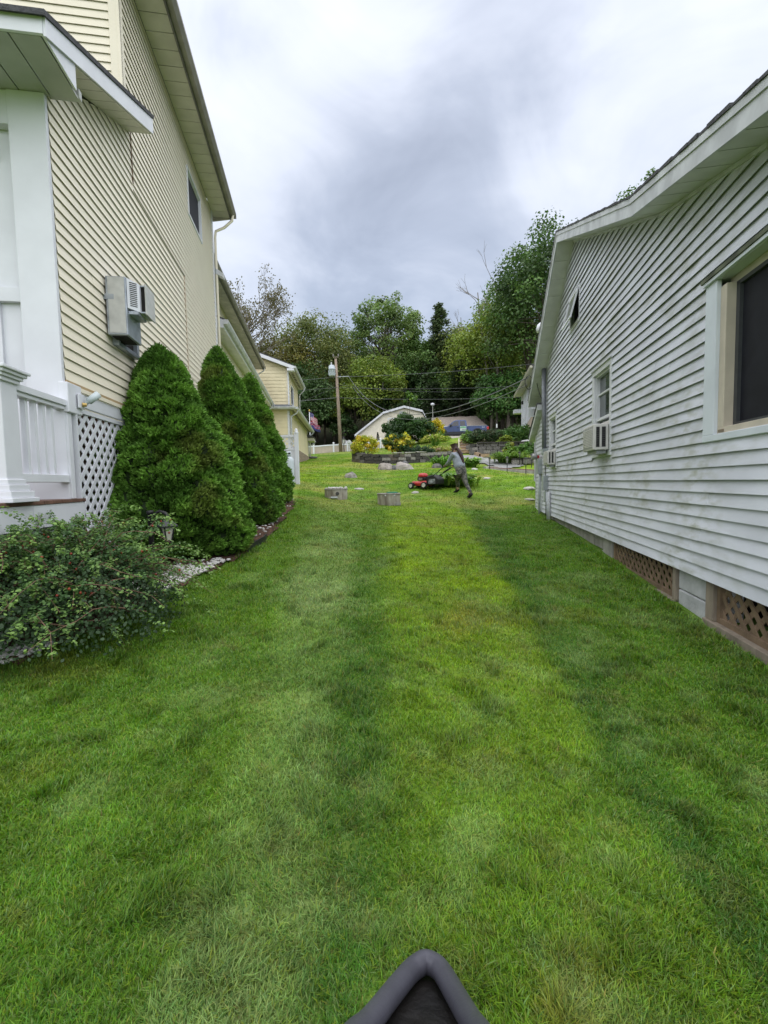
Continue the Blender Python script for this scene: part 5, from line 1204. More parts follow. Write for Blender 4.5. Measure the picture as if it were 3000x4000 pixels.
# ------------------------------------------------------------------ garden planting
Y1 = [(.62, .56, .05), (.52, .50, .05), (.66, .54, .06), (.3, .36, .05)]
G1 = [(.040, .095, .022), (.055, .12, .028), (.032, .075, .020)]
LG = [(.11, .22, .035), (.15, .26, .04), (.09, .19, .03)]
shrub('gold_cypress', 'golden mounded shrub at the left end of the curved stone wall', -1.0, 26.7, Z(-1, 26.7) + .30, (.80, .75, .72), [(.60, .55, .04), (.48, .50, .04), (.60, .47, .05), (.34, .40, .04)], 5200, 60, .085, .26, group='yellow shrubs above the stone wall', zc=.7)
shrub('variegated_shrub', 'green and yellow variegated shrub in the middle of the curved wall', .95, 28.6, Z(.95, 28.6) + .2, (.98, .8, .85), Y1 + [(.05, .11, .03), (.06, .12, .03), (.05, .10, .02)], 4200, 70, .13, .24, group='yellow shrubs above the stone wall', zc=.6)
shrub('yellow_shrub', 'bright yellow shrub hiding the front of the blue truck', 4.65, 40.0, Z(4.65, 40), (.80, .75, 1.05), [(.66, .54, .03), (.58, .48, .04), (.46, .42, .04)], 4200, 50, .13, .26, group='yellow shrubs above the stone wall', zc=.85)
shrub('green_shrub', 'large dark green shrub in front of the cream gambrel house', 2.05, 37.6, Z(2.05, 37.6), (1.95, 1.6, 1.38), G1 + [(.06, .13, .03)], 18000, 140, .15, .22, zc=.75, stems=14)
sp = thing('leafy_sapling', 'thin leafy sapling poking above the large dark green shrub', 'sapling', (2.3, 37, Z(2.3, 37)))
q, c, C = crown((2.3, 37, Z(2.3, 37) + 3.6), (.45, .4, .7), 420, 14, np.full(420, .16), LG, .35, hollow=.2); poly_mesh('foliage', q, c, sp, leaf_m)
limbs(sp, (2.3, 37, Z(2.3, 37)), (2.2, 37, Z(2.3, 37) + 4.2), [tuple(p) for p in C[:6]], .03)
shrub('low_mound_shrub', 'low dark green mounded shrub just behind the capstones', 2.15, 28.0, Z(2.15, 28) + .22, (.95, .6, .42), [(.03, .07, .028), (.038, .085, .03)], 4200, 60, .07, .3, zc=.35)
for lb, x, z_, h in (('small pointed evergreen left of the lower gambrel window', -2.0, 0, 1.3), ('small pointed evergreen right of the lower gambrel window', -.6, 0, 1.7), ('small pointed evergreen partly behind the golden shrub', -3.3, 0, 1.0)):
    y = 58.; zb = Z(x, y) + .3; T = thing('small_conifer', lb, 'shrub', (x, y, zb), 'small evergreens by the gambrel house'); n = 900
    t = rng.random(n); th = rng.random(n) * 6.28; r = (1 - t) * .5 * (.6 + .5 * rng.random(n)); p = np.stack([x + r * np.cos(th), y + r * np.sin(th), zb + t * h * 1.2], 1)
    poly_mesh('foliage', leaf_quads(p, unit(p - np.array([x, y, zb]) + rdir(n) * .3), np.full(n, .22)), tint((.035, .085, .025), n), T, leaf_m)
    q = MB(); q.tube([(x, y, zb - .8), (x, y, zb + h)], [.06, .02], 6); q.build('trunk', bark, T)
def blades_plant(name, label, x, y, z, r, h, n, wd, cols, cat='plant', group=None, arch=.8):
    """rosettes of broad arching leaves (hosta, daylily, fern)"""
    T = thing(name, label, cat, (x, y, z), group); k = n
    bx = x + r * .75 * rng.normal(0, .45, k); by = y + r * .5 * rng.normal(0, .45, k); az = np.arctan2(by - y, bx - x) + rng.normal(0, .9, k); L_ = h * (.6 + .7 * rng.random(k))
    d = np.stack([np.cos(az), np.sin(az), np.zeros(k)], 1); s = np.stack([-np.sin(az), np.cos(az), np.zeros(k)], 1) * (wd * (.7 + .6 * rng.random(k)))[:, None]; up = np.array([0, 0, 1.])
    b = np.stack([bx, by, np.full(k, z)], 1); st = (.45 + .5 * rng.random(k))[:, None]
    m1 = b + (up * st + d * .35) * L_[:, None] * .6; m2 = b + (up * (st * .95) + d * (.55 * arch + .2)) * L_[:, None] * .95; tip = b + (up * (st * .62) + d * arch) * L_[:, None] * 1.15
    Q = np.concatenate([np.stack([b - s * .2, b + s * .2, m1 + s, m1 - s], 1), np.stack([m1 - s, m1 + s, m2 + s * .8, m2 - s * .8], 1), np.stack([m2 - s * .8, m2 + s * .8, tip + s * .05, tip - s * .05], 1)])
    cols = np.array(cols); c = cols[rng.integers(0, len(cols), k)] * (.7 + .6 * rng.random((k, 1))); poly_mesh('leaves', Q, np.concatenate([c, c, c * 1.1]), T, leaf_m)
    return T
HL = [(.10, .20, .035), (.13, .25, .04), (.19, .29, .05), (.07, .15, .03)]
blades_plant('hosta_clump', 'broad green hosta clump directly behind the red mower', 2.38, 16.5, Z(2.38, 16.5), .95, .44, 620, .075, HL, group='hostas and lilies in the lawn')
blades_plant('daylily_clump', 'upright strappy green clump left of the person at the stone wall', 3.05, 23.6, Z(3.05, 23.6), .5, .6, 260, .035, [(.10, .23, .03), (.14, .30, .04)], group='hostas and lilies in the lawn', arch=.5)
blades_plant('hosta_clump', 'bright broad-leaved hosta right of the person near the steps', 4.45, 23.6, Z(4.45, 23.6), .5, .5, 240, .09, [(.16, .30, .05), (.11, .24, .04), (.24, .36, .09)], group='hostas and lilies in the lawn')
rock('square dark stone beside the strappy green clump', 2.75, 23.3, .28, .25, .24, stone_pal[0], .1, .2, 12.)
blades_plant('fern_clump', 'arching ferny clump spilling over the walkway', 6.9, 24.8, Z(6.9, 24.8) + .05, .8, .6, 420, .03, [(.13, .25, .04), (.17, .27, .05)], arch=1.2)
for lb, x, y, h, c_ in (('tall leafy perennial at the left of the block wall bed', 7.55, 26.4, .95, LG), ('bushy tall perennial in the middle of the block wall bed', 8.25, 26.2, 1.2, [(.09, .19, .04), (.12, .23, .05)]), ('broad leafy perennial by the grey house side of the bed', 8.95, 26.0, 1.35, [(.17, .28, .05), (.11, .22, .04)]), ('yellow-flowering perennial against the block wall', 7.75, 27.8, 1.1, [(.14, .22, .05), (.30, .32, .05), (.12, .17, .06)])):
    shrub('perennial_plant', lb, x, y, Z(x, y), (.5, .45, h * .42), c_, 1500, 36, .13, .34, hollow=.15, group='perennials below the block wall', cat='plant', zc=.95, stems=16)
shrub('spreading_juniper', 'dark spreading juniper on the terrace above the block wall', 6.95, 30.6, 3.75, (1.25, .9, .60), [(.035, .075, .028), (.05, .095, .03), (.07, .08, .03)], 4800, 60, .10, .3, zc=.5)
shrub('ground_cover', 'leafy green ground cover at the top of the block wall', 9.3, 31.0, 3.85, (1.6, 1.5, .75), [(.07, .16, .035), (.09, .19, .04)], 5200, 80, .14, .26, zc=.45)
shrub('ground_cover', 'bright leafy ferns beside the top of the timber steps', 6.0, 31.5, 3.7, (.55, .9, .65), LG, 2200, 40, .12, .32, zc=.5)
shrub('small_perennial', 'yellow-green small plant on the edge of the block wall', 7.9, 29.3, 3.66, (.55, .25, .32), [(.26, .32, .04), (.20, .28, .04)], 900, 24, .10, .35, zc=.5)
shrub('low_creeper', 'patchy pinkish and yellow ground cover on the bank left of the steps', 3.6, 31.2, Z(3.6, 31.2) + .05, (1.5, 1.6, .14), [(.30, .36, .06), (.36, .37, .09), (.30, .22, .12)], 4200, 70, .10, .25, zc=.3)
shrub('low_creeper', 'yellow-green ground cover on the bank below the truck', 4.0, 36.5, Z(4, 36.5) + .05, (1.1, 4.5, .14), [(.32, .40, .06), (.27, .37, .05), (.38, .39, .09)], 5200, 90, .12, .14, zc=.3)
for lb, x, y, h in (('thin upright plant on the bank left of the steps', 3.9, 33.5, .9), ('thin upright plant closest to the timber edging by the truck', 4.9, 38.5, 1.0), ('spiky upright plant at the end of the low mounded shrub', 3.0, 29.0, .55)):
    blades_plant('upright_plant', lb, x, y, Z(x, y), .25, h, 60, .03, LG, arch=.25, group='upright plants on the bank')
_r = rock('white rock lying at the top right of the block wall', 9.35, 29.5, .42, .2, .14, mat('white_rock', (.72, .72, .72), .7, .08, 5), .1, .25, 22., 'stone'); _r.location.z += 3.74 - Z(9.35, 29.5)

# timber edging by the drive and markers
q = MB(); q.box(4.6, 8.2, 45.2, 45.4, 5.25, 5.52); tag(q.build('drive_edging', tim_l), 'pale timber edging along the drive below the truck', 'edging')
for lb, x, y, z, m_ in (('white reflector marker in front of the truck rear wheel', 9.8, 45.1, Z(9.8, 45.1), white), ('white reflector marker behind the truck bumper', 11.4, 45.6, Z(11.4, 45.6) + .6, white)):
    T = thing('drive_marker', lb, 'marker', (x, y, z), 'drive markers by the truck'); q = MB(); q.tube([(x, y, z - .3), (x, y, z + .5)], .03, 6); q.build('stake', blackp, T); MB().box(x - .06, x + .06, y - .04, y - .02, z + .4, z + .78).build('reflector', m_, T, bevel=.01)
# ------------------------------------------------------------------ pickup truck on the upper drive
def truck():
    gz_ = Z(8, 48) + .10; X0, YN, YF = 5.15, 47.15, 49.1      # front bumper x, near side y, far side y; nose points to -x
    T = thing('pickup_truck', 'dark blue extended-cab pickup truck with a sign on its door', 'truck', (8, 48, gz_))
    blue = mat('dark_blue_paint', (.045, .075, .20), .28, .1, 3, spec=.6); lowm = mat('dark_cladding', (.035, .038, .045), .5, .15, 6)
    def arch(cx, r, n=9): return [(cx - r * math.cos(t), .42 + r * math.sin(t)) for t in np.linspace(0.05, math.pi - .05, n)]
    W1x, W2x = 1.02, 4.66
    side = [(.0, .55), (.02, .95), (.18, 1.10), (1.55, 1.20), (5.72, 1.22), (5.80, 1.10), (5.80, .62)]
    low = [(5.70, .46)] + arch(W2x, .50)[::-1] + [(3.9, .42), (1.7, .42)] + arch(W1x, .50)[::-1] + [(.25, .46)]
    def ext(poly, y0, y1, nm, m, bev=.03, par=T):
        q = MB(); q.prism([(X0 + a, y0, gz_ + b) for a, b in poly], [(X0 + a, y1, gz_ + b) for a, b in poly]); return q.build(nm, m, par, bevel=bev)
    ext(side + low, YN, YF, 'body', blue)
    ext([(.30, .44), (1.5, .44), (1.56, .62), (.25, .62)], YN - .012, YN + .05, 'lower_cladding', lowm, 0)
    ext([(1.60, .40), (4.02, .40), (4.02, .66), (1.60, .66)], YN - .014, YN + .05, 'lower_cladding', lowm, 0)
    ext([(5.2, .46), (5.78, .46), (5.78, .66), (5.2, .66)], YN - .014, YN + .05, 'lower_cladding', lowm, 0)
    # cab: tapers towards the roof
    cabp = [(1.55, 1.19), (2.25, 1.80), (2.45, 1.87), (3.42, 1.88), (3.55, 1.80), (3.62, 1.19)]; c0 = [(X0 + a, YN + .06 + (b - 1.2) * .22, gz_ + b) for a, b in cabp]; c1 = [(X0 + a, YF - .06 - (b - 1.2) * .22, gz_ + b) for a, b in cabp]
    q = MB(); q.prism(c0, c1); q.build('cab', blue, T, bevel=.04)
    def glass(poly, nm='window', m=None):
        q = MB(); yy = lambda b: YN + .045 + (b - 1.2) * .22; q.prism([(X0 + a, yy(b), gz_ + b) for a, b in poly], [(X0 + a, yy(b) + .03, gz_ + b) for a, b in poly]); q.build(nm, m or glass_mat('dark_auto_glass', (.012, .014, .018), .08, .3, 4), T)
    glass([(1.86, 1.26), (2.30, 1.72), (2.72, 1.78), (2.72, 1.26)]); glass([(2.88, 1.28), (2.90, 1.76), (3.36, 1.76), (3.40, 1.28)])
    glass([(2.2, 1.262), (2.6, 1.40), (2.70, 1.40), (2.70, 1.262)], 'window_reflection', mat('pale_reflection_panel', (.55, .58, .6), .3))
    q = MB(); q.prism([(X0 + 1.62, YN + .20, gz_ + 1.24), (X0 + 2.22, YN + .26, gz_ + 1.77), (X0 + 2.22, YF - .26, gz_ + 1.77), (X0 + 1.62, YF - .2, gz_ + 1.24)], [(X0 + 1.60, YN + .20, gz_ + 1.26), (X0 + 2.2, YN + .26, gz_ + 1.79), (X0 + 2.2, YF - .26, gz_ + 1.79), (X0 + 1.60, YF - .2, gz_ + 1.26)]); q.build('windshield', glass_mat('dark_auto_glass', (.012, .014, .018)), T)
    # doors
    d = ext([(1.72, .68), (2.80, .68), (2.80, 1.2), (1.72, 1.2)], YN - .008, YN + .03, 'door', blue, .006); MB().box(X0 + 2.52, X0 + 2.72, YN - .03, YN - .008, gz_ + 1.04, gz_ + 1.09).build('handle', lowm, d)
    d2 = ext([(2.83, .68), (3.50, .68), (3.50, 1.2), (2.83, 1.2)], YN - .008, YN + .03, 'rear_door', blue, .006)
    sg = MB().box(X0 + 2.86, X0 + 3.50, YN - .014, YN - .008, gz_ + .74, gz_ + 1.22).build('door_sign', mat('white_sign', (.62, .68, .64), .5, .1, 9), T)
    MB().box(X0 + 2.88, X0 + 3.48, YN - .017, YN - .014, gz_ + 1.00, gz_ + 1.19).build('green_band', mat('sign_green', (.22, .50, .30), .5, .2, 14), sg); MB().box(X0 + 2.86, X0 + 3.50, YN - .017, YN - .014, gz_ + .735, gz_ + .765).build('green_band', mat('sign_green', (.22, .5, .3)), sg)
    MB().box(X0 + 3.05, X0 + 3.44, YN - .017, YN - .014, gz_ + .79, gz_ + .92).build('grey_print', mat('sign_grey', (.40, .44, .48), .5, .3, 18), sg)
    # fender flares, bed gap, decal, light, bumpers
    for cx in (W1x, W2x):
        o_ = arch(cx, .58, 12); i_ = arch(cx, .47, 12); poly = o_ + i_[::-1]; ext(poly, YN - .05, YN + .04, 'fender_flare', lowm, .01)
        q = MB(); q.lathe((X0 + cx, YN + .02, gz_ + .42), [(.495, 0), (.495, .35)], 20, 'y'); q.build('wheel_well', blackp, T)
    MB().box(X0 + 3.63, X0 + 3.67, YN - .004, YN + .03, gz_ + .66, gz_ + 1.21).build('bed_gap', blackp, T)
    ext([(3.7, 1.205), (5.75, 1.215), (5.75, 1.25), (3.7, 1.24)], YN + .01, YN + .1, 'bed_rail', lowm, .01)
    MB().box(X0 + 5.60, X0 + 5.83, YN - .012, YN + .18, gz_ + .80, gz_ + 1.14).build('tail_light', mat('red_lens', (.50, .02, .02), .2, .1, 5, spec=.7), T, bevel=.02)
    MB().box(X0 + 5.78, X0 + 5.98, YN + .05, YF - .05, gz_ + .50, gz_ + .68).build('bumper', mat('chrome', (.55, .55, .56), .2, .1, 5, metal=.9), T, bevel=.03); MB().box(X0 - .10, X0 + .08, YN + .05, YF - .05, gz_ + .46, gz_ + .72).build('bumper', mat('chrome', (.55, .55, .56)), T, bevel=.03)
    MB().box(X0 + 1.80, X0 + 1.98, YN - .24, YN - .02, gz_ + 1.18, gz_ + 1.38).build('wing_mirror', blackp, T, bevel=.03)
    MB().box(X0 - .01, X0 + .10, YN + .02, YN + .35, gz_ + .78, gz_ + 1.0).build('headlight', mat('clear_lens', (.6, .62, .64), .15), T)
    cu = bpy.data.curves.new('decal', 'FONT'); cu.body = '4x4'; cu.size = .20; cu.extrude = .001; cu.align_x = 'CENTER'
    tx = bpy.data.objects.new('tmp', cu); COL.objects.link(tx); bpy.context.view_layer.update(); me = bpy.data.meshes.new_from_object(tx.evaluated_get(bpy.context.evaluated_depsgraph_get())); bpy.data.objects.remove(tx)
    o = link('four_by_four_decal', me, mat('white_decal', (.62, .68, .75), .4, .05, 6), T); o.location = Vector((X0 + 5.25, YN - .012, gz_ + 1.02)) - org(T); o.rotation_euler = (math.pi / 2, 0, 0)
    for cx in (W1x, W2x):
        for yy in (YN + .14, YF - .14):
            q = MB(); q.lathe((X0 + cx, yy, gz_ + .40), [(.25, -.12), (.36, -.13), (.40, -.09), (.40, .09), (.36, .13), (.25, .12)], 24, 'y'); w = q.build('wheel', mat('tyre_rubber', (.022, .022, .023), .8, .15, 12), T, smooth=True)
            q = MB(); q.lathe((X0 + cx, yy, gz_ + .40), [(.02, -.135), (.10, -.13), (.13, -.10), (.245, -.11), (.25, .11), (.02, .11)], 18, 'y'); q.build('rim', mat('dark_wheel_rim', (.10, .10, .105), .35, .2, 10, metal=.7), w)
            q = MB(); q.lathe((X0 + cx, yy, gz_ + .40), [(.005, -.15), (.06, -.145), (.06, -.13)], 12, 'y'); q.build('hub_cap', mat('chrome', (.55, .55, .56)), w)
truck()

# ------------------------------------------------------------------ vinyl fence at the crest, flagpole, lamp, mailbox
FN = thing('road_fence', 'white-railed fence with tan panels along the top of the lawn', 'fence', (-4.7, 43, 4.1))
tanp = mat('tan_fence_panel', (.52, .44, .37), .7, .08, 3)
fx_ = [-8.4, -6.5, -4.62, -3.32, -2.65, -1.6, -.2]
for a, b in zip(fx_, fx_[1:]):
    za, zb = Z(a, 43), Z(b, 43)
    MB().hexa([(a, 42.98, za + .02), (b, 42.98, zb + .02), (b, 43.02, zb + .02), (a, 43.02, za + .02)], [(a, 42.98, za + .66), (b, 42.98, zb + .66), (b, 43.02, zb + .66), (a, 43.02, za + .66)]).build('panel', tanp, FN)
    MB().hexa([(a, 42.94, za + .66), (b, 42.94, zb + .66), (b, 43.06, zb + .66), (a, 43.06, za + .66)], [(a, 42.94, za + .78), (b, 42.94, zb + .78), (b, 43.06, zb + .78), (a, 43.06, za + .78)]).build('rail', white, FN)
for a in fx_:
    za = Z(a, 43); p = MB().box(a - .07, a + .07, 42.92, 43.07, za - .2, za + .90).build('post', white, FN); q = MB(); q.lathe((a, 42.995, 0), [(.10, za + .90), (.10, za + .93), (.01, za + 1.0)], 4); q.build('cap', white, p)
def flagpole():
    x, y = -5.95, 37.6; z = Z(x, y); T = thing('flagpole', 'white flagpole with gold finial flying two flags beside the garage', 'flagpole', (x, y, z))
    q = MB(); q.lathe((x, y, 0), [(.035, z - .1), (.028, 7.20)], 10); q.build('pole', white, T, smooth=True)
    q = MB(); q.lathe((x, y, 0), [(.01, 7.2), (.06, 7.24), (.075, 7.30), (.05, 7.36), (.005, 7.40)], 10); q.build('finial', mat('gold', (.55, .36, .08), .35, .1, 5, metal=.7), T, smooth=True)
    def flag(nm, lb, zt_, W_, H_, fall, us):
        nu, nv = 26, 27; m = bpy.data.meshes.new(nm); vs = []; mi = []
        for i in range(nu + 1):
            for j in range(nv + 1):
                s, t = i / nu, j / nv; droop = fall * s ** 1.15
                vs.append((x + .03 + W_ * s * (.55 + .12 * math.cos(3 * s)) + .05 * math.sin(7 * s + 2 * t), y + .22 * math.sin(6.5 * s + 1.6 * t) * s, zt_ - H_ * t - droop + .05 * math.sin(8 * s)))
        fs = []
        for i in range(nu):
            for j in range(nv):
                a = i * (nv + 1) + j; fs.append((a, a + nv + 1, a + nv + 2, a + 1)); s, t = (i + .5) / nu, j / nv; st = int((j + .5) / nv * 13)
                if us: k = 2 if (s < .42 and st < 7) else (0 if st % 2 == 0 else 1); k = 1 if (k == 2 and i % 3 == 1 and j % 3 == 1) else k
                else: k = 2 if t > .62 else (0 if (j // 3 + i // 7) % 3 == 0 else 1 if (i + j) % 5 == 0 else 3)
                mi.append(k)
        m.from_pydata(vs, [], fs); o = link(nm, m, [mat('flag_red', (.42, .04, .07), .7, .1, 6), mat('flag_white', (.60, .55, .58), .7, .1, 6), mat('flag_navy', (.035, .04, .16), .7, .1, 6), mat('flag_purple', (.16, .06, .16), .7, .1, 6)]); m.polygons.foreach_set('material_index', mi); m.polygons.foreach_set('use_smooth', [True] * len(fs))
        so_ = o.modifiers.new('thick', 'SOLIDIFY'); so_.thickness = .006; tag(o, lb, 'flag', 'flags on the garage flagpole')
    flag('flag', 'red, white and blue striped flag at the top of the flagpole', 7.12, 1.25, .62, .55, True)
    flag('flag', 'dark purple and navy flag flying below the striped one', 6.42, 1.75, .55, .42, False)
flagpole()
def lamp_post():
    x, y = -3.5, 41.2; z = Z(x, y); T = thing('lamp_post', 'black post lantern with white panes next to the utility pole', 'lamp post', (x, y, z))
    q = MB(); q.lathe((x, y, 0), [(.05, z - .1), (.035, z + .75)], 8); q.build('post', blackp, T); q = MB(); q.lathe((x, y, 0), [(.08, z + .75), (.15, z + 1.1)], 6); q.build('lantern_glass', mat('white_glass', (.7, .7, .68), .3), T)
    q = MB()
    for i in range(6):
        a = i * 1.047; q.tube([(x + .085 * math.cos(a), y + .085 * math.sin(a), z + .74), (x + .155 * math.cos(a), y + .155 * math.sin(a), z + 1.11)], .018, 5)
    q.lathe((x, y, 0), [(.17, z + 1.1), (.10, z + 1.2), (.03, z + 1.32), (.005, z + 1.38)], 6); q.build('lantern_cap', blackp, T)
lamp_post()
mx_, my_ = -3.05, 41.6; mz_ = Z(mx_, my_); MBX = thing('mailbox', 'small white box on a pale post right of the post lantern', 'mailbox', (mx_, my_, mz_))
MB().box(mx_ - .05, mx_ + .05, my_ - .05, my_ + .05, mz_ - .1, mz_ + .75).build('post', white_old, MBX); q = MB(); q.prism([(mx_ - .16, my_ - .25, mz_ + .75), (mx_ + .16, my_ - .25, mz_ + .75), (mx_ + .16, my_ - .25, mz_ + .95), (mx_ + .08, my_ - .25, mz_ + 1.02), (mx_ - .08, my_ - .25, mz_ + 1.02), (mx_ - .16, my_ - .25, mz_ + .95)], [(mx_ - .16, my_ + .25, mz_ + .75), (mx_ + .16, my_ + .25, mz_ + .75), (mx_ + .16, my_ + .25, mz_ + .95), (mx_ + .08, my_ + .25, mz_ + 1.02), (mx_ - .08, my_ + .25, mz_ + 1.02), (mx_ - .16, my_ + .25, mz_ + .95)]); q.build('box', white_old, MBX)
rock('broad grey boulder behind the fence left of the gambrel house', -4.4, 58, 1.5, .9, 1.15, mat('grey_boulder', (.36, .36, .35), .9, .2, 2, .4, 5), .1, .25, 33.).location.z += .6

# ------------------------------------------------------------------ utility pole and wires
px_, py_ = -3.85, 42.; pz = Z(px_, py_)
UP = thing('utility_pole', 'weathered wooden utility pole at the crest of the lawn', 'utility pole', (px_, py_, pz))
q = MB(); q.tube([(px_, py_, pz - .3), (px_ - .12, py_, pz + 4), (px_ - .26, py_, 12.6)], [.17, .15, .11], 14); q.build('pole', polewood, UP, smooth=True)
q = MB(); q.tube([(px_ - .5, py_, 12.75), (px_ + .02, py_, 12.75)], .04, 6); q.build('crossarm', oldwood, UP)
for dx in (-.48, -.02):
    q = MB(); q.lathe((px_ + dx, py_, 0), [(.03, 12.78), (.08, 12.84), (.05, 12.92), (.08, 12.96), (.03, 13.04)], 8); q.build('insulator', mat('grey_ceramic', (.20, .19, .18), .4), UP)
TR = thing('transformer', 'pale grey cylindrical transformer hung on the utility pole', 'transformer', (px_ - .6, py_ - .05, 11.1))
tm = mat('transformer_paint', (.50, .56, .60), .45, .08, 5)
q = MB(); q.lathe((px_ - .62, py_ - .05, 0), [(.27, 11.05), (.29, 11.1), (.29, 11.62), (.31, 11.63), (.31, 11.70), (.29, 11.71), (.28, 11.95), (.20, 12.02), (.02, 12.04)], 18); q.build('tank', tm, TR, smooth=True)
for k in range(8):
    a = k * .785 + .3; MB(Fr((px_ - .62 + .29 * math.cos(a), py_ - .05 + .29 * math.sin(a)), (math.cos(a), math.sin(a)), 1)).box(0, .045, -.012, .012, 11.15, 11.58).build('cooling_fin', tm, TR)
q = MB(); q.lathe((px_ - .66, py_ - .05, 0), [(.05, 12.02), (.07, 12.08), (.05, 12.14), (.07, 12.2), (.03, 12.3)], 10); q.build('bushing', mat('pale_ceramic', (.6, .62, .63), .4), TR)
MB().box(px_ - .36, px_ - .16, py_ - .10, py_, 11.2, 11.3).box(px_ - .36, px_ - .16, py_ - .10, py_, 11.7, 11.8).build('mounting_bracket', galv, TR)
wire_m = mat('aged_cable', (.10, .105, .11), .5, .2, 6); wire_l = mat('pale_cable', (.17, .18, .19), .45, .2, 6)
def wire(label, a, b, sag, r=.022, m=None, n=28):
    a, b = Vector(a), Vector(b); q = MB(); q.tube([a.lerp(b, t) - Vector((0, 0, sag * 4 * t * (1 - t))) for t in np.linspace(0, 1, n)], r * .72, 6); tag(q.build('overhead_cable', m or wire_m, smooth=True), label, 'cable', 'overhead cables at the utility pole')
pt = lambda z: (px_ - .2, py_ - .12, z)
wire('overhead cable running left from below the transformer', pt(10.95), (-28, 44, 11.0), .35, .024, wire_l)
wire('overhead cable running left at mid height of the pole', pt(10.0), (-28, 44, 10.1), .3, .022)
wire('lowest and thickest overhead cable running left from the pole', pt(9.1), (-28, 44, 9.1), .35, .03, wire_l)
wire('thin topmost overhead cable rising over the gambrel house to the right', pt(10.95), (34, 50, 16.2), .8, .022, wire_l)
wire('overhead cable running right at mid height past the dead trees', pt(10.0), (34, 47, 12.6), .9, .024)
wire('lowest overhead cable running right from the pole', pt(9.1), (34, 47, 11.4), .9, .03)
wire('slack overhead cable joining the mid-height line on the right', pt(10.3), (7.5, 44.3, 9.9), .25, .02)
wire('heavy drop cable sagging from the pole to the grey house eave', (px_ + .9, py_ - .3, 10.95), tuple(FR(9.15, .40, 3.98)), 2.0, .020, wire_l, 40)
wire('thinner drop cable sagging from the pole towards the grey house', (px_ + 1.3, py_ - .3, 9.95), tuple(FR(9.2, .42, 3.80)), 1.75, .014, wire_l, 40)
wire('guy wire slanting down left from the pole', pt(10.1), (-16.5, 44, 5.6), 0., .016)
q = MB(); q.tube([(px_ - .15, py_ - .12, 10.95), (px_ + .9, py_ - .3, 10.95)], .03, 6); q.build('standoff_arm', galv, UP)

# ------------------------------------------------------------------ cream gambrel house behind the garden
GH = thing('gambrel_house', 'cream gambrel-roofed house behind the large green shrub', 'house', (1.3, 62, 5.2))
gcream = mat('pale_cream_panel', (.86, .80, .66), .7, .06, 2)
gp = [(-3.4, 4.8), (6.1, 4.8), (6.1, 9.3), (5.35, 10.75), (2.98, 11.35), (.27, 10.62), (-3.4, 7.95)]
FGH = Fr((0, 62), (1, 0), 1); backing('front_wall', FGH, gp, gcream, GH, th=.1)
for k in range(24):
    u = -3.2 + k * .4; top = min(ext for ext in [np.interp(u, [-3.4, .27, 2.98, 5.35, 6.1], [7.95, 10.62, 11.35, 10.75, 9.3])]); MB(FGH).box(u, u + .03, -.002, .015, 4.9, float(top)).build('batten', gcream, GH)
rp = [(-3.75, 7.78), (.17, 10.74), (2.98, 11.50), (5.45, 10.88), (6.25, 9.35)]
for (a, za), (b, zb) in zip(rp, rp[1:]):
    MB(FGH).hexa([(a, .35, za - .02), (b, .35, zb - .02), (b, -9, zb - .02), (a, -9, za - .02)], [(a, .35, za + .08), (b, .35, zb + .08), (b, -9, zb + .08), (a, -9, za + .08)]).build('roof', greyroof, GH)
    MB(FGH).hexa([(a, .352, za - .22), (b, .352, zb - .22), (b, .40, zb - .22), (a, .40, za - .22)], [(a, .352, za + .06), (b, .352, zb + .06), (b, .40, zb + .06), (a, .40, za + .06)]).build('rake_trim', white, GH)
MB(FGH).hexa([(6.2, .352, 9.2), (6.75, .352, 8.8), (6.75, .40, 8.8), (6.2, .40, 9.2)], [(6.2, .352, 9.5), (6.75, .352, 9.2), (6.75, .40, 9.2), (6.2, .40, 9.5)]).build('eave_return', white, GH)
MB(FGH).box(-3.5, -3.2, 0, .04, 4.8, 7.8).build('corner_trim', white, GH)
for (u0, u1, z0, z1) in ((.75, 1.75, 8.6, 10.0), (3.6, 4.55, 8.6, 10.0), (-2.4, -1.55, 5.5, 7.1)): window(GH, FGH, u0, u1, z0, z1, fw=.12, proud=.05, deep=.05, pm=glass_mat('grey_pane', (.16, .18, .20)))
MB(FGH).box(2.35, 2.85, 0, .05, 10.3, 10.85).build('gable_vent', white_old, GH); MB(FGH).box(-3.4, 1, .0, .02, 7.55, 7.6).build('seam_trim', gcream, GH)
q = MB(); q.tube([(-3.6, 61.55, 7.75), (-3.35, 61.8, 7.4), (-3.35, 61.85, 5.0)], .07, 8); q.build('downspout', white, GH)
q = MB(); q.lathe((6.6, 62.6, 0), [(.14, 8.5), (.14, 10.9)], 12); ch = q.build('flue', white, GH); q = MB(); q.lathe((6.6, 62.6, 0), [(.18, 10.9), (.18, 11.3), (.12, 11.32)], 12); q.build('flue_cap', blackp, ch)
SH = thing('tan_roofed_building', 'low building with tan shingled roof behind the blue truck', 'building', (9.5, 58, 6))
MB().hexa([(6.3, 57.2, 8.1), (13.0, 57.2, 8.15), (12.4, 60.5, 9.72), (6.5, 60.5, 9.6)], [(6.3, 57.2, 8.2), (13.0, 57.2, 8.25), (12.4, 60.5, 9.84), (6.5, 60.5, 9.72)]).build('roof', mat('tan_shingle', (.34, .29, .25), .9, .2, 9, .4, 40), SH)
MB().box(6.7, 12.6, 57.6, 63, 5.6, 8.2).build('wall', gcream, SH); MB().box(6.25, 13.05, 57.1, 57.18, 7.95, 8.2).build('fascia', white_old, SH)
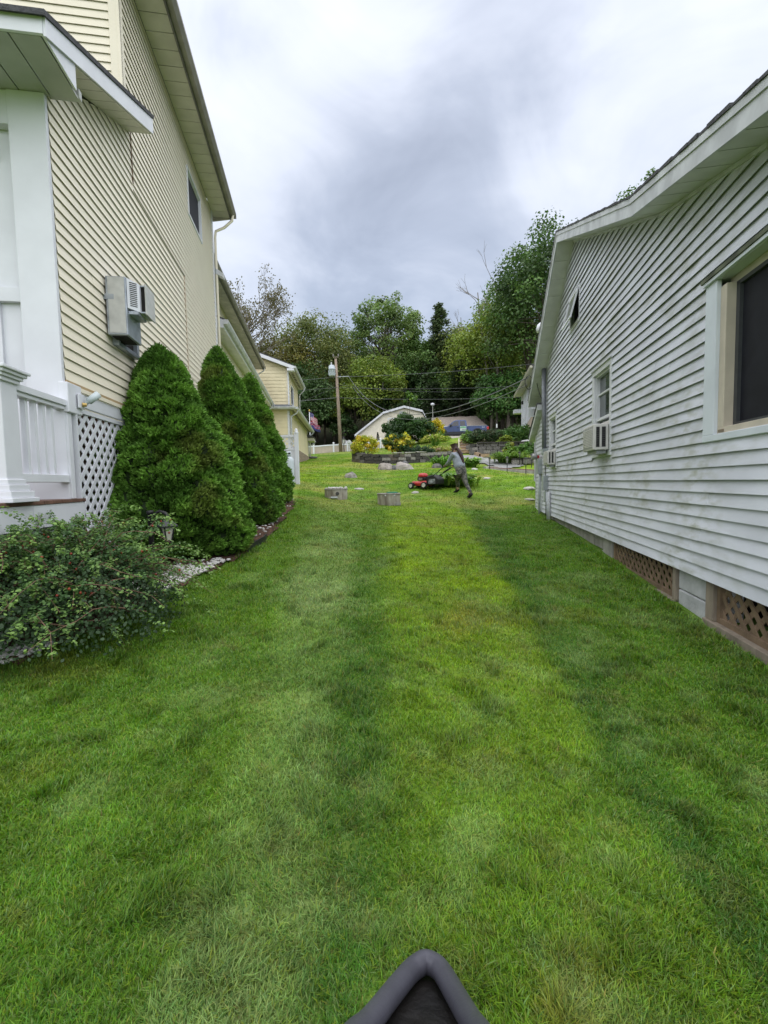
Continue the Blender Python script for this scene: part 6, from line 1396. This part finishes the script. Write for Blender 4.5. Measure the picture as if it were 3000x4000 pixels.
LPo = thing('yard_light', 'thin pole topped with a white yard light left of the tan roof', 'lamp post', (6.25, 56.5, 6)); q = MB(); q.tube([(6.25, 56.5, 5.5), (6.25, 56.5, 10.6)], .045, 8); q.build('pole', mat('pale_pole', (.42, .42, .38), .6), LPo); q = MB(); q.lathe((6.25, 56.5, 0), [(.1, 10.6), (.26, 10.72), (.2, 10.9), (.05, 10.95)], 10); q.build('lamp_head', white, LPo, smooth=True)
q = MB(); q.tube([(0.2, 66, 5), (.2, 66, 15.6)], [.09, .06], 8); tag(q.build('bare_pole', mat('pale_pole', (.42, .42, .38))), 'thin bare pole standing above the gambrel roof', 'pole')

# ------------------------------------------------------------------ woods
OL = [(.135, .165, .050), (.155, .18, .055), (.11, .145, .042)]; MG = [(.095, .165, .045), (.12, .195, .052), (.08, .14, .036)]; YG = [(.17, .235, .042), (.20, .26, .048), (.14, .205, .040)]; DG = [(.055, .100, .032), (.07, .125, .038), (.045, .085, .027)]
OL, MG, YG, DG = [[tuple(v * 1.18 for v in c) for c in L_] for L_ in (OL, MG, YG, DG)]
def topz(py, Y): return 1.3 + (1885 - py) / 1770 * Y
def X_(px, Y): return (px - 1500) / 1770 * Y
for lb, px, top, Y, rx, cols, kw in [
    ('tall airy round-crowned tree above the gambrel house', 1522, 1178, 74, 6.0, [(.15, .225, .065), (.17, .25, .07), (.12, .19, .055)], dict(n=6200, nc=110, rc=.17, hollow=.55, rz=.30, leaf=.40, limb=60)),
    ('broad olive-green tree left of the utility pole', 1245, 1245, 70, 6.2, OL, dict(n=8500, nc=90, rz=.42, zc=.58)),
    ('olive-yellow tree behind the cream garage', 1095, 1300, 66, 5.6, [(.20, .19, .045), (.15, .16, .045)], dict(n=7000, nc=80, rz=.42, zc=.58)),
    ('mid-green tree in the notch right of the utility pole', 1352, 1300, 78, 4.6, MG, dict(n=5600, nc=70, rz=.40, zc=.60)),
    ('lower bright green tree in front of the tall airy tree', 1470, 1385, 67, 4.4, YG, dict(n=6200, nc=80, rz=.44, zc=.56)),
    ('mid-green tree on the right shoulder of the airy tree', 1655, 1330, 72, 4.4, MG, dict(n=5200, nc=70, rz=.40, zc=.6)),
    ('light green tree right of the dark pointed conifer', 1812, 1290, 70, 4.4, OL, dict(n=5200, nc=70, rz=.42, zc=.58)),
    ('yellow-green tree below the dead snags', 1885, 1265, 64, 4.6, YG, dict(n=6400, nc=80, rz=.44, zc=.56)),
    ('tall yellow-green tree beside the dead snags', 1965, 1175, 60, 4.8, YG, dict(n=6800, nc=90, rz=.44, zc=.57)),
    ('dark leafy tree rising against the grey gable', 2062, 1045, 55, 5.0, MG, dict(n=6800, nc=90, rz=.42, zc=.58)),
    ('tallest dark tree right behind the grey roof edge', 2150, 915, 50, 5.6, DG + MG[:1], dict(n=7200, nc=100, rz=.40, zc=.60, rc=.2, hollow=.5)),
    ('tree whose leafy tips show above the grey roof', 2500, 720, 50, 2.6, MG, dict(n=4200, nc=60, rz=.34, zc=.66, rc=.22)),
    ('lush low green tree behind the tan roof', 1985, 1470, 57, 4.2, [(.08, .18, .045), (.095, .21, .05)], dict(n=6000, nc=80, rz=.46, zc=.54)),
    ('small yellow-green tree in shade between pole and gambrel house', 1395, 1480, 66, 3.6, YG, dict(n=4200, nc=60, rz=.46, zc=.54)),
    ('slim green tree left of the tan roof', 1760, 1480, 66, 3.4, MG, dict(n=4200, nc=60, rz=.46, zc=.54)),
    ('dark tree standing over the flagpole', 1190, 1430, 62, 4.2, DG, dict(n=5200, nc=70, rz=.46, zc=.54))]:
    x = X_(px, Y); z0 = Z(x, Y); kw['n'] = int(kw['n'] * 1.9); kw['leaf'] = kw.get('leaf', .36) * .82; kw['nc'] = int(kw['nc'] * 1.35); tree('leafy_tree', lb, x, Y, topz(top, Y) - z0, rx, cols, **kw)
def conifer(label, px, top, Y, r, n, col, name='hemlock_tree', sparse=.0):
    x = X_(px, Y); z = Z(x, Y); h = topz(top, Y) - z; T = thing(name, label, 'tree', (x, Y, z), 'conifers on the wooded hillside')
    nb = 130; P_, N_ = [], []; mb = MB(); mb.tube([(x, Y, z - .3), (x, Y, z + h * .98)], [.28, .03], 8)
    for i in range(nb):
        t = .12 + .86 * (i / nb); a = random.random() * 6.28; L_ = r * (1 - t) ** .75 * random.uniform(.6, 1.1) + .25; m = int(n / nb); s = np.sqrt(rng.random(m))
        bx_, by_ = x + np.cos(a) * L_ * s, Y + np.sin(a) * L_ * s; bz = z + h * t - .22 * L_ * s ** 1.5 + .10 * L_ * s
        P_.append(np.stack([bx_, by_, bz], 1) + rng.normal(0, .26, (m, 3)) * np.array([1, 1, .7])); mb.tube([(x, Y, z + h * t), (x + math.cos(a) * L_ * .95, Y + math.sin(a) * L_ * .95, z + h * t - .12 * L_)], [.04, .008], 4)
    P_ = np.concatenate(P_); m = len(P_); poly_mesh('crown', leaf_quads(P_, unit(np.array([0, 0, 1.]) + rdir(m) * .6), .42 * (.6 + .8 * rng.random(m)), .55), tint(col, m, .35), T, leaf_m); mb.build('trunk', bark, T)
conifer('dark pointed conifer standing clear of the skyline', 1727, 1205, 70, 4.4, 9000, (.12, .165, .08))
conifer('shaded hemlock with drooping boughs behind the tan roof', 1800, 1440, 62, 3.6, 5200, (.040, .062, .026))
conifer('shaded hemlock by the right-hand cables', 1700, 1500, 63, 3.2, 4200, (.036, .060, .024))
# nearly bare tree at the left, dead snags at the right
def bare_tree(label, px, top, Y, spread, nb, leaves, col, lean=0., name='bare_tree', rr=.2, tr=.75):
    x = X_(px, Y); z = Z(x, Y); h = topz(top, Y) - z; T = thing(name, label, 'tree', (x, Y, z), 'bare trees on the skyline'); mb = MB(); tips = []
    trunk = [(x + lean * t * h + .15 * math.sin(5 * t), Y, z + h * t * tr) for t in np.linspace(0, 1, 6)]; mb.tube(trunk, [rr * (1 - .13 * i) for i in range(6)], 7)
    def grow(p, d, L_, r, lv):
        q = p + d * L_; mid = p.lerp(q, .5) + Vector((random.uniform(-1, 1), random.uniform(-1, 1), random.uniform(-.3, .6))) * L_ * .08
        mb.tube([p, mid, q], [r, r * .8, r * .55], 4); tips.append(q)
        if lv == 0: return
        for k in range(random.choice((2, 3, 3))):
            nd = (d + Vector((random.uniform(-1, 1), random.uniform(-1, 1), random.uniform(-.25, .8))) * .55).normalized(); grow(q, nd, L_ * random.uniform(.55, .8), r * .55, lv - 1)
    for k in range(nb):
        t = random.uniform(.35, 1); i = min(4, int(t * 5)); p = Vector(trunk[i]).lerp(Vector(trunk[i + 1]), t * 5 - i); a = random.random() * 6.28
        grow(p, Vector((math.cos(a) * spread, math.sin(a) * spread, random.uniform(.5, 1))).normalized(), h * random.uniform(.08, .135), rr * .34, 3 if leaves else 2)
    mb.build('trunk', mat('pale_bark', (.27, .24, .21), .9, .2, 6), T)
    if leaves:
        tp = np.array([tuple(t) for t in tips]); k = rng.integers(0, len(tp), leaves); p = tp[k] + rng.normal(0, .30, (leaves, 3)); p = p[p[:, 2] < z + h * 1.0]; poly_mesh('crown', leaf_quads(p, rdir(len(p)), np.full(len(p), .26)), tint(col, len(p), .3), T, leaf_m)
bare_tree('nearly bare tree with few leaves above the cream house eave', 990, 1110, 60, .95, 54, 7500, (.15, .14, .06), .02, rr=.24)
bare_tree('dead leafless snag leaning left on the skyline', 1925, 1130, 60, .6, 6, 0, None, -.08, 'dead_snag', .17, .93)
bare_tree('dead leafless snag rising beside the tall yellow-green tree', 1940, 1095, 58, .5, 6, 0, None, .01, 'dead_snag', .16, .93)
bare_tree('thin dead snag above the light green trees', 1830, 1240, 66, .4, 3, 0, None, -.04, 'dead_snag', .13, .95)
# the mass of the wood behind and below
def forest():
    Q, C_ = [], []; mb = MB()
    def put(x, y, h, r, n, size, cols, rz=.42, zc=.58):
        z = Z(x, y); q, c, _ = crown((x, y, z + h * zc), (r, r, h * rz), n, 34, np.full(n, size), cols, .34, hollow=.35); Q.append(q); C_.append(c); mb.tube([(x, y, z - .3), (x + random.uniform(-.4, .4), y, z + h * .6)], [.24, .12], 6)
    for k in range(46):
        x = -62 + k * 2.9 + random.uniform(-1, 1); y = random.uniform(88, 112); put(x, y, random.uniform(9, 12.5) + (4 if x > 24 else 0) - (2.0 if -8 < x < -2 else 0), random.uniform(3.8, 5.0), 2400, .55, random.choice((MG, OL, MG)))
    for k in range(34):
        x = -40 + k * 2.5 + random.uniform(-1, 1); y = random.uniform(70, 84); put(x, y, random.uniform(8, 10.5), random.uniform(3.0, 4.0), 1900, .44, random.choice((DG, MG, OL)))
    for k in range(30):
        x = -24 + k * 2.1 + random.uniform(-.8, .8); y = random.uniform(64.5, 69)
        if 6 < x < 13.5: y += 2
        put(x, y, random.uniform(4.5, 8), random.uniform(1.8, 2.6), 1300, .34, random.choice((DG, DG, MG)))
    for k in range(16):
        x = 13.5 + k * 1.6; put(x, random.uniform(52, 60), random.uniform(5, 9), 2.2, 900, .34, random.choice((DG, MG)))
    o = poly_mesh('forest', np.concatenate(Q), np.concatenate(C_), None, leaf_m); tag(o, 'dense dark green wood covering the hillside behind the houses', 'forest', kind='stuff')
    tag(mb.build('forest_trunks', bark, smooth=True), 'shaded trunks standing inside the hillside wood', 'trunks', kind='stuff')
forest()
# ------------------------------------------------------------------ person and push mower
def skin(name, verts, edges, m, parent, root=0, sub=2):
    """verts: (x,y,z,rx[,ry]) ; grows a Skin surface and returns it as a mesh child"""
    o0 = org(parent); me = bpy.data.meshes.new(name); me.from_pydata([(v[0] - o0.x, v[1] - o0.y, v[2] - o0.z) for v in verts], edges, [])
    ob = bpy.data.objects.new('tmp_skin', me); COL.objects.link(ob); ob.modifiers.new('skin', 'SKIN'); sv = me.skin_vertices[0].data
    for i, v in enumerate(verts): sv[i].radius = (v[3], v[4] if len(v) > 4 else v[3]); sv[i].use_root = (i == root)
    s = ob.modifiers.new('sub', 'SUBSURF'); s.levels = s.render_levels = sub; bpy.context.view_layer.update()
    nm = bpy.data.meshes.new_from_object(ob.evaluated_get(bpy.context.evaluated_depsgraph_get())); bpy.data.objects.remove(ob); bpy.data.meshes.remove(me); nm.name = name
    nm.materials.clear(); o = link(name, nm, m, parent); nm.polygons.foreach_set('use_smooth', [True] * len(nm.polygons)); return o
def person():
    h = Vector((-.62, .78, 0)).normalized(); s = Vector((h.y, -h.x, 0))     # heading and the person's right
    hip = Vector((2.50, 14.62, 0)); g1 = Z(2.46, 15.05); g2 = Z(2.74, 14.22); hz_ = g1 + .76
    T = thing('person', 'person with long dark hair in grey sweatshirt and camouflage leggings pushing the mower', 'person', (2.55, 14.6, g1))
    skin_m = mat('skin', (.55, .33, .25), .5, .05, 8)
    H_ = hip + Vector((0, 0, hz_)); ch = H_ + h * .12 + Vector((0, 0, .32)); sh = H_ + h * .19 + Vector((0, 0, .49)); nk = sh + h * .05 + Vector((0, 0, .08)); hd = nk + h * .055 + Vector((0, 0, .13)); ht = hd + Vector((0, 0, .10)) + h * .01
    lh = Vector((2.09, 15.16, g1 + .93)); rh = lh + s * .40 + Vector((0, 0, -.01))
    Ls, Rs = sh - s * .17, sh + s * .17; Le = Ls.lerp(lh, .5) + Vector((0, 0, -.10)) - s * .05; Re = Rs.lerp(rh, .5) + Vector((0, 0, -.10)) + s * .05
    Lf = Vector((2.46, 15.02, g1 + .05)); Rf = Vector((2.74, 14.22, g2 + .07)); Lk = (H_ - s * .09).lerp(Lf, .48) + h * .06; Rk = (H_ + s * .09).lerp(Rf, .48) + h * .05
    V_ = lambda p, *r: (p.x, p.y, p.z, *r)
    # the continuous body
    lt, rt_ = Lf + h * .13 - Vector((0, 0, .02)), Rf + h * .12 - Vector((0, 0, .03))
    vs = [V_(H_ + Vector((0, 0, .04)), .09, .08), V_(ch, .11, .09), V_(sh, .11, .085), V_(nk, .05), V_(hd, .085, .095), V_(ht, .07), V_(Ls, .055), V_(Le, .042), V_(lh, .030), V_(Rs, .055), V_(Re, .042), V_(rh, .03), V_(H_ - s * .08 + Vector((0, 0, -.10)), .065), V_(Lk, .055), V_(Lf + Vector((0, 0, .05)), .042), V_(lt, .036), V_(H_ + s * .08 + Vector((0, 0, -.10)), .065), V_(Rk, .055), V_(Rf + Vector((0, 0, .05)), .042), V_(rt_, .036)]
    ed = [(0, 1), (1, 2), (2, 3), (3, 4), (4, 5), (2, 6), (6, 7), (7, 8), (2, 9), (9, 10), (10, 11), (0, 12), (12, 13), (13, 14), (14, 15), (0, 16), (16, 17), (17, 18), (18, 19)]
    body = skin('body', vs, ed, skin_m, T)
    # hands: palm plus four fingers and a thumb curled round the bar
    for hnd, sg in ((lh, 1), (rh, -1)):
        pv = [V_(hnd - h * .03, .022, .03), V_(hnd + h * .035, .018, .034)]; pe = [(0, 1)]
        for f in range(4):
            o_ = s * (-.030 + .020 * f); b = len(pv); L_ = (.030, .036, .034, .026)[f]
            pv += [V_(hnd + h * .045 + o_, .009), V_(hnd + h * (.05 + L_ * .5) + o_ + Vector((0, 0, -.022)), .0085), V_(hnd + h * (.035) + o_ + Vector((0, 0, -.045)), .0075)]; pe += [(1, b), (b, b + 1), (b + 1, b + 2)]
        b = len(pv); pv += [V_(hnd + s * .035 * sg + h * .01, .010), V_(hnd + s * .030 * sg + h * .03 + Vector((0, 0, -.03)), .009)]; pe += [(0, b), (b, b + 1)]
        skin('hand', pv, pe, skin_m, T, sub=1)
    # clothes
    swm = mat('grey_sweatshirt', (.30, .335, .385), .9, .10, 12, .3, 90); cam_m = mat('camouflage_leggings', (.16, .155, .135), .85, .3, 16, col2=(.045, .05, .045), lo=.42, hi=.58, detail=2); boot = mat('dark_boot', (.022, .02, .022), .6, .15, 12)
    sw = [V_(H_ + h * .0 + Vector((0, 0, .0)), .21, .20), V_(H_ + h * .09 + Vector((0, 0, .16)), .205, .185), V_(ch, .20, .165), V_(sh, .17, .13), V_(sh + h * .03 + Vector((0, 0, .05)), .075), V_(Ls, .085), V_(Ls.lerp(Le, .6), .070), V_(Le, .066), V_(Le.lerp(lh, .82), .046), V_(Rs, .085), V_(Rs.lerp(Re, .6), .070), V_(Re, .066), V_(Re.lerp(rh, .82), .046)]
    skin('sweatshirt', sw, [(0, 1), (1, 2), (2, 3), (3, 4), (3, 5), (5, 6), (6, 7), (7, 8), (3, 9), (9, 10), (10, 11), (11, 12)], swm, T)
    lg = [V_(H_ + h * .05 + Vector((0, 0, .17)), .17, .16), V_(H_ - h * .02, .20, .19), V_(H_ - s * .09 + Vector((0, 0, -.12)), .135), V_(Lk, .078), V_(Lk.lerp(Lf, .4) - h * .02, .064), V_(Lf + Vector((0, 0, .12)), .046), V_(H_ + s * .09 + Vector((0, 0, -.12)), .135), V_(Rk, .078), V_(Rk.lerp(Rf, .4) - h * .02, .064), V_(Rf + Vector((0, 0, .12)), .046)]
    skin('leggings', lg, [(0, 1), (1, 2), (2, 3), (3, 4), (4, 5), (1, 6), (6, 7), (7, 8), (8, 9)], cam_m, T, root=1)
    for f, t in ((Lf, lt), (Rf, rt_)):
        skin('boot', [V_(f + Vector((0, 0, .13)), .056), V_(f + Vector((0, 0, .04)), .058), V_(f - h * .03 + Vector((0, 0, -.005)), .05), V_(t, .05, .042), V_(t + h * .05, .042, .032)], [(0, 1), (1, 2), (1, 3), (3, 4)], boot, T)
    hair = mat('dark_brown_hair', (.055, .026, .022), .5, .3, 30, .3, 120, stretch=(6, 6, 1))
    b_ = -h
    skin('hair', [V_(hd + Vector((0, 0, .035)) + b_ * .025, .098, .105), V_(ht + Vector((0, 0, .015)) + b_ * .02, .078), V_(hd + b_ * .055 + Vector((0, 0, -.03)), .085)], [(0, 1), (0, 2)], hair, T)
    pb = hd + b_ * .10; pts = [pb, pb + b_ * .09 + Vector((0, 0, -.06)), pb + b_ * .16 + Vector((0, 0, -.18)) + s * .02, pb + b_ * .22 + Vector((0, 0, -.34)) + s * .03, pb + b_ * .25 + Vector((0, 0, -.50)) + s * .03, pb + b_ * .26 + Vector((0, 0, -.60)) + s * .03]
    skin('ponytail', [V_(p, r) for p, r in zip(pts, (.04, .055, .07, .065, .045, .012))], [(i, i + 1) for i in range(5)], hair, T)
    f_ = hd + h * .085   # face details
    q = MB()
    for e in (-1, 1): c = f_ + s * .032 * e + Vector((0, 0, .012)); q.lathe(c, [(.001, -.008), (.011, 0), (.001, .008)], 6)
    q.build('eyes', mat('eye_dark', (.03, .02, .02), .3), T); skin('nose', [V_(f_ + Vector((0, 0, .01)), .010), V_(f_ + h * .022 + Vector((0, 0, -.022)), .012)], [(0, 1)], skin_m, T, sub=1)
    q = MB(); c = f_ + Vector((0, 0, -.05)); q.tube([c - s * .022, c + h * .006, c + s * .022], .006, 6); q.build('mouth', mat('lip', (.35, .13, .12), .5), T)
    for e in (-1, 1): skin('ear', [V_(hd + s * .085 * e + Vector((0, 0, .01)), .012, .02), V_(hd + s * .088 * e + Vector((0, 0, -.02)), .009, .012)], [(0, 1)], skin_m, T, sub=1)
    return lh, rh, h, s
lh, rh, hd_, sd_ = person()
def mower():
    mh = Vector((-.80, .60, 0)); ms = Vector((mh.y, -mh.x, 0)); O = Vector((1.40, 16.0, 0)); g = Z(1.4, 16.0) + .01
    class MF:
        def __call__(s_, u, w, z): return O + mh * u * .86 + ms * w * .86 + Vector((0, 0, g + z * .9))
    F = MF(); T = thing('lawn_mower', 'red push lawn mower with black rear bag', 'lawn mower', (O.x, O.y, g))
    red = mat('red_mower_paint', (.50, .03, .03), .32, .1, 4, spec=.5)
    # w > 0 is the side away from the photographer
    q = MB(F); q.prism([(.42, a, b) for a, b in ((-.20, .10), (-.24, .20), (-.18, .28), (.18, .28), (.24, .20), (.20, .10))], [(-.30, a, b) for a, b in ((-.26, .10), (-.28, .20), (-.20, .30), (.20, .30), (.28, .20), (.26, .10))]); q.build('deck', red, T, bevel=.02)
    q = MB(F); q.box(.22, .50, -.24, .24, .10, .24); q.build('front_cover', blackp, T, bevel=.03)
    q = MB(F); q.box(-.18, .18, -.17, .17, .30, .44); q.build('engine', blackp, T, bevel=.03)
    q = MB(F); q.lathe((0, 0, 0), [(.20, .44), (.21, .50), (.16, .58), (.05, .60)], 16); q.build('engine_shroud', red, T, smooth=True)
    q = MB(F); q.box(-.08, .06, -.235, -.17, .33, .42); q.build('muffler', mat('muffler_metal', (.35, .33, .31), .4, .2, 9, metal=.6), T)
    q = MB(F); q.prism([(-.30, -.26, .12), (-.30, -.26, .46), (-.62, -.26, .52), (-.86, -.26, .36), (-.84, -.26, .14)], [(-.30, .26, .12), (-.30, .26, .46), (-.62, .26, .52), (-.86, .26, .36), (-.84, .26, .14)]); bag = q.build('grass_bag', blackp, T, bevel=.04)
    q = MB(F); q.box(-.72, -.42, -.272, -.262, .18, .36); q.build('bag_label', mat('grey_print_label', (.36, .38, .41), .6, .4, 14), bag)
    for u, r in ((.40, .11), (-.22, .125)):
        for w in (-.30, .30):
            q = MB(); c = F(u, w, r); n_ = 18; vs = MB()
            vs.tube([c - ms * .035, c + ms * .035], r * .9, n_); wh = vs.build('wheel', mat('tyre_rubber', (.022, .022, .023)), T); sg = -1 if w < 0 else 1
            q.tube([c + ms * sg * .032, c + ms * sg * .042], [r * .62, r * .56], 16); q.build('hubcap', mat('pale_hub', (.60, .58, .52), .5, .1, 9), wh)
    for w, hand in ((-.22, lh), (.18, rh)):
        q = MB(); a = F(-.28, w, .30); end = hand - Vector((0, 0, .0)); mid = a.lerp(end, .5) + Vector((0, 0, -.02)); q.tube([a, mid, end], .014, 8); q.build('handle_bar', blackp, T, smooth=True)
    q = MB(); q.tube([lh - sd_ * .06, lh.lerp(rh, .5) + hd_ * -.03, rh + sd_ * .06], .015, 8); q.build('grip_bar', blackp, T, smooth=True)
    q = MB(); a = F(-.28, .18, .30); q.tube([a.lerp(rh, .55), a.lerp(rh, .85)], .03, 8); q.build('control_lever', blackp, T)
mower()

# ------------------------------------------------------------------ rounded handle tip of the photographer's own mower, bottom edge
def handle_tip():
    T = thing('mower_handle_tip', 'rounded dark grey plastic peak with black recess at the bottom edge', 'mower part', (.05, .3, .9))
    C_ = [(-.10, .10, 1.02), (-.068, .20, .968), (-.035, .29, .910), (-.02, .32, .888), (-.003, .355, .868), (.014, .385, .853), (.023, .395, .849), (.031, .40, .847), (.039, .395, .849), (.045, .385, .853), (.053, .355, .866), (.060, .32, .886), (.066, .29, .908), (.085, .20, .965), (.105, .10, 1.02)]
    q = MB(); pts = [Vector(p) for p in C_]; fine = []
    for i in range(len(pts) - 1):
        p0, p1, p2, p3 = pts[max(i - 1, 0)], pts[i], pts[i + 1], pts[min(i + 2, len(pts) - 1)]
        for k in range(5):
            t = k / 5; fine.append(.5 * ((2 * p1) + (-p0 + p2) * t + (2 * p0 - 5 * p1 + 4 * p2 - p3) * t * t + (-p0 + 3 * p1 - 3 * p2 + p3) * t ** 3))
    fine.append(pts[-1]); q.tube(fine, [.009] * len(fine), 14)
    q.build('rim', mat('grey_worn_plastic', (.075, .075, .095), .42, .15, 18, .05, 90, spec=.45), T, smooth=True)
    b = MB(); n = len(fine); c = Vector((.02, .05, .99)); low = Vector((0, -.006, -.015))
    b.add([tuple(p + low * .6) for p in fine] + [tuple(c + low)], [(i, i + 1, n) for i in range(n - 1)]); b.build('recess', mat('black_recess', (.012, .010, .009), .55, .4, 20, .2, 60), T)
handle_tip()
